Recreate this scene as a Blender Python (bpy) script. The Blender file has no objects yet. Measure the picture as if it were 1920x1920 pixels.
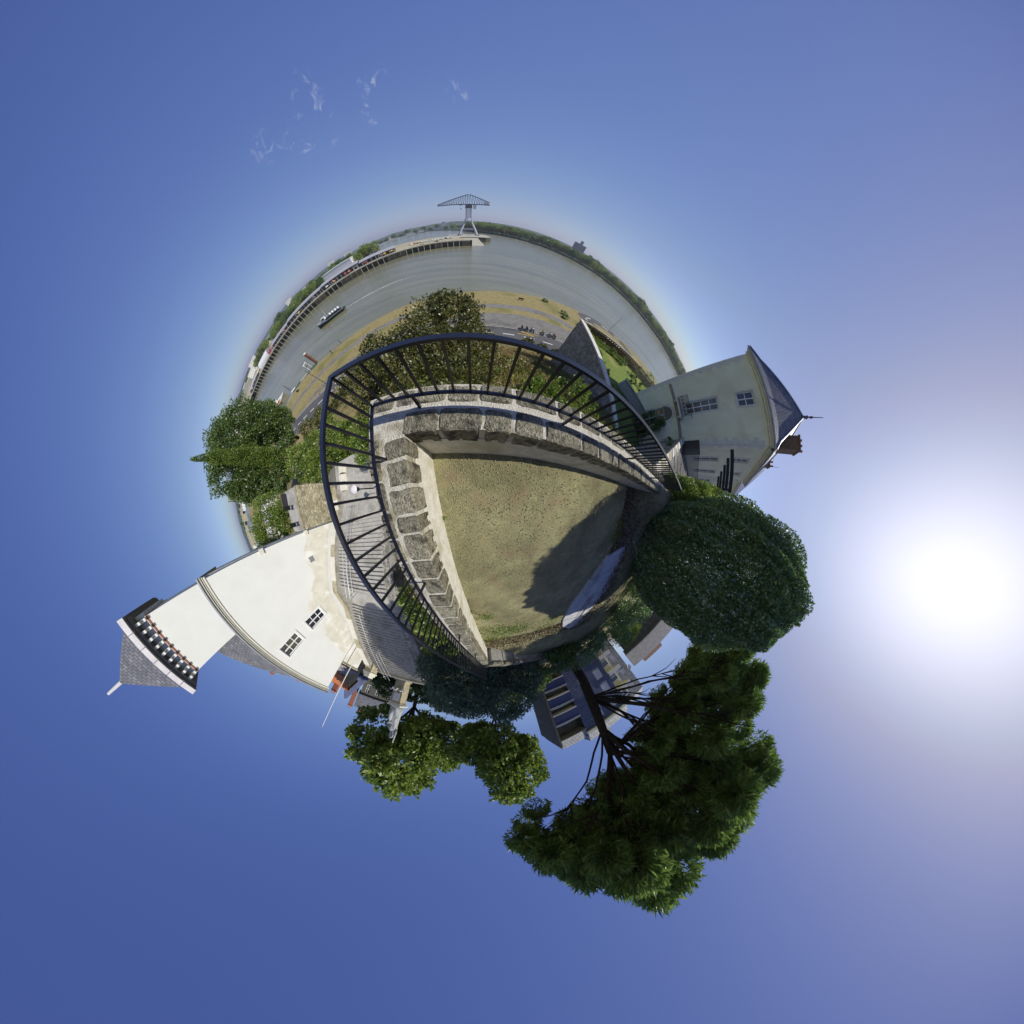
import bpy, math, random
import numpy as np
from mathutils import Matrix, Vector
R_ = math.radians
rnd = random.Random(7)
nrg = np.random.default_rng(11)
SC = bpy.context.scene
COL = SC.collection

# ------------------------------------------------------------------ camera, sky, sun, exposure
EYE = Vector((0.0, 0.0, 1.7))
TAU, PHI = 0.292888, 1.939772            # the lens axis leans this far from straight down
def _cam():
    n = np.array([math.sin(TAU)*math.cos(PHI), math.sin(TAU)*math.sin(PHI), -math.cos(TAU)])
    up = -n
    X = np.array([1.0, 0, 0]) - up*up[0]
    X /= np.linalg.norm(X)
    Y = np.cross(up, X)
    cd = bpy.data.cameras.new('camera')
    co = bpy.data.objects.new('camera', cd)
    COL.objects.link(co)
    M = Matrix(np.stack([X, Y, up]).tolist()).to_4x4()
    M.translation = EYE
    co.matrix_world = M
    cd.type = 'PANO'
    cd.panorama_type = 'FISHEYE_LENS_POLYNOMIAL'      # stereographic lens
    cd.sensor_width = 36
    cd.sensor_fit = 'HORIZONTAL'
    cd.fisheye_polynomial_k0 = 0.0
    cd.fisheye_polynomial_k1 = -0.2727636569429664
    cd.fisheye_polynomial_k2 = 0.009916241741809632
    cd.fisheye_polynomial_k3 = -3.3405324960769254e-05
    cd.fisheye_polynomial_k4 = -3.7988536453290728e-06
    cd.fisheye_fov = R_(355)
    cd.shift_x = 0.0221
    cd.shift_y = 0.00678
    cd.clip_start = 0.02
    cd.clip_end = 20000
    SC.camera = co
_cam()

SUN_AZ, SUN_EL = 5.0, 45.8
def _world():
    w = bpy.data.worlds.new('World')
    SC.world = w
    w.use_nodes = True
    nt = w.node_tree
    bg = nt.nodes['Background']
    sky = nt.nodes.new('ShaderNodeTexSky')
    sky.sky_type = 'NISHITA'
    sky.sun_disc = False
    sky.sun_elevation = R_(SUN_EL)
    sky.sun_rotation = R_(90 - SUN_AZ)
    sky.altitude = 40
    sky.air_density = 0.7
    sky.dust_density = 0.82
    sky.ozone_density = 5.0
    # the photograph's deep violet-blue grade: one response curve over the whole sky
    sep = nt.nodes.new('ShaderNodeSeparateColor'); tint = nt.nodes.new('ShaderNodeCombineColor')
    nt.links.new(sky.outputs[0], sep.inputs[0])
    def op(kind, a, b):
        nd = nt.nodes.new('ShaderNodeMath'); nd.operation = kind
        for q, v in enumerate((a, b)):
            if isinstance(v, (int, float)): nd.inputs[q].default_value = v
            else: nt.links.new(v, nd.inputs[q])
        return nd.outputs[0]
    for ch, (a, b, c) in enumerate(((1.40, 0.08, 1.0), (1.36, 0.085, 1.0), (2.75, 0.28, 1.02))):
        x = sep.outputs[ch]
        cur = op('DIVIDE', op('MULTIPLY', x, a), op('ADD', op('MULTIPLY', x, b), 1.0))
        nt.links.new(op('MAXIMUM', cur, op('MULTIPLY', x, c)), tint.inputs[ch])
    # a handful of thin cirrus wisps high over the river
    geo = nt.nodes.new('ShaderNodeTexCoord')
    noi = nt.nodes.new('ShaderNodeTexNoise')
    noi.inputs['Scale'].default_value = 40
    noi.inputs['Detail'].default_value = 9
    noi.inputs['Roughness'].default_value = 0.62
    noi.inputs['Distortion'].default_value = 1.1
    nt.links.new(geo.outputs['Generated'], noi.inputs['Vector'])
    acc = None
    for az, el, rad, amp in CLOUDS:
        v = (math.cos(R_(el))*math.cos(R_(az)), math.cos(R_(el))*math.sin(R_(az)), math.sin(R_(el)))
        dn = nt.nodes.new('ShaderNodeVectorMath'); dn.operation = 'DISTANCE'
        dn.inputs[1].default_value = v
        nt.links.new(geo.outputs['Generated'], dn.inputs[0])
        mr = nt.nodes.new('ShaderNodeMapRange')
        mr.inputs[1].default_value = rad; mr.inputs[2].default_value = 0.0
        mr.inputs[3].default_value = 0.0; mr.inputs[4].default_value = amp
        nt.links.new(dn.outputs['Value'], mr.inputs[0])
        if acc is None:
            acc = mr.outputs[0]
        else:
            ad = nt.nodes.new('ShaderNodeMath'); ad.operation = 'MAXIMUM'
            nt.links.new(acc, ad.inputs[0]); nt.links.new(mr.outputs[0], ad.inputs[1])
            acc = ad.outputs[0]
    cr = nt.nodes.new('ShaderNodeMapRange')
    cr.inputs[1].default_value = 0.54; cr.inputs[2].default_value = 0.68
    nt.links.new(noi.outputs[0], cr.inputs[0])
    mu = nt.nodes.new('ShaderNodeMath'); mu.operation = 'MULTIPLY'
    nt.links.new(acc, mu.inputs[0]); nt.links.new(cr.outputs[0], mu.inputs[1])
    cm = nt.nodes.new('ShaderNodeMix'); cm.data_type = 'RGBA'
    nt.links.new(mu.outputs[0], cm.inputs['Factor'])
    nt.links.new(tint.outputs[0], cm.inputs[6])
    cm.inputs[7].default_value = (6.2, 6.6, 7.6, 1)
    nt.links.new(cm.outputs[2], bg.inputs[0])
    bg.inputs[1].default_value = 0.10
    sd = bpy.data.lights.new('sun', 'SUN')
    sd.energy = 4.2
    sd.angle = R_(0.53)
    sd.color = (1.0, 0.95, 0.86)
    so = bpy.data.objects.new('sun', sd)
    COL.objects.link(so)
    d = Vector((math.cos(R_(SUN_EL))*math.cos(R_(SUN_AZ)), math.cos(R_(SUN_EL))*math.sin(R_(SUN_AZ)), math.sin(R_(SUN_EL))))
    so.rotation_euler = d.to_track_quat('Z', 'Y').to_euler()
    so.location = (60, 6, 60)
CLOUDS = [(112.6, 17.5, 0.05, 1.1), (114.6, 17.2, 0.04, 0.9), (118.3, 18.3, 0.05, 0.45), (112, 21.1, 0.035, 0.6), (105.8, 16.9, 0.026, 1.2), (105, 19.7, 0.035, 0.5), (95.6, 18.2, 0.03, 0.7)]
_world()
SC.view_settings.view_transform = 'Standard'
SC.view_settings.look = 'None'
SC.view_settings.exposure = 0.0
SC.view_settings.gamma = 1.0
SC.render.engine = 'CYCLES'
SC.cycles.use_denoising = True
SC.cycles.max_bounces = 5
SC.cycles.diffuse_bounces = 3
SC.cycles.glossy_bounces = 2
SC.cycles.transmission_bounces = 3
SC.cycles.transparent_max_bounces = 4
SC.cycles.caustics_reflective = False
SC.cycles.caustics_refractive = False

# ------------------------------------------------------------------ materials
MATS = {}
def mat(name, c1, c2=None, scale=3.0, rough=0.85, bump=0.0, bscale=None, metal=0.0, c3=None, s3=1.0, detail=6, spec=0.3, band=(0.35, 0.65), stretch=None):
    """two-tone noise colour, an optional third colour as larger stains, and noise relief"""
    m = bpy.data.materials.new(name); m.use_nodes = True
    nt = m.node_tree; N = nt.nodes; L = nt.links
    b = N['Principled BSDF']
    b.inputs['Roughness'].default_value = rough
    b.inputs['Metallic'].default_value = metal
    b.inputs['Specular IOR Level'].default_value = spec
    if c2 is None:
        b.inputs['Base Color'].default_value = (*c1, 1)
    tc = N.new('ShaderNodeNewGeometry')
    src = tc.outputs['Position']
    if stretch:
        mp = N.new('ShaderNodeMapping'); mp.inputs['Scale'].default_value = stretch
        L.new(src, mp.inputs[0]); src = mp.outputs[0]
    if c2 is not None:
        no = N.new('ShaderNodeTexNoise'); no.inputs['Scale'].default_value = scale; no.inputs['Detail'].default_value = detail
        no.inputs['Roughness'].default_value = 0.62
        L.new(src, no.inputs['Vector'])
        mr = N.new('ShaderNodeMapRange'); mr.inputs[1].default_value = band[0]; mr.inputs[2].default_value = band[1]
        L.new(no.outputs[0], mr.inputs[0])
        mx = N.new('ShaderNodeMix'); mx.data_type = 'RGBA'
        mx.inputs[6].default_value = (*c1, 1); mx.inputs[7].default_value = (*c2, 1)
        L.new(mr.outputs[0], mx.inputs['Factor'])
        out = mx.outputs[2]
        if c3 is not None:
            n3 = N.new('ShaderNodeTexNoise'); n3.inputs['Scale'].default_value = s3; n3.inputs['Detail'].default_value = 5
            L.new(src, n3.inputs['Vector'])
            m3 = N.new('ShaderNodeMapRange'); m3.inputs[1].default_value = 0.52; m3.inputs[2].default_value = 0.66
            L.new(n3.outputs[0], m3.inputs[0])
            x3 = N.new('ShaderNodeMix'); x3.data_type = 'RGBA'
            L.new(m3.outputs[0], x3.inputs['Factor']); L.new(out, x3.inputs[6]); x3.inputs[7].default_value = (*c3, 1)
            out = x3.outputs[2]
        L.new(out, b.inputs['Base Color'])
    if bump:
        nb = N.new('ShaderNodeTexNoise'); nb.inputs['Scale'].default_value = bscale or scale*3; nb.inputs['Detail'].default_value = 8
        L.new(src, nb.inputs['Vector'])
        bp = N.new('ShaderNodeBump'); bp.inputs['Strength'].default_value = bump; bp.inputs['Distance'].default_value = 0.05
        L.new(nb.outputs[0], bp.inputs['Height']); L.new(bp.outputs[0], b.inputs['Normal'])
    MATS[name] = m
    return m

def brickmat(name, c1, c2, cm, sx, sy, axis='xz', rough=0.8, mortar=0.02, bump=0.4, off=0.5):
    """courses of slates or stones for surfaces whose pieces are too small to pick apart"""
    m = bpy.data.materials.new(name); m.use_nodes = True
    nt = m.node_tree; N = nt.nodes; L = nt.links
    b = N['Principled BSDF']; b.inputs['Roughness'].default_value = rough
    g = N.new('ShaderNodeNewGeometry'); sp = N.new('ShaderNodeSeparateXYZ'); L.new(g.outputs['Position'], sp.inputs[0])
    cb = N.new('ShaderNodeCombineXYZ')
    L.new(sp.outputs['XYZ'.index(axis[0].upper())], cb.inputs[0]); L.new(sp.outputs['XYZ'.index(axis[1].upper())], cb.inputs[1])
    br = N.new('ShaderNodeTexBrick'); L.new(cb.outputs[0], br.inputs['Vector'])
    br.inputs['Color1'].default_value = (*c1, 1); br.inputs['Color2'].default_value = (*c2, 1); br.inputs['Mortar'].default_value = (*cm, 1)
    br.inputs['Scale'].default_value = 1.0; br.inputs['Mortar Size'].default_value = mortar
    br.inputs['Brick Width'].default_value = sx; br.inputs['Row Height'].default_value = sy; br.offset = off
    no = N.new('ShaderNodeTexNoise'); no.inputs['Scale'].default_value = 2.2; no.inputs['Detail'].default_value = 6
    L.new(g.outputs['Position'], no.inputs['Vector'])
    mx = N.new('ShaderNodeMix'); mx.data_type = 'RGBA'; mx.blend_type = 'OVERLAY'; mx.inputs['Factor'].default_value = 0.55
    L.new(br.outputs['Color'], mx.inputs[6]); L.new(no.outputs[0], mx.inputs[7])
    L.new(mx.outputs[2], b.inputs['Base Color'])
    bp = N.new('ShaderNodeBump'); bp.inputs['Strength'].default_value = bump; bp.inputs['Distance'].default_value = 0.02; bp.invert = True
    L.new(br.outputs['Fac'], bp.inputs['Height']); L.new(bp.outputs[0], b.inputs['Normal'])
    MATS[name] = m
    return m

def leafmat(name, dark, mid, light, trans=0.35, gloss=0.06):
    m = bpy.data.materials.new(name); m.use_nodes = True
    nt = m.node_tree; N = nt.nodes; L = nt.links
    N.remove(N['Principled BSDF'])
    g = N.new('ShaderNodeNewGeometry')
    cr = N.new('ShaderNodeValToRGB')
    cr.color_ramp.elements[0].color = (*dark, 1); cr.color_ramp.elements[1].color = (*light, 1)
    e = cr.color_ramp.elements.new(0.55); e.color = (*mid, 1)
    no = N.new('ShaderNodeTexNoise'); no.inputs['Scale'].default_value = 0.7; no.inputs['Detail'].default_value = 3
    L.new(g.outputs['Position'], no.inputs['Vector'])
    ad = N.new('ShaderNodeMath'); ad.operation = 'MULTIPLY_ADD'; ad.inputs[1].default_value = 0.6
    sb = N.new('ShaderNodeMath'); sb.operation = 'MULTIPLY_ADD'; sb.inputs[1].default_value = 1.1; sb.inputs[2].default_value = -0.35
    L.new(no.outputs[0], sb.inputs[0])
    L.new(g.outputs['Random Per Island'], ad.inputs[0]); L.new(sb.outputs[0], ad.inputs[2])
    L.new(ad.outputs[0], cr.inputs[0])
    df = N.new('ShaderNodeBsdfDiffuse'); tr = N.new('ShaderNodeBsdfTranslucent'); gl = N.new('ShaderNodeBsdfGlossy')
    gl.inputs['Roughness'].default_value = 0.45
    L.new(cr.outputs[0], df.inputs[0]); L.new(cr.outputs[0], tr.inputs[0])
    m1 = N.new('ShaderNodeMixShader'); m1.inputs[0].default_value = trans
    L.new(df.outputs[0], m1.inputs[1]); L.new(tr.outputs[0], m1.inputs[2])
    m2 = N.new('ShaderNodeMixShader'); m2.inputs[0].default_value = gloss
    L.new(m1.outputs[0], m2.inputs[1]); L.new(gl.outputs[0], m2.inputs[2])
    L.new(m2.outputs[0], N['Material Output'].inputs[0])
    MATS[name] = m
    return m

# ------------------------------------------------------------------ mesh helpers
def npmesh(name, V, F):
    V = np.asarray(V, np.float32).reshape(-1, 3); F = np.asarray(F, np.int32)
    k = F.shape[1]
    me = bpy.data.meshes.new(name)
    me.vertices.add(len(V)); me.vertices.foreach_set('co', V.ravel())
    me.loops.add(F.size); me.loops.foreach_set('vertex_index', F.ravel())
    me.polygons.add(len(F)); me.polygons.foreach_set('loop_start', np.arange(0, F.size, k, dtype=np.int32))
    me.update(calc_edges=True)
    return me

def link(name, me, m, parent=None, loc=(0, 0, 0), rz=0.0):
    o = bpy.data.objects.new(name, me)
    COL.objects.link(o)
    if m is not None and not me.materials:
        me.materials.append(MATS[m] if isinstance(m, str) else m)
    o.location = loc
    if rz: o.rotation_euler = (0, 0, rz)
    if parent is not None:
        o.parent = parent
    return o

class MB:
    """collects shapes, then links them as ONE mesh object; world coordinates"""
    def __init__(s): s.v = []; s.f = []
    def quad(s, *p):
        i = len(s.v); s.v += [tuple(q) for q in p]; s.f.append(tuple(range(i, i+len(p))))
    def hexa(s, c):
        i = len(s.v); s.v += [tuple(q) for q in c]
        for f in ((0, 3, 2, 1), (4, 5, 6, 7), (0, 1, 5, 4), (1, 2, 6, 5), (2, 3, 7, 6), (3, 0, 4, 7)):
            s.f.append(tuple(i+k for k in f))
    def box(s, x0, x1, y0, y1, z0, z1):
        s.hexa([(x0, y0, z0), (x1, y0, z0), (x1, y1, z0), (x0, y1, z0), (x0, y0, z1), (x1, y0, z1), (x1, y1, z1), (x0, y1, z1)])
        return s
    def fbox(s, fr, a0, a1, d0, d1, h0, h1):
        """box in a facade frame: a along, d outwards, h up"""
        P = fr.p
        s.hexa([P(a0, d1, h0), P(a1, d1, h0), P(a1, d0, h0), P(a0, d0, h0), P(a0, d1, h1), P(a1, d1, h1), P(a1, d0, h1), P(a0, d0, h1)])
        return s
    def bar(s, p0, p1, w, h=None):
        h = h or w
        a, b = Vector(p0), Vector(p1); d = (b-a).normalized()
        u = Vector((0, 0, 1)) if abs(d.z) < 0.95 else Vector((1, 0, 0))
        r = d.cross(u).normalized()*(w/2); t = r.cross(d).normalized()*(h/2)
        s.hexa([a-r-t, b-r-t, b+r-t, a+r-t, a-r+t, b-r+t, b+r+t, a+r+t])
        return s
    def tube(s, pts, rad, n=8, cap=True):
        pts = [Vector(p) for p in pts]
        if not hasattr(rad, '__len__'): rad = [rad]*len(pts)
        base = len(s.v); prev = None
        for i, p in enumerate(pts):
            d = (pts[min(i+1, len(pts)-1)]-pts[max(i-1, 0)]).normalized()
            if prev is None:
                u = Vector((0, 0, 1)) if abs(d.z) < 0.9 else Vector((1, 0, 0))
                r = d.cross(u).normalized()
            else:
                r = (prev-d*prev.dot(d)).normalized()
            prev = r; t = d.cross(r)
            for k in range(n):
                a = 2*math.pi*k/n
                s.v.append(tuple(p+(r*math.cos(a)+t*math.sin(a))*rad[i]))
        for i in range(len(pts)-1):
            for k in range(n):
                a = base+i*n+k; b = base+i*n+(k+1) % n
                s.f.append((a, b, b+n, a+n))
        if cap:
            s.f.append(tuple(base+k for k in range(n))[::-1]); s.f.append(tuple(base+(len(pts)-1)*n+k for k in range(n)))
        return s
    def lathe(s, c, prof, n=16):
        base = len(s.v); cx, cy, cz = c
        for r, z in prof:
            for k in range(n):
                a = 2*math.pi*k/n; s.v.append((cx+r*math.cos(a), cy+r*math.sin(a), cz+z))
        for i in range(len(prof)-1):
            for k in range(n):
                a = base+i*n+k; b = base+i*n+(k+1) % n; s.f.append((a, b, b+n, a+n))
        s.f.append(tuple(base+k for k in range(n))[::-1]); s.f.append(tuple(base+(len(prof)-1)*n+k for k in range(n)))
        return s
    def poly(s, pts, z0, z1=None):
        """a flat polygon, or a prism when z1 is given (counter-clockwise outline)"""
        n = len(pts)
        if z1 is None:
            s.quad(*[(p[0], p[1], z0) for p in pts]); return s
        i = len(s.v)
        s.v += [(p[0], p[1], z0) for p in pts]+[(p[0], p[1], z1) for p in pts]
        s.f.append(tuple(range(i+n-1, i-1, -1))); s.f.append(tuple(range(i+n, i+2*n)))
        for k in range(n): s.f.append((i+k, i+(k+1) % n, i+n+(k+1) % n, i+n+k))
        return s
    def build(s, name, m, parent=None, smooth=False):
        me = bpy.data.meshes.new(name); me.from_pydata(s.v, [], s.f); me.update()
        if smooth: me.shade_smooth()
        loc = -parent.location if (parent is not None and parent.type == 'EMPTY') else Vector((0, 0, 0))
        return link(name, me, m, parent, loc)

class Frame:
    """a facade's own axes: o = origin (x, y), ang = heading of its length; n faces to the right of the heading when side=-1"""
    def __init__(s, o, ang, side):
        s.o = o; s.r = (math.cos(R_(ang)), math.sin(R_(ang))); s.n = (-s.r[1]*side, s.r[0]*side)
    def p(s, a, d, h):
        return (s.o[0]+s.r[0]*a+s.n[0]*d, s.o[1]+s.r[1]*a+s.n[1]*d, h)

def tag(o, label, cat, group=None):
    o['label'] = label; o['category'] = cat
    if group: o['group'] = group
    return o
def thing(name, label, cat, loc=(0, 0, 0), group=None):
    o = bpy.data.objects.new(name, None); COL.objects.link(o); o.location = loc; o.empty_display_size = 0.2
    return tag(o, label, cat, group)
def struct(o, kind='structure'):
    o['kind'] = kind; return o
def copy_tree(o, loc, rz=0.0, label=None, parent=None, scale=None):
    c = o.copy(); COL.objects.link(c)
    if parent is None:
        c.location = loc; c.rotation_euler = (0, 0, rz)
        if scale: c.scale = scale
        if label: c['label'] = label
    else:
        c.parent = parent
    for ch in list(o.children): copy_tree(ch, None, parent=c)
    return c

def wall_holes(mb, fr, a0, a1, h0, h1, holes, depth=0.16, d=0.0, bottom=None):
    """a wall face with real openings and reveals; bottom(a) lets the foot follow a slope"""
    A = sorted({a0, a1, *[x for h in holes for x in h[:2]]}); Hs = sorted({h0, h1, *[x for h in holes for x in h[2:]]})
    for i in range(len(A)-1):
        for j in range(len(Hs)-1):
            ca, ch = (A[i]+A[i+1])/2, (Hs[j]+Hs[j+1])/2
            if any(h[0] < ca < h[1] and h[2] < ch < h[3] for h in holes): continue
            mb.quad(fr.p(A[i], d, Hs[j]), fr.p(A[i+1], d, Hs[j]), fr.p(A[i+1], d, Hs[j+1]), fr.p(A[i], d, Hs[j+1]))
    for h in holes:
        p = fr.p
        c = [(h[0], h[2]), (h[1], h[2]), (h[1], h[3]), (h[0], h[3])]
        for k in range(4):
            (x0, y0), (x1, y1) = c[k], c[(k+1) % 4]
            mb.quad(p(x0, d, y0), p(x0, d-depth, y0), p(x1, d-depth, y1), p(x1, d, y1))

def window(fr, h, parent, frame='white_paint', glass='glass', nx=2, ny=3, d=0.0, depth=0.14, surround=None, label=None):
    mb = MB(); a0, a1, h0, h1 = h; t = 0.085; dd = d-depth
    mb.fbox(fr, a0, a0+t, dd, dd+0.05, h0, h1).fbox(fr, a1-t, a1, dd, dd+0.05, h0, h1)
    mb.fbox(fr, a0+t, a1-t, dd, dd+0.05, h0, h0+t).fbox(fr, a0+t, a1-t, dd, dd+0.05, h1-t, h1)
    for i in range(1, nx):
        x = a0+(a1-a0)*i/nx; mb.fbox(fr, x-0.05, x+0.05, dd+0.001, dd+0.052, h0+t, h1-t)
    for j in range(1, ny):
        z = h0+(h1-h0)*j/ny
        mb.fbox(fr, a0+t, a1-t, dd+0.002, dd+0.048, z-0.032, z+0.032)
    w = mb.build('window', frame, parent)
    if label: w['label'] = label
    g = MB(); g.quad(fr.p(a0, dd+0.012, h0), fr.p(a1, dd+0.012, h0), fr.p(a1, dd+0.012, h1), fr.p(a0, dd+0.012, h1))
    pane = g.build('pane', glass, w); pane.location = (0, 0, 0)
    if surround:
        s = MB(); b = 0.16
        s.fbox(fr, a0-b, a0, d+0.003, d+0.03, h0-b, h1+b).fbox(fr, a1, a1+b, d+0.003, d+0.03, h0-b, h1+b)
        s.fbox(fr, a0, a1, d+0.003, d+0.03, h1, h1+b).fbox(fr, a0, a1, d+0.003, d+0.06, h0-b, h0)
        so = s.build('surround', surround, w); so.location = (0, 0, 0)
    return w

# ------------------------------------------------------------------ foliage helpers
def leaf_mesh(name, P, size, outward=None, aspect=0.5, droop=0.0, jitter=0.4):
    """one folded four-cornered leaf at every point; directions lean outwards"""
    n = len(P)
    D = nrg.normal(size=(n, 3))
    if outward is not None: D = D*0.75+outward*0.9
    D[:, 2] -= droop
    D /= np.linalg.norm(D, axis=1, keepdims=True)+1e-9
    U = nrg.normal(size=(n, 3)); Rr = np.cross(D, U); Rr /= np.linalg.norm(Rr, axis=1, keepdims=True)+1e-9
    Nn = np.cross(Rr, D)
    s = (size*(1-jitter+2*jitter*nrg.random(n)))[:, None]
    b = P-D*s*0.5; t = P+D*s*0.5
    l = P-Rr*s*aspect*0.5+Nn*s*0.10; r = P+Rr*s*aspect*0.5+Nn*s*0.10
    V = np.stack([b, r, t, l], 1).reshape(-1, 3)
    F = np.arange(4*n, dtype=np.int32).reshape(n, 4)
    return npmesh(name, V, F)

def crown_points(blobs, n, clump=0.3, fill=0.25, nclump=26, low=-1.0):
    """leaf positions gathered in clumps over the outer shell of several ellipsoids"""
    B = np.array(blobs, float)
    area = (B[:, 3]*B[:, 4]+B[:, 4]*B[:, 5]+B[:, 3]*B[:, 5]); w = area/area.sum()
    P = []; O = []
    for i, b in enumerate(B):
        k = max(8, int(n*w[i])); c = b[:3]; r = b[3:6]
        m = max(6, int(nclump*(0.6+0.4*nrg.random())))
        D = nrg.normal(size=(m*3, 3)); D /= np.linalg.norm(D, axis=1, keepdims=True); D = D[D[:, 2] > low][:m]
        cc = D*(0.78+0.28*nrg.random((len(D), 1)))
        idx = nrg.integers(0, len(D), k); ns = int(k*(1-fill))
        q = cc[idx]+np.clip(nrg.normal(size=(k, 3)), -1.5, 1.5)*clump*0.5
        f = nrg.normal(size=(k-ns, 3)); f /= np.linalg.norm(f, axis=1, keepdims=True)
        q[ns:] = f*(0.70+0.30*nrg.random((k-ns, 1))**0.6)
        P.append(c+q*r); O.append(q/(np.linalg.norm(q, axis=1, keepdims=True)+1e-6))
    return np.concatenate(P), np.concatenate(O)

def limb(mb, p0, p1, r0, r1, seg=5, wob=0.08, n=7):
    p0, p1 = Vector(p0), Vector(p1); L = (p1-p0).length
    pts = []; rad = []
    for i in range(seg+1):
        t = i/seg; j = 0 if i in (0, seg) else wob*L
        pts.append(p0.lerp(p1, t)+Vector((rnd.uniform(-j, j), rnd.uniform(-j, j), rnd.uniform(-j, j)*0.5))); rad.append(r0+(r1-r0)*t)
    mb.tube(pts, rad, n)

def tree(name, label, cat, base, blobs, n, size, leaf, bark='bark', trunk_r=0.2, group=None, aspect=0.5, clump=0.3, fill=0.25, nclump=26, fork=0.45, droop=0.0, outl=True, low=-1.0):
    t = thing(name, label, cat, base, group)
    cz = np.mean([b[2] for b in blobs]); top = Vector((np.mean([b[0] for b in blobs]), np.mean([b[1] for b in blobs]), cz))
    mb = MB(); b0 = Vector(base); f = b0.lerp(top, fork)
    limb(mb, b0, f, trunk_r, trunk_r*0.75, 5, 0.02, 9)
    for b in blobs:
        limb(mb, f, (b[0], b[1], b[2]+b[5]*0.3), trunk_r*0.55, trunk_r*0.12, 5, 0.06)
    mb.build('trunk', bark, t, True)
    P, O = crown_points(blobs, n, clump, fill, nclump, low)
    me = leaf_mesh('crown', P-np.array(base), size, O if outl else None, aspect, droop)
    link('crown', me, leaf, t)
    return t

# ------------------------------------------------------------------ material list
def _sand():
    m = mat('sand', (0.185, 0.175, 0.082), (0.325, 0.308, 0.165), 30, 0.95, 0.55, 80, c3=(0.235, 0.195, 0.105), s3=2.2)
    nt = m.node_tree; N = nt.nodes; L = nt.links; b = N['Principled BSDF']; src = b.inputs['Base Color'].links[0].from_socket
    g = N.new('ShaderNodeNewGeometry')
    for sc_, lo, hi, v0, v1 in ((0.9, 0.38, 0.62, 0.80, 1.22), (4.5, 0.35, 0.65, 0.86, 1.12), (130, 0.55, 0.70, 1.0, 0.55)):
        n1 = N.new('ShaderNodeTexNoise'); n1.inputs['Scale'].default_value = sc_; n1.inputs['Detail'].default_value = 4; L.new(g.outputs['Position'], n1.inputs['Vector'])
        r1 = N.new('ShaderNodeMapRange'); r1.inputs[1].default_value = lo; r1.inputs[2].default_value = hi; r1.inputs[3].default_value = v0; r1.inputs[4].default_value = v1; L.new(n1.outputs[0], r1.inputs[0])
        h = N.new('ShaderNodeHueSaturation'); L.new(src, h.inputs['Color']); L.new(r1.outputs[0], h.inputs['Value']); src = h.outputs[0]
    L.new(src, b.inputs['Base Color'])
_sand()
mat('soil', (0.10, 0.085, 0.055), (0.17, 0.14, 0.085), 6, 0.95, 0.5, 20)
mat('concrete_slab', (0.40, 0.40, 0.40), (0.52, 0.52, 0.50), 5, 0.9, 0.2, 30, c3=(0.30, 0.30, 0.29), s3=1.5)
mat('render', (0.55, 0.52, 0.43), (0.70, 0.68, 0.60), 7, 0.95, 0.35, 30, c3=(0.48, 0.45, 0.34), s3=2.0)
mat('mortar', (0.48, 0.455, 0.37), (0.63, 0.605, 0.51), 18, 0.95, 0.6, 55, c3=(0.33, 0.31, 0.22), s3=5.0)
mat('railing_paint', (0.006, 0.007, 0.014), (0.010, 0.011, 0.020), 9, 0.30, 0.05, 60, spec=0.55)
mat('black_metal', (0.012, 0.012, 0.013), None, rough=0.5)
mat('bark', (0.045, 0.032, 0.022), (0.10, 0.075, 0.05), 9, 0.95, 0.8, 30)
mat('pine_bark', (0.016, 0.011, 0.008), (0.050, 0.034, 0.024), 6, 0.95, 0.9, 16)
mat('hill_soil', (0.15, 0.125, 0.05), (0.27, 0.22, 0.09), 1.4, 0.95, 0.6, 6, c3=(0.07, 0.09, 0.025), s3=0.5)
mat('asphalt', (0.085, 0.085, 0.085), (0.12, 0.12, 0.115), 2.5, 0.9, 0.1, 40, c3=(0.07, 0.07, 0.07), s3=0.25)
mat('old_asphalt', (0.16, 0.155, 0.135), (0.23, 0.22, 0.19), 0.9, 0.92, 0.15, 20, c3=(0.13, 0.127, 0.112), s3=0.12)
mat('dry_grass', (0.215, 0.175, 0.068), (0.33, 0.275, 0.12), 1.1, 0.95, 0.8, 5, c3=(0.18, 0.17, 0.05), s3=0.10)
mat('quay_sand', (0.34, 0.30, 0.19), (0.44, 0.40, 0.28), 0.4, 0.95, 0.1, 5, c3=(0.24, 0.25, 0.10), s3=0.05)
mat('road_paint', (0.68, 0.68, 0.65), (0.80, 0.80, 0.78), 6, 0.8)
mat('kerb_stone', (0.30, 0.28, 0.25), (0.42, 0.40, 0.36), 5, 0.9)
mat('lawn', (0.10, 0.16, 0.025), (0.19, 0.25, 0.05), 3.0, 0.95, 0.6, 30, c3=(0.25, 0.25, 0.07), s3=0.4)
mat('white_render', (0.715, 0.725, 0.685), (0.755, 0.765, 0.73), 0.7, 0.9, 0.10, 25, c3=(0.69, 0.695, 0.64), s3=0.35)
mat('worn_render', (0.60, 0.575, 0.48), (0.71, 0.69, 0.60), 1.1, 0.92, 0.12, 20, c3=(0.80, 0.80, 0.74), s3=0.9)
mat('cream_render', (0.78, 0.76, 0.51), (0.85, 0.835, 0.60), 0.9, 0.9, 0.06, 20, c3=(0.72, 0.695, 0.46), s3=0.5)
mat('pale_stone', (0.62, 0.60, 0.50), (0.74, 0.72, 0.63), 3, 0.85, 0.1, 20)
mat('grey_stone', (0.26, 0.25, 0.22), (0.38, 0.365, 0.32), 3, 0.9, 0.3, 15, c3=(0.20, 0.19, 0.15), s3=0.8)
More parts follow.
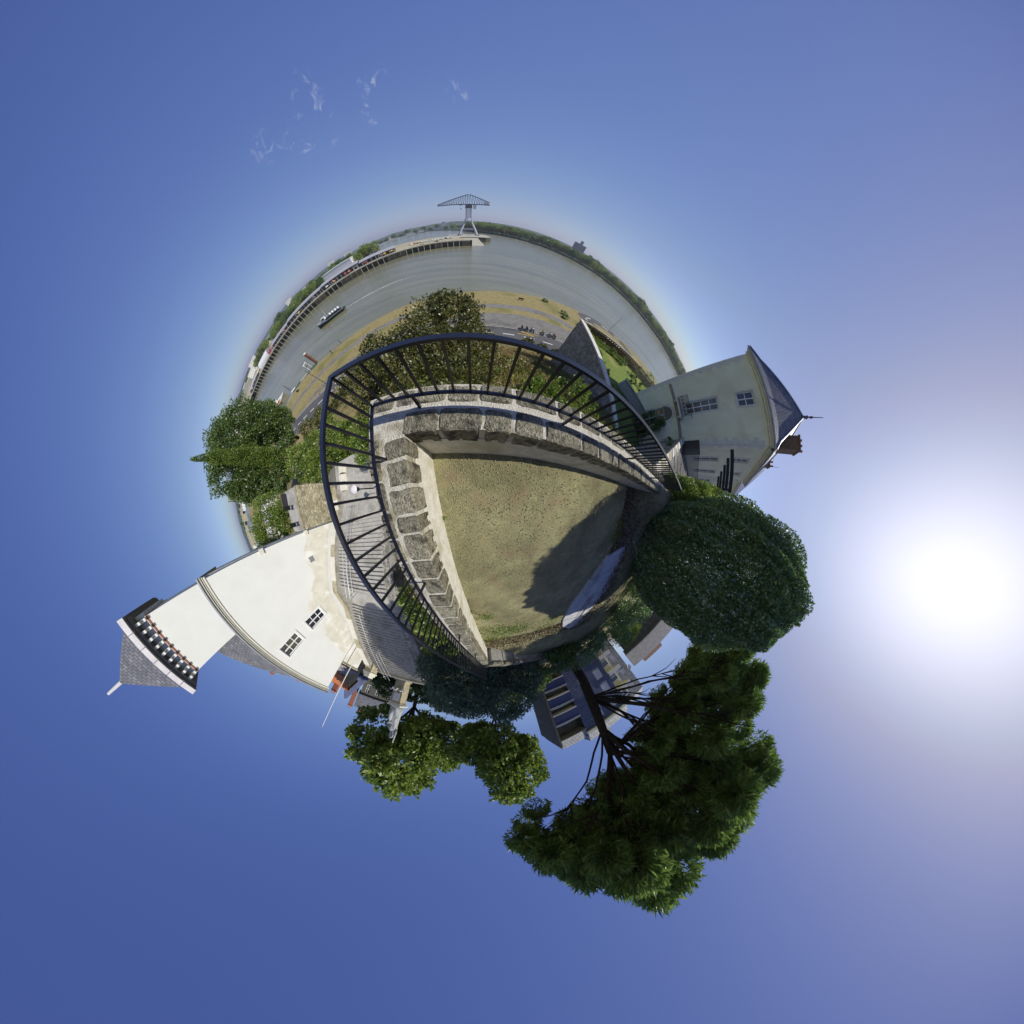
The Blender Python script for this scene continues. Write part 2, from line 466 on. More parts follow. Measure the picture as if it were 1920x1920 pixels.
mat('warm_stone', (0.34, 0.30, 0.19), (0.50, 0.45, 0.32), 3, 0.9, 0.3, 15, c3=(0.28, 0.24, 0.14), s3=0.8)
mat('brown_band', (0.28, 0.24, 0.17), (0.36, 0.31, 0.22), 4, 0.9)
def _rubble(name, c1, c2, cm, sc_):
    m = mat(name, c1, c2, 2.4, 0.95, 0.6, 14, detail=4)
    nt = m.node_tree; N = nt.nodes; L = nt.links; b = N['Principled BSDF']; src = b.inputs['Base Color'].links[0].from_socket
    g = N.new('ShaderNodeNewGeometry'); mp = N.new('ShaderNodeMapping'); mp.inputs['Scale'].default_value = (1, 1, 1.7); L.new(g.outputs['Position'], mp.inputs[0])
    v = N.new('ShaderNodeTexVoronoi'); v.feature = 'DISTANCE_TO_EDGE'; v.inputs['Scale'].default_value = sc_; L.new(mp.outputs[0], v.inputs['Vector'])
    v2 = N.new('ShaderNodeTexVoronoi'); v2.inputs['Scale'].default_value = sc_; L.new(mp.outputs[0], v2.inputs['Vector'])
    sp = N.new('ShaderNodeSeparateColor'); L.new(v2.outputs['Color'], sp.inputs[0])
    hr = N.new('ShaderNodeMapRange'); hr.inputs[3].default_value = 0.65; hr.inputs[4].default_value = 1.4; L.new(sp.outputs[0], hr.inputs[0])
    h = N.new('ShaderNodeHueSaturation'); L.new(src, h.inputs['Color']); L.new(hr.outputs[0], h.inputs['Value'])
    mr = N.new('ShaderNodeMapRange'); mr.inputs[1].default_value = 0.02; mr.inputs[2].default_value = 0.09; L.new(v.outputs['Distance'], mr.inputs[0])
    mx = N.new('ShaderNodeMix'); mx.data_type = 'RGBA'; mx.inputs[6].default_value = (*cm, 1); L.new(h.outputs[0], mx.inputs[7]); L.new(mr.outputs[0], mx.inputs['Factor']); L.new(mx.outputs[2], b.inputs['Base Color'])
    bp = N.new('ShaderNodeBump'); bp.inputs['Strength'].default_value = 0.8; bp.inputs['Distance'].default_value = 0.06; L.new(mr.outputs[0], bp.inputs['Height']); L.new(bp.outputs[0], b.inputs['Normal'])
_rubble('rubble', (0.22, 0.205, 0.165), (0.42, 0.39, 0.32), (0.36, 0.34, 0.28), 2.6)
mat('step_stone', (0.36, 0.35, 0.31), (0.47, 0.455, 0.41), 2.6, 0.88, 0.15, 20, c3=(0.30, 0.29, 0.25), s3=0.7)
mat('white_paint', (0.80, 0.80, 0.78), (0.74, 0.74, 0.72), 4, 0.5)
mat('zinc', (0.30, 0.31, 0.33), (0.42, 0.43, 0.45), 2, 0.45, metal=0.5)
mat('zinc_pale', (0.60, 0.58, 0.60), (0.72, 0.70, 0.72), 2, 0.6)
mat('brick_red', (0.28, 0.10, 0.06), (0.36, 0.15, 0.09), 8, 0.9, 0.2, 30)
mat('tile_roof', (0.42, 0.14, 0.05), (0.55, 0.22, 0.09), 5, 0.85, 0.4, 12)
mat('tile_brown', (0.20, 0.11, 0.06), (0.28, 0.16, 0.09), 5, 0.85, 0.4, 12)
brickmat('slate_y', (0.10, 0.105, 0.12), (0.17, 0.175, 0.19), (0.05, 0.05, 0.06), 0.28, 0.20, 'yz', 0.55)
brickmat('slate_x', (0.10, 0.105, 0.12), (0.17, 0.175, 0.19), (0.05, 0.05, 0.06), 0.28, 0.20, 'xz', 0.55)
brickmat('slate_blue', (0.055, 0.075, 0.16), (0.085, 0.11, 0.21), (0.025, 0.03, 0.06), 0.62, 0.42, 'xz', 0.45, 0.035)
brickmat('slate_pale', (0.30, 0.30, 0.29), (0.42, 0.42, 0.40), (0.14, 0.14, 0.14), 0.5, 0.36, 'xz', 0.7, 0.05)
mat('blue_panel', (0.030, 0.042, 0.13), (0.042, 0.056, 0.16), 2, 0.5)
mat('roller_blind', (0.62, 0.62, 0.66), (0.70, 0.70, 0.73), 2, 0.7)
mat('timber_white', (0.66, 0.65, 0.62), (0.75, 0.74, 0.71), 3, 0.7)
mat('dark_render', (0.10, 0.10, 0.085), (0.16, 0.155, 0.13), 1.5, 0.95, 0.2, 10)
mat('dull_roof', (0.24, 0.23, 0.21), (0.33, 0.31, 0.28), 2, 0.85, 0.2, 8)
mat('statue_stone', (0.33, 0.35, 0.36), (0.50, 0.52, 0.52), 5, 0.8, 0.4, 12, c3=(0.22, 0.24, 0.24), s3=2)
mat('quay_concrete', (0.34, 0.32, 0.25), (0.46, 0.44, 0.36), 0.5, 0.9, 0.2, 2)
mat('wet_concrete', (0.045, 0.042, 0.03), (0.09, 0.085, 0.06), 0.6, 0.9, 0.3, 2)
mat('crane_paint', (0.42, 0.42, 0.48), (0.52, 0.52, 0.58), 0.2, 0.6)
mat('crane_dark', (0.10, 0.105, 0.13), (0.15, 0.155, 0.18), 0.3, 0.6)
mat('rust', (0.13, 0.06, 0.035), (0.22, 0.10, 0.06), 1.2, 0.9, 0.3, 6)
mat('wood_orange', (0.36, 0.19, 0.10), (0.46, 0.26, 0.15), 2, 0.85)
mat('weathered_wood', (0.20, 0.17, 0.11), (0.32, 0.28, 0.19), 2, 0.9)
mat('boat_dark', (0.025, 0.03, 0.035), (0.04, 0.05, 0.05), 1, 0.4)
mat('boat_green', (0.03, 0.10, 0.06), None, rough=0.45)
mat('rubber', (0.015, 0.015, 0.015), None, rough=0.85)
mat('glass', (0.020, 0.026, 0.036), None, rough=0.06, spec=0.8)
mat('glass_warm', (0.10, 0.085, 0.03), (0.03, 0.03, 0.02), 2.5, 0.08, spec=0.8)
mat('yellow', (0.70, 0.45, 0.03), None, rough=0.5)
mat('orange', (0.65, 0.22, 0.06), None, rough=0.7)
mat('red', (0.50, 0.06, 0.07), None, rough=0.7)
mat('pink_red', (0.62, 0.06, 0.16), None, rough=0.7)
mat('blue', (0.09, 0.14, 0.50), None, rough=0.7)
mat('silver_paint', (0.50, 0.51, 0.53), None, rough=0.35)
mat('dark_paint', (0.03, 0.033, 0.04), None, rough=0.3)
mat('skin', (0.45, 0.28, 0.20), None, rough=0.7)
mat('cloth_dark', (0.03, 0.03, 0.045), None, rough=0.9)
mat('cloth_red', (0.30, 0.05, 0.05), None, rough=0.9)
mat('far_green', (0.030, 0.055, 0.025), (0.055, 0.085, 0.035), 0.03, 0.95, 0.0)
mat('far_hill', (0.045, 0.075, 0.06), (0.075, 0.105, 0.08), 0.01, 0.95, 0.0)
mat('grey_roof', (0.30, 0.31, 0.33), (0.40, 0.41, 0.43), 0.2, 0.7)
mat('pale_block', (0.62, 0.61, 0.58), (0.72, 0.71, 0.68), 0.15, 0.9)
mat('silo_concrete', (0.33, 0.29, 0.30), (0.40, 0.36, 0.37), 0.1, 0.9)
mat('mud', (0.22, 0.19, 0.10), (0.31, 0.27, 0.15), 0.3, 0.9, 0.2, 2)
leafmat('leaf_hedge', (0.065, 0.150, 0.040), (0.145, 0.27, 0.075), (0.32, 0.45, 0.10), 0.42, 0.14)
leafmat('leaf_pine', (0.085, 0.165, 0.030), (0.165, 0.28, 0.055), (0.30, 0.42, 0.09), 0.45, 0.05)
leafmat('leaf_olive', (0.055, 0.068, 0.014), (0.125, 0.14, 0.030), (0.28, 0.26, 0.065), 0.36)
leafmat('leaf_dark', (0.055, 0.11, 0.022), (0.125, 0.205, 0.045), (0.24, 0.32, 0.07), 0.42)
leafmat('leaf_blue', (0.060, 0.105, 0.065), (0.12, 0.19, 0.115), (0.22, 0.30, 0.185), 0.40)
leafmat('leaf_mid', (0.075, 0.14, 0.018), (0.22, 0.32, 0.048), (0.44, 0.51, 0.09), 0.42)
leafmat('leaf_bright', (0.085, 0.15, 0.016), (0.19, 0.29, 0.036), (0.34, 0.42, 0.07), 0.42)
leafmat('leaf_yellow', (0.12, 0.13, 0.03), (0.24, 0.21, 0.07), (0.36, 0.29, 0.11), 0.35)
leafmat('leaf_straw', (0.20, 0.15, 0.05), (0.34, 0.26, 0.09), (0.46, 0.36, 0.15), 0.3)
leafmat('leaf_litter', (0.05, 0.03, 0.015), (0.12, 0.075, 0.035), (0.24, 0.16, 0.08), 0.1)

def _stone_mat():
    m = mat('coping_stone', (0.16, 0.15, 0.10), (0.40, 0.375, 0.28), 24, 0.95, 1.0, 50, c3=(0.085, 0.08, 0.058), s3=9)
    nt = m.node_tree; N = nt.nodes; L = nt.links
    b = N['Principled BSDF']; src = b.inputs['Base Color'].links[0].from_socket
    oi = N.new('ShaderNodeObjectInfo'); hs = N.new('ShaderNodeHueSaturation')
    mr = N.new('ShaderNodeMapRange'); mr.inputs[3].default_value = 0.72; mr.inputs[4].default_value = 1.25
    L.new(oi.outputs['Random'], mr.inputs[0]); L.new(mr.outputs[0], hs.inputs['Value'])
    L.new(src, hs.inputs['Color']); L.new(hs.outputs[0], b.inputs['Base Color'])
_stone_mat()
_rubble('rubble_pale', (0.26, 0.23, 0.14), (0.46, 0.42, 0.29), (0.40, 0.37, 0.27), 2.4)
def _water_mat():
    m = mat('water', (0.160, 0.158, 0.082), (0.240, 0.232, 0.130), 0.05, 0.20, 0.0, spec=0.32, stretch=(0.22, 1.4, 1), c3=(0.175, 0.165, 0.105), s3=0.02)
    nt = m.node_tree; N = nt.nodes; L = nt.links; b = N['Principled BSDF']
    g = N.new('ShaderNodeNewGeometry')
    mp = N.new('ShaderNodeMapping'); mp.inputs['Scale'].default_value = (0.5, 1.3, 1); mp.inputs['Rotation'].default_value = (0, 0, 0.3)
    L.new(g.outputs['Position'], mp.inputs[0])
    n1 = N.new('ShaderNodeTexNoise'); n1.inputs['Scale'].default_value = 0.35; n1.inputs['Detail'].default_value = 7
    L.new(mp.outputs[0], n1.inputs['Vector'])
    bp = N.new('ShaderNodeBump'); bp.inputs['Strength'].default_value = 0.42; bp.inputs['Distance'].default_value = 0.7
    L.new(n1.outputs[0], bp.inputs['Height']); L.new(bp.outputs[0], b.inputs['Normal'])
_water_mat()

# ------------------------------------------------------------------ levels of the place
ZQ = -19.3      # riverside road
ZW = -23.0      # low tide
ZF = -16.6      # wharf across the river
T5 = R_(5.0)
def UV(u, v, z=None):
    x, y = u*math.cos(T5)-v*math.sin(T5), u*math.sin(T5)+v*math.cos(T5)
    return (x, y) if z is None else (x, y, z)
def sm(t): t = max(0.0, min(1.0, t)); return t*t*(3-2*t)
def stair_z(v):
    if v > 0.45: return -7.15
    if v > -6.9: return -7.15+(0.45-v)/7.35*3.9
    if v > -9.0: return -3.25+(-6.9-v)/2.1*0.15
    return min(1.0, -3.1+(-9.0-v)*0.523)

# ------------------------------------------------------------------ setting: water, banks, roads
def setting():
    o = MB().poly([(-7000, -3000), (7000, -3000), (7000, 9000), (-7000, 9000)], ZW).build('river_water', 'water'); struct(o)
    # near bank and riverside: one shaped sheet from the foot of the hill to the water's edge
    edge = [(-420, 45), (-260, 40), (-160, 40), (-118, 44), (-104, 52), (-96, 58), (-88, 62), (-71, 65.5), (-53, 67.5), (-41, 70.5), (-27, 76), (-10, 81.5), (3.5, 86), (14, 89), (26, 93), (40, 97), (52, 100), (75, 103), (110, 104), (180, 100), (400, 90)]
    V = []; F = []
    rows = 5
    for i, (x, y) in enumerate(edge):
        back = -60 if x > -30 else -60
        yy = [back, y-9, y-6, y-1.6, y+2.5]
        zz = [ZQ, ZQ, ZQ-0.25, ZW+1.0, ZW-0.6]
        for j in range(rows): V.append((x, yy[j]+(rnd.uniform(-0.5, 0.5) if j > 1 else 0), zz[j]))
    for i in range(len(edge)-1):
        for j in range(rows-1):
            a = i*rows+j; F.append((a, a+rows, a+rows+1, a+1))
    me = bpy.data.meshes.new('riverside_ground'); me.from_pydata(V, [], F); me.update()
    struct(link('riverside_ground', me, 'dry_grass'))
    # road: far kerb runs (-80,36) (-52,37) (0,46.3) (28,48.4); eight metres wide
    ctr = [(-200, 30), (-120, 31), (-80, 31.5), (-52, 33), (-25, 37.5), (0, 41.8), (28, 44.2), (60, 46), (100, 47), (300, 50)]
    def strip(pts, w0, w1, z, m, name):
        mb = MB()
        L = []
        for i, p in enumerate(pts):
            a = Vector(pts[max(i-1, 0)]); b = Vector(pts[min(i+1, len(pts)-1)]); d = (b-a).normalized(); n = Vector((-d.y, d.x))
            L.append((Vector(p)+n*w0, Vector(p)+n*w1))
        for i in range(len(L)-1):
            mb.quad((*L[i][0], z), (*L[i+1][0], z), (*L[i+1][1], z), (*L[i][1], z))
        o = mb.build(name, m); struct(o); return L
    strip(ctr, -4.2, 4.2, ZQ+0.008, 'asphalt', 'road')
    mb = MB()
    for i in range(len(ctr)-1):
        a, b = Vector(ctr[i]), Vector(ctr[i+1]); d = (b-a).normalized(); n = Vector((-d.y, d.x))
        p, q = a+n*4.35, b+n*4.35
        mb.bar((*p, ZQ+0.06), (*q, ZQ+0.06), 0.28, 0.13)
    struct(mb.build('kerb', 'kerb_stone'))
    # car park beside the road
    pk = [(-62, 38.2), (-40, 41.4), (-20, 44.2), (0, 46.8), (28, 48.9), (40, 49.8), (37, 59), (34, 60), (19, 58.4), (9, 57), (0, 54.6), (-6, 51.2), (-22, 47.5), (-40, 44), (-62, 39.6)]
    struct(MB().poly(pk, ZQ+0.012).build('car_park', 'old_asphalt'))
    st = [(-4, 60.5), (0, 59.3), (9, 61.2), (20, 63.2), (33, 61.8), (35, 64.5), (27, 67.2), (16, 67.2), (7, 64.3), (-2, 62.3)]
    struct(MB().poly(st, ZQ+0.014).build('riverside_path', 'old_asphalt'))
    tr = [(-90, 42), (-60, 47), (-40, 52), (-20, 58), (-8, 61.5), (-8, 63), (-22, 60.5), (-41, 55), (-61, 49.6), (-90, 44.2)]
    struct(MB().poly(tr, ZQ+0.010).build('riverside_track', 'old_asphalt'))
    # turning loop at the end of the quay
    cx, cy = 62.0, 85.5
    ring = MB(); n = 40
    for k in range(n):
        a0, a1 = 2*math.pi*k/n, 2*math.pi*(k+1)/n
        f = lambda a, rx, ry: (cx+rx*math.cos(a), cy+ry*math.sin(a), ZQ+0.016)
        ring.quad(f(a0, 12, 3.6), f(a0, 21, 9.5), f(a1, 21, 9.5), f(a1, 12, 3.6))
    struct(ring.build('turning_loop', 'asphalt'))
    # paint on the road
    def dash(p, q, w, name='road_marking', z=ZQ+0.020):
        a, b = Vector(p), Vector(q); d = (b-a).normalized(); n = Vector((-d.y, d.x))*w/2
        o = MB().quad((*(a-n), z), (*(b-n), z), (*(b+n), z), (*(a+n), z))
        return None
    mk = MB()
    def dsh(p, q, w, z=ZQ+0.020):
        a, b = Vector(p), Vector(q); d = (b-a).normalized(); n = Vector((-d.y, d.x))*w/2
        mk.quad((*(a-n), z), (*(b-n), z), (*(b+n), z), (*(a+n), z))
    for i in range(len(ctr)-1):
        a, b = Vector(ctr[i]), Vector(ctr[i+1]); L = (b-a).length; t = 0
        while t+3 < L:
            dsh(a.lerp(b, t/L), a.lerp(b, (t+3)/L), 0.3); t += 5.6
        d = (b-a).normalized(); n = Vector((-d.y, d.x))
        dsh(a+n*3.9, b+n*3.9, 0.14)
    for k in range(3):
        dsh((-47+3.4*k, 36.2+0.5*k), (-45.2+3.4*k, 36.5+0.5*k), 0.4)
    for a in (0.9, 1.5, 2.4, 3.0, 3.6, 4.4):
        p = [(cx+16.5*math.cos(a+t), cy+6.6*math.sin(a+t)) for t in (0, 0.16, 0.32)]
        dsh(p[0], p[1], 0.7, ZQ+0.024); dsh(p[1], p[2], 0.7, ZQ+0.024)
    struct(mk.build('road_marking', 'road_paint'))
    zg = MB()
    for p, q in (((9.5, 43.9), (14.5, 44.6)), ((14.5, 44.6), (10.2, 45.6)), ((10.2, 45.6), (15.6, 45.6))):
        a, b = Vector(p), Vector(q); d = (b-a).normalized(); n = Vector((-d.y, d.x))*0.09
        zg.quad((*(a-n), ZQ+0.026), (*(b-n), ZQ+0.026), (*(b+n), ZQ+0.026), (*(a+n), ZQ+0.026))
    struct(zg.build('bus_stop_marking', 'yellow'))

def hill_z(x, y):
    """hillside between the terrace and the riverside road"""
    near = -1.9-(y-1.2)*0.475
    # left of the parapet the ground drops to the stair
    left = -7.3-max(0, y-1.0)*0.33
    t = sm((-3.0-x)/6.0)
    z = near*(1-t)+left*t
    if x < -15: z = min(z, -7.3-(-15-x)*0.12-max(0, y)*0.26)
    return max(ZQ-0.4, z)
def hillside():
    xs = np.concatenate([np.linspace(-120, -40, 17), np.linspace(-37, 12, 60), np.linspace(14, 60, 12)])
    ys = np.concatenate([np.linspace(-2.4, 40, 56)])
    V = []
    for y in ys:
        for x in xs:
            z = hill_z(x, y)
            if x < -1.0 and y < 1.0:
                u = x*math.cos(T5)+y*math.sin(T5); v = -x*math.sin(T5)+y*math.cos(T5)
                z = min(z, stair_z(v)-0.35)
            if x > 10.9: z = ZQ-0.4
            V.append((x, y, z+(rnd.uniform(-0.12, 0.12) if y > 1.5 and z > ZQ+0.3 else 0)))
    n = len(xs); F = [(j*n+i, j*n+i+1, (j+1)*n+i+1, (j+1)*n+i) for j in range(len(ys)-1) for i in range(n-1)]
    me = bpy.data.meshes.new('hillside'); me.from_pydata(V, [], F); me.update()
    struct(link('hillside', me, 'hill_soil'))

# ------------------------------------------------------------------ terrace, parapets, railing
CI, CO = Vector((-0.69, 0.56)), Vector((-1.19, 1.08))       # inner and outer corner of the parapet
LI, LO = Vector((5.5, 0.34)), Vector((5.5, 0.84))           # end of the long parapet
WI, WO = Vector((0.055, -6.45)), Vector((-0.43, -6.50))     # end of the left parapet
ZTOP = 0.70
def terrace():
    # gently uneven sandy ground with a rise towards the shrubbery
    xs = np.linspace(-0.75, 16, 68); ys = np.linspace(-18, 0.62, 76)
    V = []
    for y in ys:
        for x in xs:
            z = 0.012*math.sin(x*2.3)*math.cos(y*1.9)+0.30*sm((x-4.3)/1.6)*sm((0.3-y+1.5)/1.2)*0.4
            z += 0.55*sm((x-4.6)/1.2)*sm((y+0.9)/1.0)
            z += 0.35*sm((-6.6-y)/1.2)
            V.append((max(x, -0.69+0.107*(0.56-y)-0.05), y, z))
    n = len(xs); F = [(j*n+i, j*n+i+1, (j+1)*n+i+1, (j+1)*n+i) for j in range(len(ys)-1) for i in range(n-1)]
    me = bpy.data.meshes.new('terrace_ground'); me.from_pydata(V, [], F); me.update(); me.shade_smooth()
    struct(link('terrace_ground', me, 'sand'))
    # plateau behind the terrace, houses and trees stand on it
    mb = MB(); mb.poly([(-0.2, -17.9), (600, -17.9), (600, -900), (-600, -900), (-600, -60), (-16.8, -60), (-16.8, -17.3), (-0.2, -15.5)], 0.28)
    mb.quad((15.9, -18, 0.27), (600, -18, 0.27), (600, 1.0, 0.27), (15.9, 1.0, 0.27))
    struct(mb.build('plateau_ground', 'soil'))

def stone(name, corners, z0, z1, parent, m='coping_stone', bev=0.013):
    """rough-dressed stone from four plan corners, its arrises knocked off"""
    c = sum((Vector(p) for p in corners), Vector((0, 0)))/4
    ring = []
    for k in range(4):
        p, q = Vector(corners[k]), Vector(corners[(k+1) % 4])
        ring.append(p+(q-p)*rnd.uniform(0.05, 0.14)); ring.append(p+(q-p)*rnd.uniform(0.46, 0.54)+Vector((rnd.uniform(-1, 1), rnd.uniform(-1, 1)))*0.012); ring.append(p+(q-p)*rnd.uniform(0.86, 0.95))
    n = len(ring); V = []
    for p in ring: V.append((p.x, p.y, z0))
    for p in ring: V.append((p.x, p.y, z1-bev+rnd.uniform(-0.006, 0.004)))
    for p in ring:
        q = p+(c-p).normalized()*bev*1.3; V.append((q.x, q.y, z1+rnd.uniform(-0.008, 0.006)))
    V.append((c.x, c.y, z1+rnd.uniform(-0.004, 0.012)))
    F = []
    for r in range(2):
        for k in range(n): F.append((r*n+k, r*n+(k+1) % n, (r+1)*n+(k+1) % n, (r+1)*n+k))
    for k in range(n): F.append((2*n+k, 2*n+(k+1) % n, 3*n))
    o = Vector((c.x, c.y, z0))
    me = bpy.data.meshes.new(name); me.from_pydata([(v[0]-o.x, v[1]-o.y, v[2]-o.z) for v in V], [], F); me.update()
    return link(name, me, m, parent, o-parent.location)

def parapet(label, A_in, A_out, B_in, B_out, zf, inner_row, outer_row, step, first):
    base = (*((A_in+A_out)/2), 0.0)
    t = thing('parapet_wall', label, 'wall', base)
    mb = MB()
    prm = [A_in, B_in, B_out, A_out]
    # mortared core, a finger below the stones
    def core(z0, z1, zo):
        mb.hexa([(*A_in, z0), (*B_in, z0), (*B_out, zo), (*A_out, zo), (*A_in, z1), (*B_in, z1), (*B_out, z1), (*A_out, z1)])
    core(-0.3, ZTOP-0.012, zf)
    mb.build('mortar_core', 'mortar', t)
    fi = MB(); d = (B_in-A_in).normalized(); n = (A_in-A_out).normalized()*0.012
    a, b = A_in+n, B_in+n
    fi.hexa([(*A_in, -0.25), (*B_in, -0.25), (*b, -0.25), (*a, -0.25), (*A_in, 0.50), (*B_in, 0.50), (*b, 0.50), (*a, 0.50)])
    fi.build('rendered_face', 'render', t)
    L = (B_in-A_in).length; nrm = Vector((-d.y, d.x)); nrm = nrm if nrm.dot(A_out-A_in) > 0 else -nrm
    for row, (w0, w1, zlow) in enumerate((inner_row, outer_row)):
        s = first[row]
        while s < L-0.06:
            ln = step*rnd.choice((0.7, 0.9, 1.0, 1.1, 1.25, 1.5))*rnd.uniform(0.92, 1.08); e = min(s+ln, L-0.02)
            def P(tt, w):
                p = A_in+d*tt; th = ((A_out-p).dot(nrm)*(1-tt/L)+(B_out-p).dot(nrm)*tt/L); return p+nrm*th*w
            g = 0.008+rnd.uniform(0, 0.010)
            ww0 = w0+rnd.uniform(0, 0.05)*(1 if row else 0); ww1 = w1-rnd.uniform(0, 0.07)
            if True:
                stone('coping_stone', [P(s+g, ww0), P(e-g, ww0), P(e-g, ww1+rnd.uniform(-0.03, 0.03)), P(s+g, ww1)], zlow, ZTOP+rnd.uniform(-0.004, 0.012), t)
            s = e
    return t

def railing():
    C = Vector((-0.958, 0.833)); A = Vector((5.25, 0.50)); B = Vector((-0.05, -6.35))
    t = thing('railing', 'dark blue-black steel railing fixed along the top of the stone parapet', 'railing', (*C, ZTOP))
    zt, zb = 1.28, 0.857
    def run(p, q, z, w, h, name):
        p, q = Vector(p), Vector(q)
        MB().bar((*p, z), (*q, z), w, h).build(name, 'railing_paint', t)
    dA, dB = (A-C).normalized(), (B-C).normalized()
    run(C+dA*0.0225, A, zt, 0.045, 0.018, 'top_rail'); run(C-dB*0.02, B, zt-0.0015, 0.045, 0.018, 'top_rail')
    run(C+dA*0.0165, A, zb, 0.032, 0.014, 'bottom_rail'); run(C, B, zb-0.0015, 0.032, 0.014, 'bottom_rail')
    w = 0.0085
    me = bpy.data.meshes.new('baluster')
    me.from_pydata([(-w, -w, 0), (w, -w, 0), (w, w, 0), (-w, w, 0), (-w, -w, zt-zb-0.006), (w, -w, zt-zb-0.006), (w, w, zt-zb-0.006), (-w, w, zt-zb-0.006)], [], [(0, 3, 2, 1), (4, 5, 6, 7), (0, 1, 5, 4), (1, 2, 6, 5), (2, 3, 7, 6), (3, 0, 4, 7)])
    me.materials.append(MATS['railing_paint'])
    for D, sp, L in ((dA, 0.129, (A-C).length), (dB, 0.1217, (B-C).length)):
        k = 0 if D is dA else 1
        while k*sp < L:
            p = C+D*(k*sp)
            link('baluster', me, None, t, Vector((*p, zb+0.006))-t.location, math.atan2(D.y, D.x)); k += 1
    mp = bpy.data.meshes.new('post')
    w = 0.012; hh = zb-ZTOP+0.03
    mp.from_pydata([(-w, -w, -0.03), (w, -w, -0.03), (w, w, -0.03), (-w, w, -0.03), (-w, -w, hh-0.035), (w, -w, hh-0.035), (w, w, hh-0.035), (-w, w, hh-0.035)], [], [(0, 3, 2, 1), (4, 5, 6, 7), (0, 1, 5, 4), (1, 2, 6, 5), (2, 3, 7, 6), (3, 0, 4, 7)])
    mp.materials.append(MATS['railing_paint'])
    for D, ss in ((dA, (0.42, 1.85, 3.3, 4.75)), (dB, (0.50, 1.95, 3.6, 5.2))):
        for s in ss:
            p = C+D*s; link('post', mp, None, t, Vector((*p, ZTOP))-t.location, math.atan2(D.y, D.x))
    # shoe plates under the posts' feet
    return t
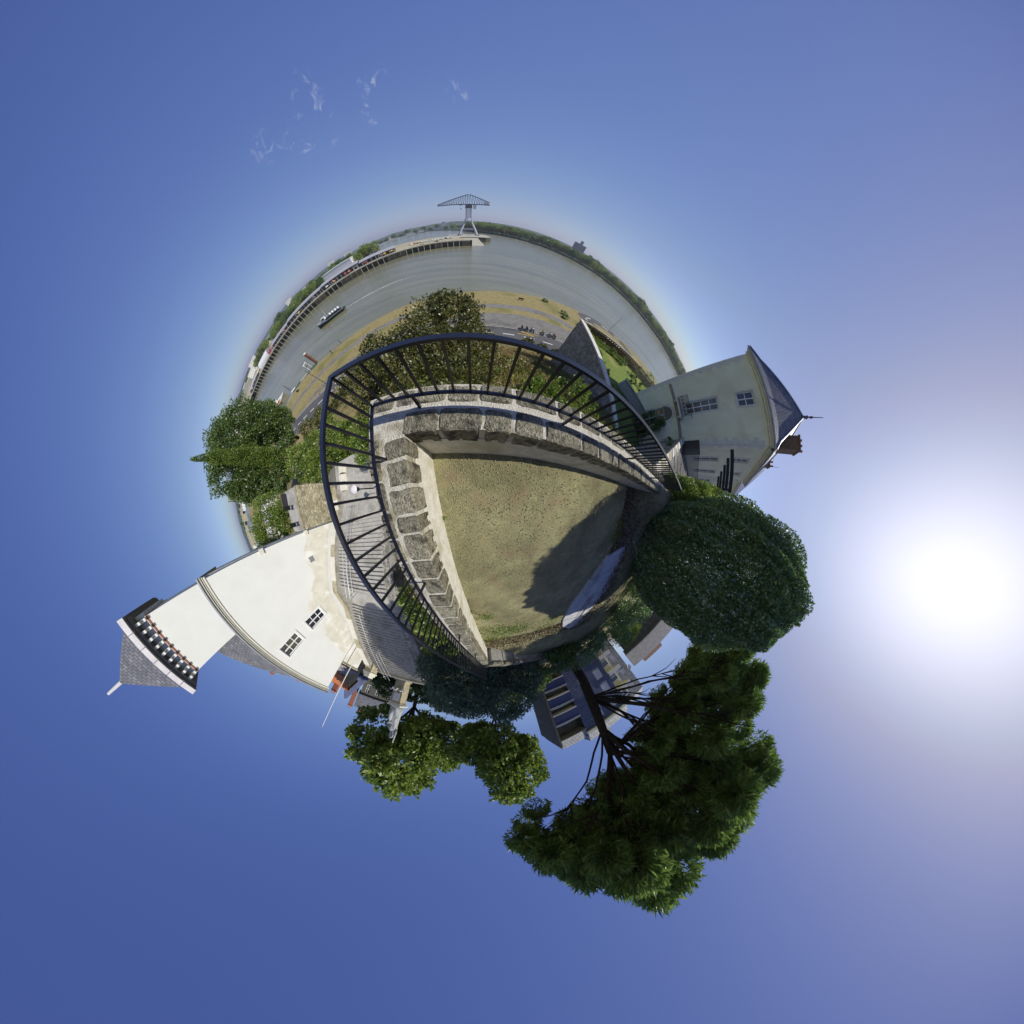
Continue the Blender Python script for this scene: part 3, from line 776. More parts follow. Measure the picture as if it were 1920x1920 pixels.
# ------------------------------------------------------------------ the great stair below the left parapet
def stair():
    t = thing('staircase', 'long pale stone staircase climbing between the parapet and the white house', 'staircase', UV(-11.6, -8, -3.2))
    ul, ur = -15.0, -8.2
    def steps(v0, z0, n, tread, rise):
        # own mesh data shared by the alike steps of a flight
        me = None
        for k in range(n):
            v = v0-k*tread; z = z0+(k+1)*rise
            c = UV((ul+ur)/2, v, z)
            if me is None:
                b = MB(); w = (ur-ul)/2
                P = lambda u, vv, zz: (*UV(u, vv), zz)
                b.hexa([P(-w, -tread-0.05, -0.6), P(w, -tread-0.05, -0.6), P(w, 0, -0.6), P(-w, 0, -0.6), P(-w, -tread-0.05, -0.07), P(w, -tread-0.05, -0.07), P(w, 0, -0.07), P(-w, 0, -0.07)])
                b.hexa([P(-w, -tread-0.02, -0.069), P(w, -tread-0.02, -0.069), P(w, 0.035, -0.069), P(-w, 0.035, -0.069), P(-w, -tread-0.02, 0), P(w, -tread-0.02, 0), P(w, 0.035, 0), P(-w, 0.035, 0)])
                me = bpy.data.meshes.new('step'); me.from_pydata(b.v, [], b.f); me.update()
            link('step', me, 'step_stone', t, Vector(c)-t.location)
    steps(0.45, -7.15, 24, 0.306, 0.1625)
    steps(-9.0, -3.1, 25, 0.3145, 0.1645)
    lp = MB(); P = lambda u, v, z: (*UV(u, v), z)
    lp.hexa([P(ul, -9.05, -4.2), P(ur, -9.05, -4.2), P(ur, -6.8, -4.2), P(ul, -6.8, -4.2), P(ul, -9.05, -3.105), P(ur, -9.05, -3.105), P(ur, -6.95, -3.255), P(ul, -6.95, -3.255)])
    lp.build('landing', 'step_stone', t)
    # flanking parapet on the house side: sloping grey face, pale coping
    pts = [(2.6, -7.35), (0.45, -7.15), (-6.9, -3.25), (-9.0, -3.1), (-15.6, 0.35), (-16.8, 0.98)]
    for i in range(len(pts)-1):
        (v0, z0), (v1, z1) = pts[i], pts[i+1]
        f = MB(); h = 0.66
        f.hexa([P(-15.62, v1, z1-1.6), P(-15.0, v1, z1-1.6), P(-15.0, v0, z0-1.6), P(-15.62, v0, z0-1.6), P(-15.62, v1, z1+h), P(-15.0, v1, z1+h), P(-15.0, v0, z0+h), P(-15.62, v0, z0+h)])
        f.build('flank_wall', 'grey_stone', t)
        n = max(1, int(abs(v1-v0)/1.05))
        for k in range(n):
            a, b = k/n, (k+1)/n; g = 0.006
            va, vb = v0+(v1-v0)*a-g, v0+(v1-v0)*b+g; za, zb = z0+(z1-z0)*a+h, z0+(z1-z0)*b+h
            c = MB(); c.hexa([P(-15.72, vb, zb+0.003), P(-14.95, vb, zb+0.003), P(-14.95, va, za+0.003), P(-15.72, va, za+0.003), P(-15.72, vb, zb+0.13), P(-14.95, vb, zb+0.11), P(-14.95, va, za+0.11), P(-15.72, va, za+0.13)])
            c.build('coping_slab', 'pale_stone' if k % 3 else 'warm_stone', t)
        # cobbled channel and low kerb on the near side
        c = MB(); c.hexa([P(-8.18, v1, z1-1.5), P(-7.3, v1, z1-1.5), P(-7.3, v0, z0-1.5), P(-8.18, v0, z0-1.5), P(-8.18, v1, z1+0.05), P(-7.3, v1, z1+0.12), P(-7.3, v0, z0+0.12), P(-8.18, v0, z0+0.05)])
        c.build('side_ramp', 'rubble', t)
        c = MB(); c.hexa([P(-7.28, v1, z1-1.5), P(-7.0, v1, z1-1.5), P(-7.0, v0, z0-1.5), P(-7.28, v0, z0-1.5), P(-7.28, v1, z1+0.32), P(-7.0, v1, z1+0.32), P(-7.0, v0, z0+0.32), P(-7.28, v0, z0+0.32)])
        c.build('kerb', 'grey_stone', t)
    # handrail down the middle
    hr = thing('stair_handrail', 'thin triple-bar steel handrail down the middle of the stone stair', 'handrail', UV(-12.5, -4, -5))
    def zz(v): return stair_z(v)
    for du in (-0.28, 0.28):
        for h in (0.95, 0.55):
            for a, b in ((0.5, -6.9), (-9.0, -16.6)):
                MB().tube([P(-12.5+du, a, zz(a)+h), P(-12.5+du, b, zz(b)+h)], 0.022, 6).build('rail', 'zinc', hr)
    v = 0.4
    while v > -16.6:
        if not -8.9 < v < -7.0:
            for du in (-0.28, 0.28):
                MB().tube([P(-12.5+du, v, zz(v)-0.1), P(-12.5+du, v, zz(v)+0.96)], 0.026, 6).build('post', 'zinc', hr)
            MB().tube([P(-12.78, v, zz(v)+0.55), P(-12.22, v, zz(v)+0.55)], 0.018, 6).build('crossbar', 'zinc', hr)
        v -= 1.47
    # paved foot of the stair and the street beyond
    fl = MB()
    fl.quad(P(-15.6, 0.44, -7.155), P(-7.0, 0.44, -7.155), P(-7.0, 5.5, -7.30), P(-15.6, 5.5, -7.30))
    struct(fl.build('stair_foot_paving', 'step_stone'))
    fl = MB(); fl.quad(P(-30, -1.0, -9.2), P(-15.6, -1.0, -7.4), P(-15.6, 5.6, -7.42), P(-30, 5.6, -9.6))
    fl.quad(P(-60, -1.0, -12.5), P(-30, -1.0, -9.2), P(-30, 5.6, -9.6), P(-60, 5.6, -13))
    struct(fl.build('lower_street', 'old_asphalt'))
    # tactile strip blocks at the foot
    for i in range(3):
        b = MB(); v = 2.2; b.hexa([P(-14.2+i*0.1, v+i*0.9, -7.25), P(-13.6+i*0.1, v+i*0.9, -7.25), P(-13.6+i*0.1, v+0.75+i*0.9, -7.25), P(-14.2+i*0.1, v+0.75+i*0.9, -7.25), P(-14.2+i*0.1, v+i*0.9, -6.75), P(-13.6+i*0.1, v+i*0.9, -6.75), P(-13.6+i*0.1, v+0.75+i*0.9, -6.75), P(-14.2+i*0.1, v+0.75+i*0.9, -6.75)])
        tag(b.build('stone_block', 'pale_stone'), 'pale stone block at the foot of the long stair, '+('nearest the handrail', 'middle of three', 'farthest from the handrail')[i], 'block', 'stone blocks at the stair foot')

def street_lamp(base, h, label, group='street lamps'):
    t = thing('street_lamp', label, 'street lamp', base, group); x, y, z = base
    MB().tube([(x, y, z), (x, y, z+0.9), (x, y, z+h-0.55)], [0.07, 0.05, 0.035], 8).build('pole', 'black_metal', t)
    MB().lathe((x, y, z), [(0.14, 0), (0.13, 0.25), (0.06, 0.4)], 10).build('foot', 'black_metal', t)
    MB().lathe((x, y, z+h-0.55), [(0.05, 0), (0.12, 0.08), (0.15, 0.36), (0.13, 0.38)], 12).build('lantern', 'glass', t)
    MB().lathe((x, y, z+h-0.17), [(0.30, 0), (0.30, 0.02), (0.16, 0.12), (0.03, 0.17)], 16).build('lamp_shade', 'zinc_pale', t, True)
    return t
setting(); hillside(); terrace()
parapet('long stone-capped parapet on the river side, railing shadow along its top', CI, CO, LI, LO, -3.0, (-0.03, 0.47, 0.46), (0.56, 1.02, 0.45), 0.33, (-0.02, -0.48))
parapet('left stone-capped parapet above the stair, its white rendered inner face in full sun', CI+Vector((0.0, -0.002)), CO+Vector((0.002, -0.004)), WI, WO, -3.5, (-0.03, 0.60, 0.46), (0.66, 1.02, 0.45), 0.29, (0.02, -0.05))
railing(); stair()
street_lamp((-6.9, 0.5, -7.6), 4.6, 'street lamp with pale round cap rising just outside the left parapet')
street_lamp((-22.7, -0.1, -8.6), 4.4, 'street lamp with pale round cap standing beside the rubble wall below the white house')

# ------------------------------------------------------------------ white house with the corner turret
def white_house():
    fr = Frame(UV(-16.4, -0.63), 5.0+270.0, 1)       # a runs up the stair, d faces the stair
    t = thing('white_house', 'white rendered house with a slate-capped turret beside the long stair', 'house', (*UV(-19, -7), -5))
    W = 12.6
    foot = [(0, -5.4), (2.1, -4.3), (6.14, -2.1), (8.4, -1.65), (10.4, -1.2), (12.6, 0.0)]
    def fz(a):
        for (a0, z0), (a1, z1) in zip(foot, foot[1:]):
            if a <= a1: return z0+(z1-z0)*(a-a0)/(a1-a0)
        return foot[-1][1]
    h1 = (6.68, 7.74, -0.55, 1.28); h2 = (6.68, 7.74, 2.46, 4.30)
    mb = MB(); wall_holes(mb, fr, 0, W, -1.0, 5.25, [h1, h2], 0.18)
    mb.quad(fr.p(0, -9, -6), fr.p(0, 0, -6), fr.p(0, 0, 5.25), fr.p(0, -9, 5.25))
    mb.quad(fr.p(W, 0, -6), fr.p(W, -9, -6), fr.p(W, -9, 5.25), fr.p(W, 0, 5.25))
    mb.build('wall', 'white_render', t)
    # older, patched render lower down, a hand thicker than the white coat
    lo = MB(); A = [0, 1.0, 2.1, 3.2, 4.4, 5.6, 6.14, 6.68, 7.74, 8.4, 9.4, 10.4, 11.5, 12.6]
    for a0, a1 in zip(A, A[1:]):
        lo.quad(fr.p(a0, 0.0, fz(a0)-1.2), fr.p(a1, 0.0, fz(a1)-1.2), fr.p(a1, 0.0, -1.0), fr.p(a0, 0.0, -1.0))
    lo.build('lower_wall', 'white_render', t)
    pt = MB(); rr = random.Random(3)
    pa = [0.05, 0.7, 1.5, 2.4, 3.3, 4.1, 4.9, 5.6, 6.2, 6.65]
    top = [-3.0, -2.9, -2.2, -1.9, -2.1, -2.0, -1.0, -0.2, 0.4, 0.2]
    for k in range(len(pa)-1):
        pt.quad(fr.p(pa[k], 0.012, fz(pa[k])-0.3), fr.p(pa[k+1], 0.012, fz(pa[k+1])-0.3), fr.p(pa[k+1], 0.012, top[k+1]), fr.p(pa[k], 0.012, top[k]))
    pb = [6.65, 7.1, 7.77, 8.3, 8.9, 9.5, 10.3, 11.2, 12.0, 12.55]; tp = [-0.75, -0.75, -0.75, 0.3, 1.0, 0.9, 1.0, 1.2, 1.15, 1.3]
    for k in range(len(pb)-1):
        pt.quad(fr.p(pb[k], 0.012, fz(pb[k])-0.3), fr.p(pb[k+1], 0.012, fz(pb[k+1])-0.3), fr.p(pb[k+1], 0.012, max(tp[k+1], fz(pb[k+1])+0.2)), fr.p(pb[k], 0.012, max(tp[k], fz(pb[k])+0.2)))
    pt.build('old_render_patch', 'worn_render', t)
    window(fr, h1, t, glass='glass', nx=2, ny=3, depth=0.14, surround='white_paint')
    window(fr, h2, t, glass='glass_warm', nx=2, ny=3, depth=0.14, surround='white_paint', label='upper window with yellowish panes')
    v = MB(); v.fbox(fr, 2.25, 2.78, 0.013, 0.05, -2.75, -2.3); v.build('vent_panel', 'zinc', t)
    # eaves cornice: three stepped mouldings
    c = MB()
    for k, (d, h0, h1_) in enumerate(((0.05, 5.02, 5.14), (0.09, 5.17, 5.28), (0.16, 5.283, 5.40))):
        c.fbox(fr, -0.12-0.05*k, W+0.12, 0.003, d, h0, h1_)
    c.build('cornice', 'pale_stone', t)
    g = MB(); g.fbox(fr, -0.22, W+0.15, 0.03, 0.24, 5.403, 5.50); g.build('gutter', 'zinc', t)
    # hipped slate roof behind the cornice
    r = MB(); P = fr.p
    e = [P(-0.2, 0.12, 5.505), P(W+0.2, 0.12, 5.505), P(W+0.2, -9.2, 5.505), P(-0.2, -9.2, 5.505)]; k0, k1 = P(4.4, -4.4, 6.6), P(8.6, -4.4, 6.6)
    r.quad(e[0], e[1], k1, k0); r.quad(e[1], e[2], k1); r.quad(e[2], e[3], k0, k1); r.quad(e[3], e[0], k0); r.quad(*e[::-1])
    r.build('roof', 'slate_y', t)
    # turret on the corner
    tw = MB(); a0, a1, d0, d1 = 0.04, 3.7, -3.6, 0.05
    tw.fbox(fr, a0, a1, d0, d1, 5.5, 8.62); tw.build('turret_wall', 'white_render', t)
    b = MB(); b.fbox(fr, a0-0.02, a1+0.02, d0, d1+0.02, 8.623, 8.72); b.build('brick_band', 'brick_red', t)
    k = 0
    for i in range(9):
        a = a0+0.1+i*(a1-a0-0.2)/8
        q = MB(); q.fbox(fr, a-0.075, a+0.075, d1+0.022, d1+0.20, 8.72, 8.97); q.fbox(fr, a-0.07, a+0.07, d1+0.022, d1+0.34, 8.972, 9.2); q.build('corbel', 'white_paint', t)
    for i in range(8):
        d = d1-0.15-i*0.45
        q = MB(); q.fbox(fr, a0-0.2, a0, d-0.07, d+0.07, 8.75, 9.2); q.build('corbel', 'white_paint', t)
    fz_ = MB(); fz_.fbox(fr, a0-0.02, a1+0.02, d0, d1+0.02, 8.722, 9.2); fz_.build('frieze', 'zinc', t)
    c = MB(); c.fbox(fr, a0-0.36, a1+0.36, d0-0.3, d1+0.42, 9.203, 9.30); c.fbox(fr, a0-0.45, a1+0.45, d0-0.4, d1+0.52, 9.303, 9.42); c.build('turret_eave', 'crane_dark', t)
    for i in range(6):
        x0 = a0-0.5+i*(a1-a0+1.0)/6; x1 = x0+(a1-a0+1.0)/6-0.03
        q = MB(); q.fbox(fr, x0, x1, d1+0.50, d1+0.60, 9.35, 9.62); q.build('gutter_panel', 'zinc_pale', t)
    s = MB(); z = 9.45; o = 0.5
    e = [P(a0-o, d1+o, z), P(a1+o, d1+o, z), P(a1+o, d0-o, z), P(a0-o, d0-o, z)]; ap = P((a0+a1)/2, (d0+d1)/2, 12.75)
    mid = [Vector(q).lerp(Vector(ap), 0.25)-Vector((0, 0, 0.22)) for q in e]
    for k in range(4):
        s.quad(e[k], e[(k+1) % 4], mid[(k+1) % 4], mid[k]); s.quad(mid[k], mid[(k+1) % 4], ap)
    s.quad(*e[::-1]); rf = s.build('turret_roof', 'slate_y', t)
    MB().tube([(ap[0], ap[1], ap[2]-0.1), (ap[0], ap[1], ap[2]+0.25), (ap[0], ap[1], ap[2]+0.75)], [0.10, 0.09, 0.07], 8).build('finial', 'zinc_pale', rf)
    # iron cresting on the turret's river side
    cr = MB()
    for i in range(8):
        d = d1-0.1-i*0.46; cr.bar(P(a0-0.42, d, 9.42), P(a0-0.42, d, 9.62), 0.04)
    cr.bar(P(a0-0.42, d1, 9.6), P(a0-0.42, d0, 9.6), 0.05); cr.build('cresting', 'black_metal', t)
    # second steep roof behind the eaves
    s = MB(); o0 = P(5.9, -3.2, 5.45); hw = 2.4
    e = [P(5.9-hw, -1.4, 5.5), P(5.9+hw+2.6, -1.4, 5.5), P(5.9+hw+2.6, -6, 5.5), P(5.9-hw, -6, 5.5)]; ap = P(4.35, -3.4, 8.35)
    for k in range(4): s.quad(e[k], e[(k+1) % 4], ap)
    s.quad(*e[::-1]); r2 = s.build('rear_turret_roof', 'slate_y', t)
    MB().tube([(ap[0], ap[1], ap[2]-0.1), (ap[0], ap[1], ap[2]+0.65)], [0.09, 0.06], 8).build('finial', 'zinc_pale', r2)
    # downpipe hoppers on the river corner
    for z in (0.8, -3.2):
        q = MB(); q.fbox(fr, -0.12, 0.3, 0.013, 0.12, z, z+0.35); q.build('stone_bracket', 'pale_stone', t)
    MB().tube([P(-0.10, -0.25, -5.6), P(-0.10, -0.25, 5.2)], 0.055, 8).build('downpipe', 'zinc', t)
    # garden wall carrying on uphill from the house
    gw = thing('garden_wall', 'low cream wall with a ledge between the white house and the flagpole', 'wall', (*UV(-16.4, -14.5), 0))
    q = MB(); q.fbox(fr, 12.65, 15.0, -0.4, 0.0, -1.2, 2.1); q.build('wall', 'worn_render', gw)
    q = MB(); q.fbox(fr, 12.62, 15.05, -0.5, 0.1, 2.103, 2.25); q.build('coping', 'warm_stone', gw)
    # rubble wall and yard on the river side of the house
    rw = thing('rubble_wall', 'weathered rubble retaining wall below the river corner of the white house', 'wall', (-17, -0.5, -7))
    mb = MB(); V = []
    nx, nz = 14, 8
    for j in range(nz+1):
        for i in range(nx+1):
            y = -1.95+i*(4.2/nx); z = -8.2+j*(4.95/nz)
            V.append((-16.9+0.05*math.sin(z*2)+rnd.uniform(-0.04, 0.04), y, z+rnd.uniform(-0.04, 0.04)))
    mb.v = V; mb.f = [(j*(nx+1)+i, j*(nx+1)+i+1, (j+1)*(nx+1)+i+1, (j+1)*(nx+1)+i) for j in range(nz) for i in range(nx)]
    mb.quad((-16.9, 2.25, -8.2), (-17.6, 2.25, -8.2), (-17.6, 2.25, -3.25), (-16.9, 2.25, -3.25))
    mb.quad((-16.88, -1.95, -3.24), (-16.88, 2.25, -3.24), (-17.6, 2.25, -3.24), (-17.6, -1.95, -3.24))
    mb.build('wall', 'rubble_pale', rw)
    y = MB(); y.box(-21.6, -17.62, -2.2, 2.2, -8.2, -3.3); struct(y.build('yard_terrace', 'step_stone'))
    tb = thing('planter', 'long dark planter box along the edge of the yard below the white house', 'planter', (-21.2, 1.4, -3.3))
    q = MB(); q.box(-21.5, -21.0, 0.6, 2.0, -3.29, -2.7); q.build('box', 'dark_paint', tb)
    q = MB(); q.box(-21.45, -21.05, 0.65, 1.95, -2.698, -2.66); q.build('soil', 'soil', tb)
    for i, (x, yy) in enumerate(((-18.3, -1.3), (-18.9, 0.4))):
        ch = thing('garden_chair', ('black garden chair on the yard close to the white house corner', 'black garden chair on the yard near the rubble wall top')[i], 'chair', (x, yy, -3.3), 'garden chairs')
        q = MB(); q.box(x-0.22, x+0.22, yy-0.22, yy+0.22, -2.87, -2.83); q.build('seat', 'black_metal', ch)
        q = MB(); q.box(x-0.24, x-0.2, yy-0.22, yy+0.22, -2.825, -2.35); q.build('backrest', 'black_metal', ch)
        for sx in (-1, 1):
            for sy in (-1, 1):
                q = MB(); q.bar((x+sx*0.19, yy+sy*0.19, -3.29), (x+sx*0.19, yy+sy*0.19, -2.875), 0.03); q.build('leg', 'black_metal', ch)

# ------------------------------------------------------------------ head of the stair: flagpole, piers, statue
def stair_head():
    p = UV(-15.6, -13.9)
    t = thing('flagpole', 'tall bare white flagpole beside the upper end of the stair', 'flagpole', (*p, 0.2))
    MB().tube([(*p, 0.2), (*p, 4), (*p, 8.4)], [0.055, 0.045, 0.03], 8).build('pole', 'white_paint', t)
    MB().lathe((*p, 8.4), [(0.03, 0), (0.06, 0.04), (0.05, 0.10), (0.01, 0.13)], 10).build('ball', 'zinc', t)
    for k, (u, v, lab) in enumerate(((-15.3, -16.6, 'square pale stone pier with a moulded cap near the flagpole'),)):
        t = thing('stone_pier', lab, 'pier', (*UV(u, v), 0))
        c = UV(u, v)
        fr = Frame(c, 5, 1)
        q = MB(); q.fbox(fr, -0.55, 0.55, -0.55, 0.55, -0.6, 1.75); q.build('shaft', 'warm_stone', t)
        q = MB(); q.fbox(fr, -0.62, 0.62, -0.62, 0.62, 1.753, 1.9); q.fbox(fr, -0.52, 0.52, -0.52, 0.52, 1.903, 2.15); q.fbox(fr, -0.4, 0.4, -0.4, 0.4, 2.153, 2.4); q.build('cap', 'pale_stone', t)
    w = thing('terrace_edge_wall', 'low cream edging wall along the top of the stair in front of the statue', 'wall', (*UV(-12, -17.2), 1))
    fr = Frame(UV(-14.6, -17.05), 5, 1)
    q = MB(); q.fbox(fr, 0, 7.5, -0.3, 0.0, 0.2, 1.25); q.build('wall', 'warm_stone', w)
    q = MB(); q.fbox(fr, -0.03, 7.5, -0.36, 0.05, 1.253, 1.36); q.build('coping', 'pale_stone', w)
    # statue
    sx, sy = 24*math.cos(R_(-117.3)), 24*math.sin(R_(-117.3))
    t = thing('statue', 'grey stone statue of a robed woman with a child on a tall pedestal', 'statue', (sx, sy, 1.2))
    fr = Frame((sx, sy), 5, 1)      # d faces the camera side
    q = MB(); q.fbox(fr, -0.85, 0.85, -0.85, 0.85, 0.6, 1.5); q.build('plinth', 'warm_stone', t)
    q = MB(); q.fbox(fr, -0.68, 0.68, -0.68, 0.68, 1.503, 4.2); q.build('pedestal', 'warm_stone', t)
    q = MB(); q.fbox(fr, -0.78, 0.78, -0.78, 0.78, 4.203, 4.38); q.fbox(fr, -0.9, 0.9, -0.9, 0.9, 4.383, 4.55); q.build('cornice', 'pale_stone', t)
    q = MB(); q.fbox(fr, -0.42, 0.42, 0.683, 0.71, 3.0, 3.95); q.build('plaque', 'zinc_pale', t)
    sc = MB(); pts = []
    for i in range(25):
        a = -1.15+2.3*i/24; pts.append(fr.p(a, 0.78, 2.55+0.16*math.sin(i*0.9)+0.1*(a < -0.8)))
    sc.tube(pts, 0.055, 6)
    for a in (-0.55, 0.62):
        sc.tube([fr.p(a+0.13*math.cos(w_), 0.79, 2.55+0.13*math.sin(w_)) for w_ in np.linspace(0, 5.6, 12)], 0.045, 6)
    sc.build('scroll_ornament', 'white_paint', t)
    # draped figure: one continuous surface, folds run down the robe
    N = 28; prof = [(0.80, 4.55), (0.78, 4.9), (0.70, 5.5), (0.62, 6.1), (0.55, 6.55), (0.50, 6.9), (0.52, 7.15), (0.40, 7.40), (0.20, 7.52), (0.17, 7.62), (0.24, 7.72), (0.27, 7.88), (0.25, 8.04), (0.17, 8.18), (0.04, 8.26)]
    V = []
    for j, (r, z) in enumerate(prof):
        for k in range(N):
            a = 2*math.pi*k/N; fold = 1+(0.10*math.sin(a*7+z*1.3) if j < 7 else 0)
            el = 1.0 if j < 8 else 0.9
            lean = 0.02*(z-4.55)
            V.append(fr.p(r*fold*math.cos(a)+lean, r*fold*0.82*math.sin(a)*el+(0.03 if j > 8 else 0), z))
    F = [(j*N+k, j*N+(k+1) % N, (j+1)*N+(k+1) % N, (j+1)*N+k) for j in range(len(prof)-1) for k in range(N)]
    F += [tuple(range(N))[::-1], tuple((len(prof)-1)*N+k for k in range(N))]
    b = MB(); b.v = V; b.f = F
    # raised arm grows out of the shoulder
    b.tube([fr.p(0.35, 0.05, 7.15), fr.p(0.62, 0.12, 7.35), fr.p(0.60, 0.18, 7.85), fr.p(0.55, 0.2, 8.35), fr.p(0.54, 0.2, 8.62)], [0.17, 0.15, 0.11, 0.08, 0.05], 9)
    b.tube([fr.p(-0.36, 0.08, 7.1), fr.p(-0.55, 0.25, 6.75), fr.p(-0.2, 0.55, 6.5), fr.p(0.05, 0.55, 6.5)], [0.17, 0.14, 0.11, 0.08], 9)
    b.build('figure', 'statue_stone', t, True)
    c = MB(); c.tube([fr.p(-0.15, 0.62, 5.0), fr.p(-0.15, 0.66, 5.6), fr.p(-0.14, 0.62, 6.1), fr.p(-0.13, 0.6, 6.25), fr.p(-0.13, 0.6, 6.33), fr.p(-0.13, 0.62, 6.45), fr.p(-0.13, 0.62, 6.58), fr.p(-0.13, 0.62, 6.66)], [0.28, 0.24, 0.20, 0.10, 0.08, 0.15, 0.15, 0.04], 12)
    c.build('child', 'statue_stone', t, True)

def house(name, label, o, ang, w, dep, z0, z1, ridge, wall, roof, wins, hip=False, chim=(), cat='house', winmat='white_paint', roll=None, over=0.25):
    """gabled or hipped house; its front runs along ang from o, facing the side of +n"""
    fr = Frame(o, ang, 1); P = fr.p
    t = thing(name, label, cat, (*P(w/2, -dep/2, 0)[:2], z0))
    mb = MB(); wall_holes(mb, fr, 0, w, z0, z1, wins, 0.14)
    g0 = [P(0, -dep, z0), P(0, 0, z0), P(0, 0, z1)]+([] if hip else [P(0, -dep/2, ridge)])+[P(0, -dep, z1)]
    g1 = [P(w, 0, z0), P(w, -dep, z0), P(w, -dep, z1)]+([] if hip else [P(w, -dep/2, ridge)])+[P(w, 0, z1)]
    mb.quad(*g0); mb.quad(*g1); mb.quad(P(w, -dep, z0), P(0, -dep, z0), P(0, -dep, z1), P(w, -dep, z1))
    mb.build('wall', wall, t)
    for h in wins: window(fr, h, t, winmat, nx=2, ny=2, depth=0.12)
    r = MB(); e = over; i = min(dep/2, w/2)*0.9 if hip else 0
    a, b, c, d = P(-e, e, z1), P(w+e, e, z1), P(w+e, -dep-e, z1), P(-e, -dep-e, z1); k0, k1 = P(i-(0 if hip else e), -dep/2, ridge+0.1), P(w-i+(0 if hip else e), -dep/2, ridge+0.1)
    r.quad(a, b, k1, k0); r.quad(c, d, k0, k1)
    if hip: r.quad(b, c, k1); r.quad(d, a, k0); r.quad(d, c, b, a)
    else:
        dn = lambda q: (q[0], q[1], q[2]-0.15)
        r.quad(dn(b), dn(a), dn(k0), dn(k1)); r.quad(dn(d), dn(c), dn(k1), dn(k0)); r.quad(a, k0, dn(k0), dn(a)); r.quad(k0, d, dn(d), dn(k0)); r.quad(k1, b, dn(b), dn(k1)); r.quad(c, k1, dn(k1), dn(c)); r.quad(dn(a), dn(b), b, a); r.quad(dn(c), dn(d), d, c)
    rf = r.build('roof', roof, t)
    for (ca, cd, cz) in chim:
        q = MB(); q.fbox(fr, ca-0.4, ca+0.4, cd-0.25, cd+0.25, z1, cz); q.fbox(fr, ca-0.46, ca+0.46, cd-0.31, cd+0.31, cz+0.003, cz+0.12); q.build('chimney', 'brick_red' if wall != 'white_render' else 'pale_stone', rf)
        q = MB()
        for s in (-0.2, 0.2):
            x = P(ca+s, cd, 0); q.lathe((x[0], x[1], cz+0.123), [(0.1, 0), (0.09, 0.35), (0.11, 0.4)], 8)
        q.build('chimney_pot', 'tile_roof', rf)
    return t

def polar(az, r): return (r*math.cos(R_(az)), r*math.sin(R_(az)))
def town_behind():
    def fh(name, label, az, r, *a, **k):         # front faces back to the terrace; az is its left end
        return house(name, label, polar(az, r), az+90+k.pop('turn', 0), *a, **k)
    fh('slate_house', 'grey rendered house with tall windows left of the statue pedestal', -128.0, 40, 7.0, 7, -0.5, 6.6, 9.6, 'dark_render', 'slate_x', [(0.8, 1.6, 1.4, 3.0), (2.8, 3.6, 1.4, 3.0), (0.8, 1.6, 4.2, 5.9), (2.8, 3.6, 4.2, 5.9), (5.0, 5.8, 4.2, 5.9)], chim=((1.2, -3.5, 10.4),))
    fh('slate_roofed_house', 'narrow house with a blue-grey slate mansard behind the flagpole', -134.0, 37, 4.2, 7, -0.5, 3.0, 8.4, 'dark_render', 'slate_blue', [(0.8, 1.7, 1.0, 2.6), (2.6, 3.5, 1.0, 2.6)], hip=True, chim=((3.4, -3.5, 9.2),))
    fh('orange_gabled_house', 'small cream house with a bright orange tiled roof right of the white house', -137.4, 32, 2.6, 5, -0.5, 4.2, 6.0, 'warm_stone', 'tile_roof', [(0.9, 1.7, 2.4, 3.8)], chim=((0.8, -2.5, 7.0),), turn=25)
    fh('grey_annex', 'low grey annex with a dotted vent panel below the orange roof', -138.6, 28, 3.8, 5, -0.5, 2.6, 3.8, 'grey_stone', 'dull_roof', [(1.2, 2.6, 1.0, 2.0)], hip=True)
    for k, (az, r, w, h, lab) in enumerate(((-142.4, 52, 5, 9.4, 'distant white house above the white house eaves, nearest its uphill end'), (-148.0, 56, 6, 11.6, 'distant white stepped house above the middle of the white house eaves'), (-152.6, 58, 5, 14.6, 'distant white house tallest above the eaves beside the rear slate roof'))):
        fh('distant_house', lab, az, r, w, 6, 0, h, h+1.0, 'pale_block', 'grey_roof', [(1.0, 1.9, h-2.4, h-0.8), (3.0, 3.9, h-2.4, h-0.8)], chim=((w-1.0, -3, h+1.8),))
    fh('old_outbuilding', 'dark stone outbuilding with a dull metal roof beside the evergreen shrub', -45.5, 24, 7.0, 5, 0.0, 4.3, 6.4, 'dark_render', 'dull_roof', [(2.0, 3.2, 1.2, 2.6)])
    fh('brown_gable', 'small brown tiled gable rising behind the dull metal roof', -42.4, 29, 3.0, 3, 0.0, 6.4, 7.6, 'tile_brown', 'tile_brown', [])

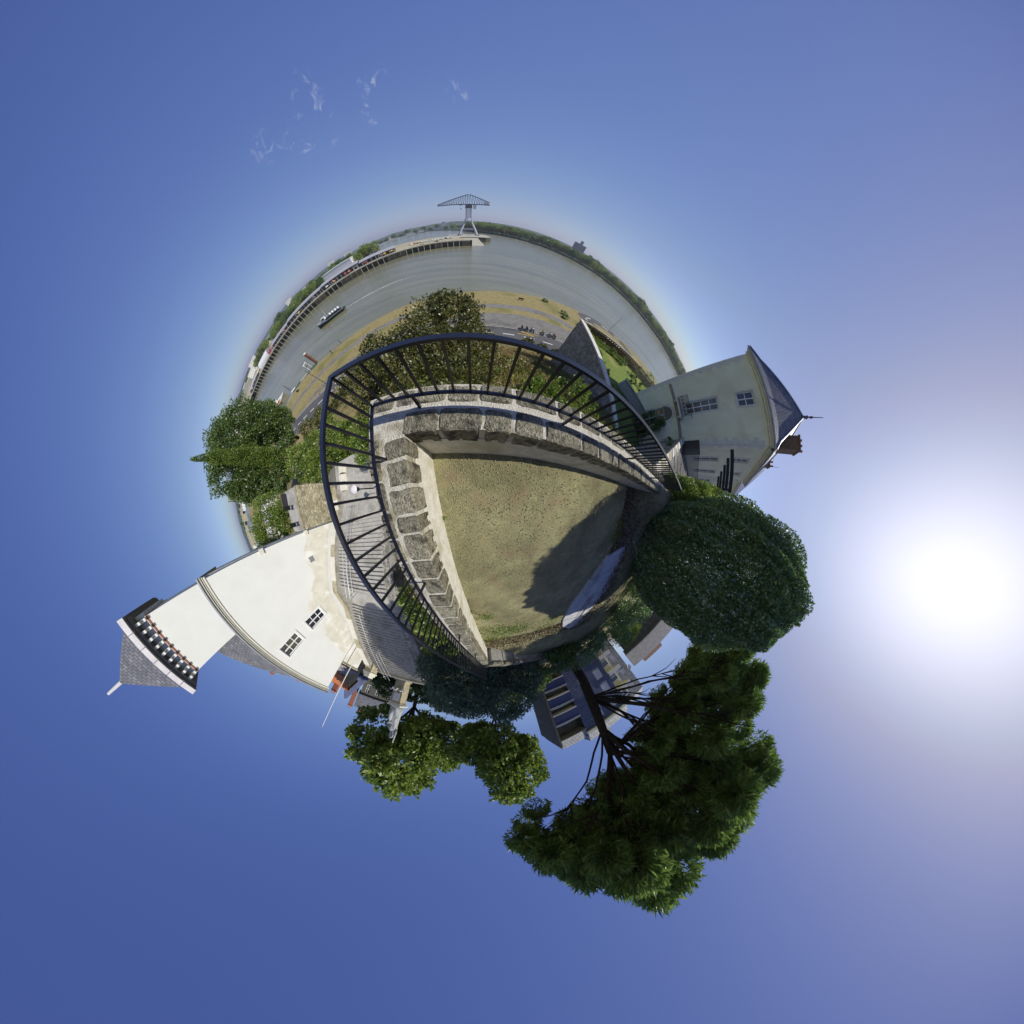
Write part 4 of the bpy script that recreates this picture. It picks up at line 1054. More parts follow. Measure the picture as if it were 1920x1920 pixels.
def apartment():
    t = thing('apartment_block', 'apartment block hung with blue slates behind the pine tree', 'building', (18, -32, 0))
    f = Frame((29.0, -28.6), 180, -1)       # a runs towards -x, d faces +y
    P = f.p
    # right wing 0..4.5, balcony stack 4.5..7.9, slate front 7.9..16.3, left balcony wing 16.3..20.6
    def win(h, blind=True, d=0.0):
        w = window(f, h, t, 'timber_white', glass='glass', nx=2, ny=1, depth=0.12, d=d)
        if blind:
            q = MB(); b = h[2]+(h[3]-h[2])*rnd.choice((0.35, 0.5, 0.12)); n = 9
            for i in range(n):
                z0 = b+(h[3]-0.05-b)*i/n; z1 = b+(h[3]-0.05-b)*(i+1)/n
                q.fbox(f, h[0]+0.07, h[1]-0.07, d-0.10, d-0.072, z0+0.012, z1)
            q.build('roller_blind', 'roller_blind', w)
    rows = ((4.3, 6.3), (7.1, 9.05), (9.9, 11.7))
    hs = [(8.9+0.0, 10.5, *r) for r in rows]+[(12.4, 14.0, *r) for r in rows]
    hs = [h for h in hs]
    mb = MB(); wall_holes(mb, f, 7.9, 16.3, -0.5, 12.4, hs, 0.16); mb.build('slate_front', 'slate_blue', t)
    for h in hs: win(h)
    rw = [(1.2, 2.6, 7.6, 9.2), (1.2, 2.6, 10.9, 12.4), (1.2, 2.6, 4.2, 5.8)]
    mb = MB(); wall_holes(mb, f, 0, 4.5, -0.5, 14.0, rw, 0.16, d=-3.0)
    mb.quad(P(0, -12, -0.5), P(0, -3, -0.5), P(0, -3, 14), P(0, -12, 14)); mb.quad(P(4.5, -3, -0.5), P(4.5, -2, -0.5), P(4.5, -2, 14), P(4.5, -3, 14))
    mb.build('right_wing_wall', 'slate_pale', t)
    for h in rw: win(h, True, -3.0)
    # recessed balcony stack
    mb = MB(); mb.fbox(f, 4.5, 7.9, -2.0, -1.8, -0.5, 12.4); mb.build('balcony_back_wall', 'pale_stone', t)
    for k, z in enumerate((3.0, 6.5, 10.0)):
        q = MB(); q.fbox(f, 4.52, 7.88, -1.79, 0.35, z-0.2, z); fl = q.build('balcony_slab', 'cream_render', t)
        q = MB(); q.fbox(f, 4.55, 7.85, 0.30, 0.34, z+0.003, z+0.55); q.build('balcony_panel', 'timber_white', fl)
        q = MB()
        q.fbox(f, 4.55, 7.85, 0.29, 0.35, z+0.97, z+1.03)
        for i in range(12):
            a = 4.6+i*3.2/11; q.fbox(f, a-0.02, a+0.02, 0.30, 0.34, z+0.553, z+0.968)
        q.build('balcony_rail', 'timber_white', fl)
        q = MB(); q.fbox(f, 5.0, 7.2, -1.78, -1.74, z+0.01, z+2.2); q.build('balcony_window', 'glass', fl)
    # left wing with deep blue balcony fronts
    mb = MB(); mb.fbox(f, 16.303, 20.6, -9, -1.6, -0.5, 11.6); mb.build('left_wing_wall', 'dark_render', t)
    mb = MB(); mb.fbox(f, 20.45, 20.75, -9, 0.5, -0.5, 12.6); mb.build('party_wall', 'dark_render', t)
    for k, z in enumerate((2.6, 5.4, 8.1)):
        q = MB(); q.fbox(f, 16.31, 20.44, -1.59, 0.4, z-0.18, z); fl = q.build('balcony_slab', 'pale_stone', t)
        q = MB(); q.fbox(f, 16.31, 20.44, 0.32, 0.4, z+0.003, z+1.35); q.build('balcony_front', 'blue_panel', fl)
        q = MB(); q.fbox(f, 16.31, 20.44, 0.28, 0.44, z+1.353, z+1.42); q.fbox(f, 16.31, 20.44, 0.34, 0.38, z+1.55, z+1.6); q.build('balcony_rail', 'white_paint', fl)
        q = MB(); q.fbox(f, 17.0, 19.6, -1.58, -1.54, z+0.1, z+2.3); q.build('balcony_window', 'glass', fl)
    # cornice and pale mansards
    q = MB(); q.fbox(f, 7.85, 16.35, -0.3, 0.45, 12.403, 12.75); q.build('cornice', 'cream_render', t)
    def mans(a0, a1, d0, d1, z0, z1, name):
        q = MB(); o = 0.9
        c0 = [P(a0, d1, z0), P(a1, d1, z0), P(a1, d0, z0), P(a0, d0, z0)]; c1 = [P(a0+o*0.3, d1-o, z1), P(a1-o*0.3, d1-o, z1), P(a1-o*0.3, d0+o, z1), P(a0+o*0.3, d0+o, z1)]
        q.hexa([c0[0], c0[1], c0[2], c0[3], c1[0], c1[1], c1[2], c1[3]])
        return q.build(name, 'slate_pale', t)
    mans(7.9, 16.3, -9, 0.3, 12.753, 14.2, 'mansard'); m2 = mans(16.31, 20.6, -9, 0.4, 11.8, 13.3, 'mansard'); mans(0, 4.5, -12, -3, 14.003, 15.0, 'mansard')
    # bulk behind the front, satellite dish
    q = MB(); q.fbox(f, 4.5, 16.3, -9, -2.003, -0.5, 12.4); q.build('rear_mass', 'dark_render', t)
    q = MB(); q.fbox(f, 11.2, 12.3, -3.5, -2.4, 14.2, 15.6); q.build('chimney', 'pale_stone', t)
    d = P(0.2, -2.6, 8.8)
    q = MB(); q.tube([P(0.05, -3.0, 8.8), P(0.1, -2.72, 8.8)], 0.04, 6); q.lathe((0, 0, 0), [(0.0, 0)], 3) if False else None
    V = []; N = 14
    for j in range(4):
        r = 0.55*j/3
        for k in range(N):
            a = 2*math.pi*k/N; V.append(P(0.15+r*math.cos(a), -2.7+0.35*(r*r), 8.8+r*math.sin(a)))
    i0 = len(q.v); q.v += V; q.f += [(i0+j*N+k, i0+j*N+(k+1) % N, i0+(j+1)*N+(k+1) % N, i0+(j+1)*N+k) for j in range(3) for k in range(N)]
    q.build('satellite_dish', 'zinc_pale', t)

white_house(); stair_head(); town_behind(); apartment()

# ------------------------------------------------------------------ cream house, its terrace and walled garden
def cream_house():
    t = thing('cream_house', 'cream rendered house with pale quoins and a steep slate roof beyond the garden', 'house', (25, 10, -5))
    f = Frame((19.7, 6.56), 90, 1)              # a along +y, d faces the terrace (-x)
    P = f.p; W = 8.02; ZE = 7.85
    hu = (3.35, 4.58, 5.55, 6.95); hm = (3.35, 4.58, 0.75, 3.85); ha = (3.05, 4.85, -4.4, -1.6)
    mb = MB(); wall_holes(mb, f, 0, W, -5.4, ZE, [hu, hm, ha], 0.22)
    f2 = Frame((19.7, 6.56), -6.3, -1)          # side front along +x, d faces -y
    P2 = f2.p; W2 = 10.6
    sw = [(3.0, 4.1, 4.9, 6.6), (7.2, 8.3, 4.9, 6.6), (3.0, 4.1, 0.9, 3.6), (7.2, 8.3, 0.9, 3.6)]
    wall_holes(mb, f2, 0, W2, -5.4, ZE, sw, 0.22)
    b0, b1 = P(W, 0, 0), P(W, -10.5, 0)
    mb.quad((b0[0], b0[1], -5.4), (b1[0], b1[1], -5.4), (b1[0], b1[1], ZE), (b0[0], b0[1], ZE))
    e = P2(W2, 0, 0); mb.quad((e[0], e[1], -5.4), (b1[0], b1[1], -5.4), (b1[0], b1[1], ZE), (e[0], e[1], ZE))
    mb.build('wall', 'cream_render', t)
    window(f, hu, t, nx=2, ny=2, depth=0.18, surround='pale_stone'); window(f, hm, t, nx=2, ny=4, depth=0.18, surround='pale_stone', label='tall french window behind the balcony')
    for h in sw: window(f2, h, t, nx=2, ny=3, depth=0.18, surround='pale_stone')
    # arched window: jambs, mullions, ring of voussoirs
    w = MB(); a0, a1 = ha[0], ha[1]; am = (a0+a1)/2; r = (a1-a0)/2; zc = ha[3]
    w.fbox(f, a0, a0+0.08, -0.2, -0.12, -4.4, zc).fbox(f, a1-0.08, a1, -0.2, -0.12, -4.4, zc).fbox(f, am-0.05, am+0.05, -0.199, -0.119, -4.4, zc+r*0.9).fbox(f, a0+0.08, a1-0.08, -0.198, -0.118, zc-0.06, zc+0.06)
    for z in (-3.5, -2.6): w.fbox(f, a0+0.08, a1-0.08, -0.197, -0.13, z-0.02, z+0.02)
    for a in (45, 135): w.bar(P(am, -0.04, zc), P(am+r*0.9*math.cos(R_(a)), -0.04, zc+r*0.9*math.sin(R_(a))), 0.05)
    aw = w.build('window', 'white_paint', t); aw['label'] = 'arched window with a ring of pale voussoirs'
    g = MB(); g.quad(P(a0, -0.185, -4.4), P(a1, -0.185, -4.4), P(a1, -0.185, zc), P(a0, -0.185, zc)); g.build('pane', 'glass_warm', aw)
    g = MB(); n = 14; g.quad(*[P(am+r*math.cos(math.pi*k/n), 0.012, zc+r*math.sin(math.pi*k/n)) for k in range(n+1)]); g.build('fanlight', 'glass', aw)
    n = 9
    for k in range(n):
        q = MB(); t0, t1 = math.pi*k/n+0.02, math.pi*(k+1)/n-0.02; r0, r1 = r, r+(0.36 if k % 2 else 0.26)
        pp = lambda rr, tt, d: P(am+rr*math.cos(tt), d, zc+rr*math.sin(tt))
        q.hexa([pp(r0, t0, 0.0), pp(r1, t0, 0.0), pp(r1, t1, 0.0), pp(r0, t1, 0.0), pp(r0, t0, 0.04), pp(r1, t0, 0.04), pp(r1, t1, 0.04), pp(r0, t1, 0.04)]); q.build('voussoir', 'pale_stone', aw)
    # quoins
    z = -5.2; k = 0
    while z < ZE-0.6:
        L = 0.62 if k % 2 else 0.36
        for fr_, aa, sg in ((f, 0.0, 1), (f, W, -1), (f2, 0.0, 1), (f2, W2, -1)):
            if fr_ is f2 and aa == 0.0: L2 = 0.36 if k % 2 else 0.62
            else: L2 = L
            q = MB(); lo_, hi_ = sorted((aa, aa+sg*L2)); q.fbox(fr_, lo_, hi_, 0.004, 0.03, z+0.006, z+0.42); q.build('quoin', 'pale_stone', t)
        z += 0.43; k += 1
    for z0, z1, m in ((-0.35, -0.05, 'brown_band'), (-4.85, -4.6, 'brown_band')):
        q = MB(); q.fbox(f, 0.66, W-0.66, 0.003, 0.04, z0, z1); q.build('string_course', m, t)
    for a in (0.9, 6.2):
        q = MB(); q.fbox(f, a, a+1.1, 0.043, 0.10, 0.0, 0.10); q.build('sill_bar', 'white_paint', t)
    # balcony
    q = MB(); q.fbox(f, 2.75, 5.15, 0.004, 0.75, 0.05, 0.22); bl = q.build('balcony', 'pale_stone', t)
    q = MB()
    for zz in (0.30, 1.22): q.fbox(f, 2.8, 5.1, 0.66, 0.70, zz, zz+0.04)
    for i in range(19):
        a = 2.82+i*2.26/18; q.fbox(f, a-0.012, a+0.012, 0.665, 0.695, 0.223, 1.22)
    for sd in (2.8, 5.08):
        for zz in (0.30, 1.22): q.fbox(f, sd, sd+0.02, 0.02, 0.66, zz, zz+0.04)
    for i in range(6): q.fbox(f, 2.95+i*0.4, 3.1+i*0.4, 0.66, 0.69, 0.6, 0.75)
    q.build('balcony_rail', 'black_metal', bl)
    for a in (3.0, 4.9):
        q = MB(); q.fbox(f, a-0.1, a+0.1, 0.005, 0.5, -0.2, 0.048); q.build('bracket', 'pale_stone', bl)
    # cornice, gutter, roof
    c = MB(); c.fbox(f, -0.1, W+0.1, 0.003, 0.16, ZE-0.28, ZE-0.12).fbox(f, -0.2, W+0.2, 0.003, 0.3, ZE-0.117, ZE); c.fbox(f2, 0.17, W2+0.2, 0.003, 0.16, ZE-0.28, ZE-0.12).fbox(f2, 0.31, W2+0.2, 0.003, 0.3, ZE-0.117, ZE); c.build('cornice', 'pale_stone', t)
    g = MB(); g.fbox(f, -0.45, W+0.4, 0.02, 0.45, ZE+0.003, ZE+0.10); g.fbox(f2, 0.46, W2+0.3, 0.02, 0.45, ZE+0.003, ZE+0.10); g.build('gutter', 'zinc', t)
    c1 = P(-0.35, 0.4, ZE+0.105); c2 = P(W+0.35, 0.4, ZE+0.105); c3 = (30.8, 15.0, ZE+0.105); c4 = P2(W2+0.3, 0.4, ZE+0.105)
    k0, k1 = (24.2, 10.7, 12.2), (27.2, 10.2, 12.2)
    def bow(a, b, s=0.22): v = Vector(a).lerp(Vector(b), 0.2); v.z -= s; return v
    r = MB(); m1, m2, m3, m4 = bow(c1, k0), bow(c2, k0), bow(c3, k1), bow(c4, k1)
    r.quad(c1, m1, m2, c2); r.quad(m1, k0, m2); r.quad(c2, m2, m3, c3); r.quad(m2, k0, k1, m3); r.quad(c3, m3, m4, c4); r.quad(m3, k1, m4); r.quad(c4, m4, m1, c1); r.quad(m4, k1, k0, m1); r.quad(c1, c2, c3, c4)
    rf = r.build('roof', 'slate_y', t)
    h = MB()
    for a, b in ((c1, k0), (c2, k0), (k0, k1), (c4, k1)):
        pts = [Vector(a), (bow(a, b) if a is not k0 else Vector(a).lerp(Vector(b), 0.3)), Vector(b)]; h.tube([p+Vector((0, 0, 0.05)) for p in pts], 0.07, 6)
    h.build('hip_flashing', 'zinc', rf)
    MB().lathe((24.2, 10.7, 12.2), [(0.16, 0), (0.12, 0.25), (0.18, 0.35), (0.06, 0.5), (0.12, 0.75), (0.04, 0.9), (0.025, 1.7)], 10).build('finial', 'crane_dark', rf)
    def chim(x, y, z0, z1, w=0.8, l=1.5, tt=rf):
        q = MB(); q.box(x-w/2, x+w/2, y-l/2, y+l/2, z0, z1); q.box(x-w/2-0.08, x+w/2+0.08, y-l/2-0.08, y+l/2+0.08, z1+0.003, z1+0.15); q.build('chimney', 'tile_brown', tt)
        q = MB()
        for s in (-0.5, 0, 0.5): q.lathe((x, y+s, z1+0.153), [(0.14, 0), (0.11, 0.4), (0.13, 0.45)], 8)
        q.build('chimney_pot', 'tile_roof', tt)
    chim(26.2, 8.9, 9.3, 12.1, 1.6, 1.3)
    # wing set back beyond the side front
    f3 = Frame(P2(W2+0.02, -0.8, 0)[:2], -14, -1); P3 = f3.p
    hw = [(2.5, 3.5, 4.9, 6.5), (2.5, 3.5, 0.9, 3.4)]
    mb = MB(); wall_holes(mb, f3, 0, 8.0, -5.4, ZE-0.2, hw, 0.2); mb.quad(P3(8, 0, -5.4), P3(8, -7, -5.4), P3(8, -7, ZE-0.2), P3(8, 0, ZE-0.2)); mb.build('wing_wall', 'cream_render', t)
    for h_ in hw: window(f3, h_, t, nx=2, ny=3, depth=0.16, surround='pale_stone')
    c = MB(); c.fbox(f3, -0.1, 8.2, 0.003, 0.3, ZE-0.45, ZE-0.2); c.build('wing_cornice', 'pale_stone', t)
    r = MB(); q0, q1, q2, q3 = P3(-0.2, 0.4, ZE-0.197), P3(8.3, 0.4, ZE-0.197), P3(8.3, -7.4, ZE-0.197), P3(-0.2, -7.4, ZE-0.197); kk0, kk1 = P3(3.2, -3.4, 11.6), P3(4.6, -3.4, 11.6)
    r.quad(q0, q1, kk1, kk0); r.quad(q1, q2, kk1); r.quad(q2, q3, kk0, kk1); r.quad(q3, q0, kk0); r.quad(q3, q2, q1, q0)
    r2 = r.build('wing_roof', 'slate_blue', t)
    MB().lathe(kk0, [(0.12, 0), (0.1, 0.3), (0.03, 0.5), (0.02, 1.5)], 8).build('finial', 'zinc', r2)
    cx = P3(0.6, -2.6, 0); chim(cx[0], cx[1], 8.4, 10.9, 0.8, 1.4, r2)

def garden():
    ZG = -5.0
    struct(MB().poly([(11.3, 2.0), (19.6, 6.4), (34, 6.0), (34, 21.0), (11.3, 21.0)], ZG).build('garden_lawn', 'lawn'))
    # retaining wall towards the slope: rubble face as an uneven sheet with real body
    w = thing('retaining_wall', 'tall rubble retaining wall of the walled garden, its face in shade', 'wall', (11.1, 12, ZQ))
    V = []; nx, nz = 40, 26
    for j in range(nz+1):
        for i in range(nx+1):
            y = 1.2+i*(20.4/nx); top = -4.05 if y > 4.5 else -4.05+(4.5-y)*1.1
            z = ZQ-0.3+j*((top-ZQ+0.3)/nz)
            V.append((11.05-0.02*(top-z)+rnd.uniform(-0.05, 0.05), y+rnd.uniform(-0.05, 0.05)*(0 < i < nx), z))
    b = MB(); b.v = V; b.f = [(j*(nx+1)+i, (j+1)*(nx+1)+i, (j+1)*(nx+1)+i+1, j*(nx+1)+i+1) for j in range(nz) for i in range(nx)]
    b.quad((11.05, 21.6, ZQ-0.3), (11.05, 21.6, -4.05), (36, 23.0, -4.6), (36, 23.0, ZQ-0.3))
    b.build('wall', 'rubble', w)
    y = 1.3
    k = 0
    while y < 21.4:
        e = min(y+rnd.uniform(0.8, 1.2), 21.6); z = -4.04 if y > 4.5 else -4.04+(4.5-(y+e)/2)*1.1
        q = MB(); q.box(10.95, 11.5, y+0.01, e-0.01, z, z+0.14); q.build('coping_slab', 'pale_stone', w); y = e
    q = MB(); q.box(11.13, 11.45, 4.5, 21.5, ZG-0.2, -4.06); q.build('inner_face', 'warm_stone', w)
    # pierced parapet on the river side
    pw = thing('lattice_parapet', 'pierced brown parapet closing the river side of the walled garden', 'wall', (22, 21.3, ZG))
    f = Frame((11.5, 21.2), 5, -1)
    q = MB(); q.fbox(f, 0, 24, -0.25, 0, ZG-0.1, ZG+0.12); q.build('base_course', 'tile_brown', pw)
    q = MB(); q.fbox(f, 0, 24, -0.3, 0.05, ZG+1.05, ZG+1.2); q.build('coping', 'warm_stone', pw)
    q = MB(); a = 0.0
    while a < 13:
        for (z0, z1) in ((ZG+0.123, ZG+1.047),):
            q.bar(f.p(a, -0.12, z0), f.p(a+0.5, -0.12, z1), 0.1); q.bar(f.p(a+0.5, -0.12, z0), f.p(a, -0.12, z1), 0.1)
        a += 0.5
    q.build('lattice', 'tile_brown', pw)
    for i in range(22):
        a = 13.4+i*0.48; p = f.p(a, -0.12, ZG+0.123)
        q = MB(); q.lathe(p, [(0.09, 0), (0.07, 0.1), (0.12, 0.3), (0.06, 0.55), (0.10, 0.85), (0.11, 0.92)], 8); q.build('baluster', 'pale_stone', pw)
    for i in range(5):
        a = 13.1+i*2.7; q = MB(); q.fbox(f, a-0.16, a+0.16, -0.28, 0.04, ZG+0.1, ZG+1.3); q.build('pier', 'warm_stone', pw)
    # pale inner wall near the house
    iw = thing('pale_garden_wall', 'smooth pale wall between the lawn and the cream house', 'wall', (17.5, 12.5, ZG))
    f = Frame((15.4, 13.6), -28, -1)
    q = MB(); q.fbox(f, 0, 5.0, -0.3, 0, ZG-0.1, -3.9); q.build('wall', 'pale_stone', iw)
    q = MB(); q.fbox(f, -0.05, 5.05, -0.36, 0.06, -3.897, -3.78); q.build('coping', 'warm_stone', iw)
    # beds: edging and clipped shrubs
    for i, (x, y, r, lab) in enumerate(((16.5, 20.0, 0.55, 'round clipped bush at the lattice end of the lawn'), (18.6, 19.6, 0.7, 'dark round bush casting a shadow in the middle of the lawn'), (21.4, 19.0, 0.6, 'clipped bush beside the pierced parapet, nearest the balusters'), (20.2, 17.0, 0.5, 'small round bush on the lawn in front of the pale wall'), (22.8, 17.6, 0.65, 'round bush on the lawn close to the cream house'))):
        tree('clipped_bush', lab, 'bush', (x, y, ZG), [(x, y, ZG+r*0.9, r, r, r)], 1400, 0.11, 'leaf_dark', trunk_r=0.05, group='clipped bushes on the lawn', clump=0.25, nclump=14)
    hb = thing('flower_bed', 'planted bed of mixed low shrubs along the retaining wall top', 'flower bed', (12, 14, ZG))
    P_ = []
    for i in range(26):
        y = 6+i*0.58; x = 12.2+rnd.uniform(-0.3, 0.5)
        P_.append((x, y, ZG+0.35, 0.55, 0.45, 0.5))
    P0, O0 = crown_points(P_, 9000, 0.35, 0.2, 10); link('foliage', leaf_mesh('foliage', P0-np.array(hb.location), 0.13, O0), 'leaf_mid', hb)
    hb = thing('clipped_hedge', 'low curved clipped hedge at the river end of the lawn', 'hedge', (15, 20.5, ZG))
    P_ = [(13.3+i*0.35, 20.0-0.02*i*i*0.1, ZG+0.35, 0.35, 0.35, 0.4) for i in range(16)]
    P0, O0 = crown_points(P_, 5000, 0.35, 0.2, 10); link('foliage', leaf_mesh('foliage', P0-np.array(hb.location), 0.09, O0), 'leaf_mid', hb)
    # terrace between the cream house and our wall: upper retaining wall, gate, fence, pergola
    w = thing('terrace_retaining_wall', 'grey rubble wall carrying the terrace beside the cream house', 'wall', (13, 4, -5))
    a, b = Vector((19.66, 7.3)), Vector((5.55, 0.95)); V = []; nx, nz = 34, 12
    for j in range(nz+1):
        for i in range(nx+1):
            p = a.lerp(b, i/nx); V.append((p.x+rnd.uniform(-0.04, 0.04), p.y+rnd.uniform(-0.04, 0.04), -5.6+j*(5.65/nz)+(0 if j < nz else rnd.uniform(-0.03, 0.03))))
    q = MB(); q.v = V; q.f = [(j*(nx+1)+i, j*(nx+1)+i+1, (j+1)*(nx+1)+i+1, (j+1)*(nx+1)+i) for j in range(nz) for i in range(nx)]
    q.build('wall', 'rubble', w)
    q = MB(); n = Vector((b-a)).normalized(); nn = Vector((-n.y, n.x))
    for k in range(15):
        p0, p1 = a.lerp(b, k/15+0.003), a.lerp(b, (k+1)/15-0.003)
        s = MB(); s.bar((*((p0)+nn*0.1), 0.12), (*((p1)+nn*0.1), 0.12), 0.5, 0.12); s.build('coping_slab', 'pale_stone' if k % 2 else 'warm_stone', w)
    struct(MB().poly([(19.65, 7.2), (5.6, 0.85), (5.6, 0.4), (16, 0.9), (40, 1.0), (40, 4.6), (19.72, 6.5)], 0.04).build('upper_terrace', 'old_asphalt'))
    g = thing('gate', 'solid black barred gate at the corner of the cream house', 'gate', (18.4, 6.1, 0))
    A, B = Vector((19.2, 6.85)), Vector((17.4, 4.95))
    MB().bar((*A, 0.2), (*B, 0.2), 0.05, 0.06).build('bottom_rail', 'black_metal', g); MB().bar((*A, 1.62), (*B, 1.62), 0.05, 0.06).build('top_rail', 'black_metal', g)
    for i in range(23):
        p = A.lerp(B, i/22); MB().bar((*p, 0.06), (*p, 1.60), 0.045).build('bar', 'black_metal', g)
    fe = thing('fence', 'thin black fence running from the gate towards the pergola', 'fence', (15.5, 3.6, 0))
    A, B = Vector((17.3, 4.85)), Vector((12.6, 1.9))
    for z in (0.25, 1.55): MB().bar((*A, z), (*B, z), 0.03, 0.03).build('rail', 'black_metal', fe)
    for i in range(36):
        p = A.lerp(B, i/35); MB().bar((*p, 0.05), (*p, 1.54), 0.018).build('bar', 'black_metal', fe)
    pg = thing('pergola', 'black steel pergola of square beams on the terrace beside the cream house', 'pergola', (18, 3, 0))
    for x in (14.0, 16.0, 18.0, 20.5, 23.0):
        MB().bar((x, 1.75, 3.72), (x, 4.35, 3.72), 0.14, 0.2).build('beam', 'black_metal', pg)
        if x in (14.0, 18.0, 23.0): MB().bar((x, 1.9, 0.04), (x, 1.9, 3.45), 0.14).build('post', 'black_metal', pg)
    MB().bar((13.9, 1.9, 3.53), (23.1, 1.9, 3.53), 0.14, 0.16).build('long_beam', 'black_metal', pg)
    pl = thing('potted_shrub', 'sprawling dark shrub growing in front of the arched window', 'shrub', (18.9, 9.6, ZG))
    P0, O0 = crown_points([(18.9, 9.6, ZG+1.6, 0.9, 1.1, 1.7), (18.7, 8.8, ZG+0.9, 0.8, 0.8, 0.9)], 5200, 0.4, 0.2, 16); link('foliage', leaf_mesh('foliage', P0-np.array(pl.location), 0.16, O0), 'leaf_dark', pl)
    m = MB(); limb(m, (18.9, 9.6, ZG), (18.9, 9.6, ZG+1.6), 0.08, 0.03); m.build('stem', 'bark', pl)
    for i, (x, y, s, lab) in enumerate(((16.4, 5.75, 0.45, 'small wall plant hanging near the gate'), (14.2, 4.7, 0.55, 'tuft of wall plant on the grey terrace wall'))):
        tree('wall_plant', lab, 'plant', (x, y, -0.9), [(x-0.1, y+0.15, -0.9, s, s, s)], 700, 0.11, 'leaf_dark', trunk_r=0.03, group='plants on the terrace wall', nclump=8)
    # trees between garden and river
    tree('riverside_tree', 'bushy green tree on the riverbank just beyond the lattice parapet', 'tree', (38, 31, ZQ), [(37, 31, -9.8, 4.0, 3.5, 4.0), (40, 33, -10.5, 3.5, 3, 3.5), (35.5, 30, -11.5, 2.5, 2.5, 2.6)], 9000, 0.34, 'leaf_mid', trunk_r=0.25, group='trees between the garden and the river')
    tree('riverside_tree', 'smaller dark tree on the riverbank beside the cream house edge', 'tree', (50, 36, ZQ), [(50, 36, -10.2, 3.0, 3.0, 2.8), (47, 35.5, -12.2, 2.4, 2.4, 2.4)], 6000, 0.34, 'leaf_dark', trunk_r=0.2, group='trees between the garden and the river')

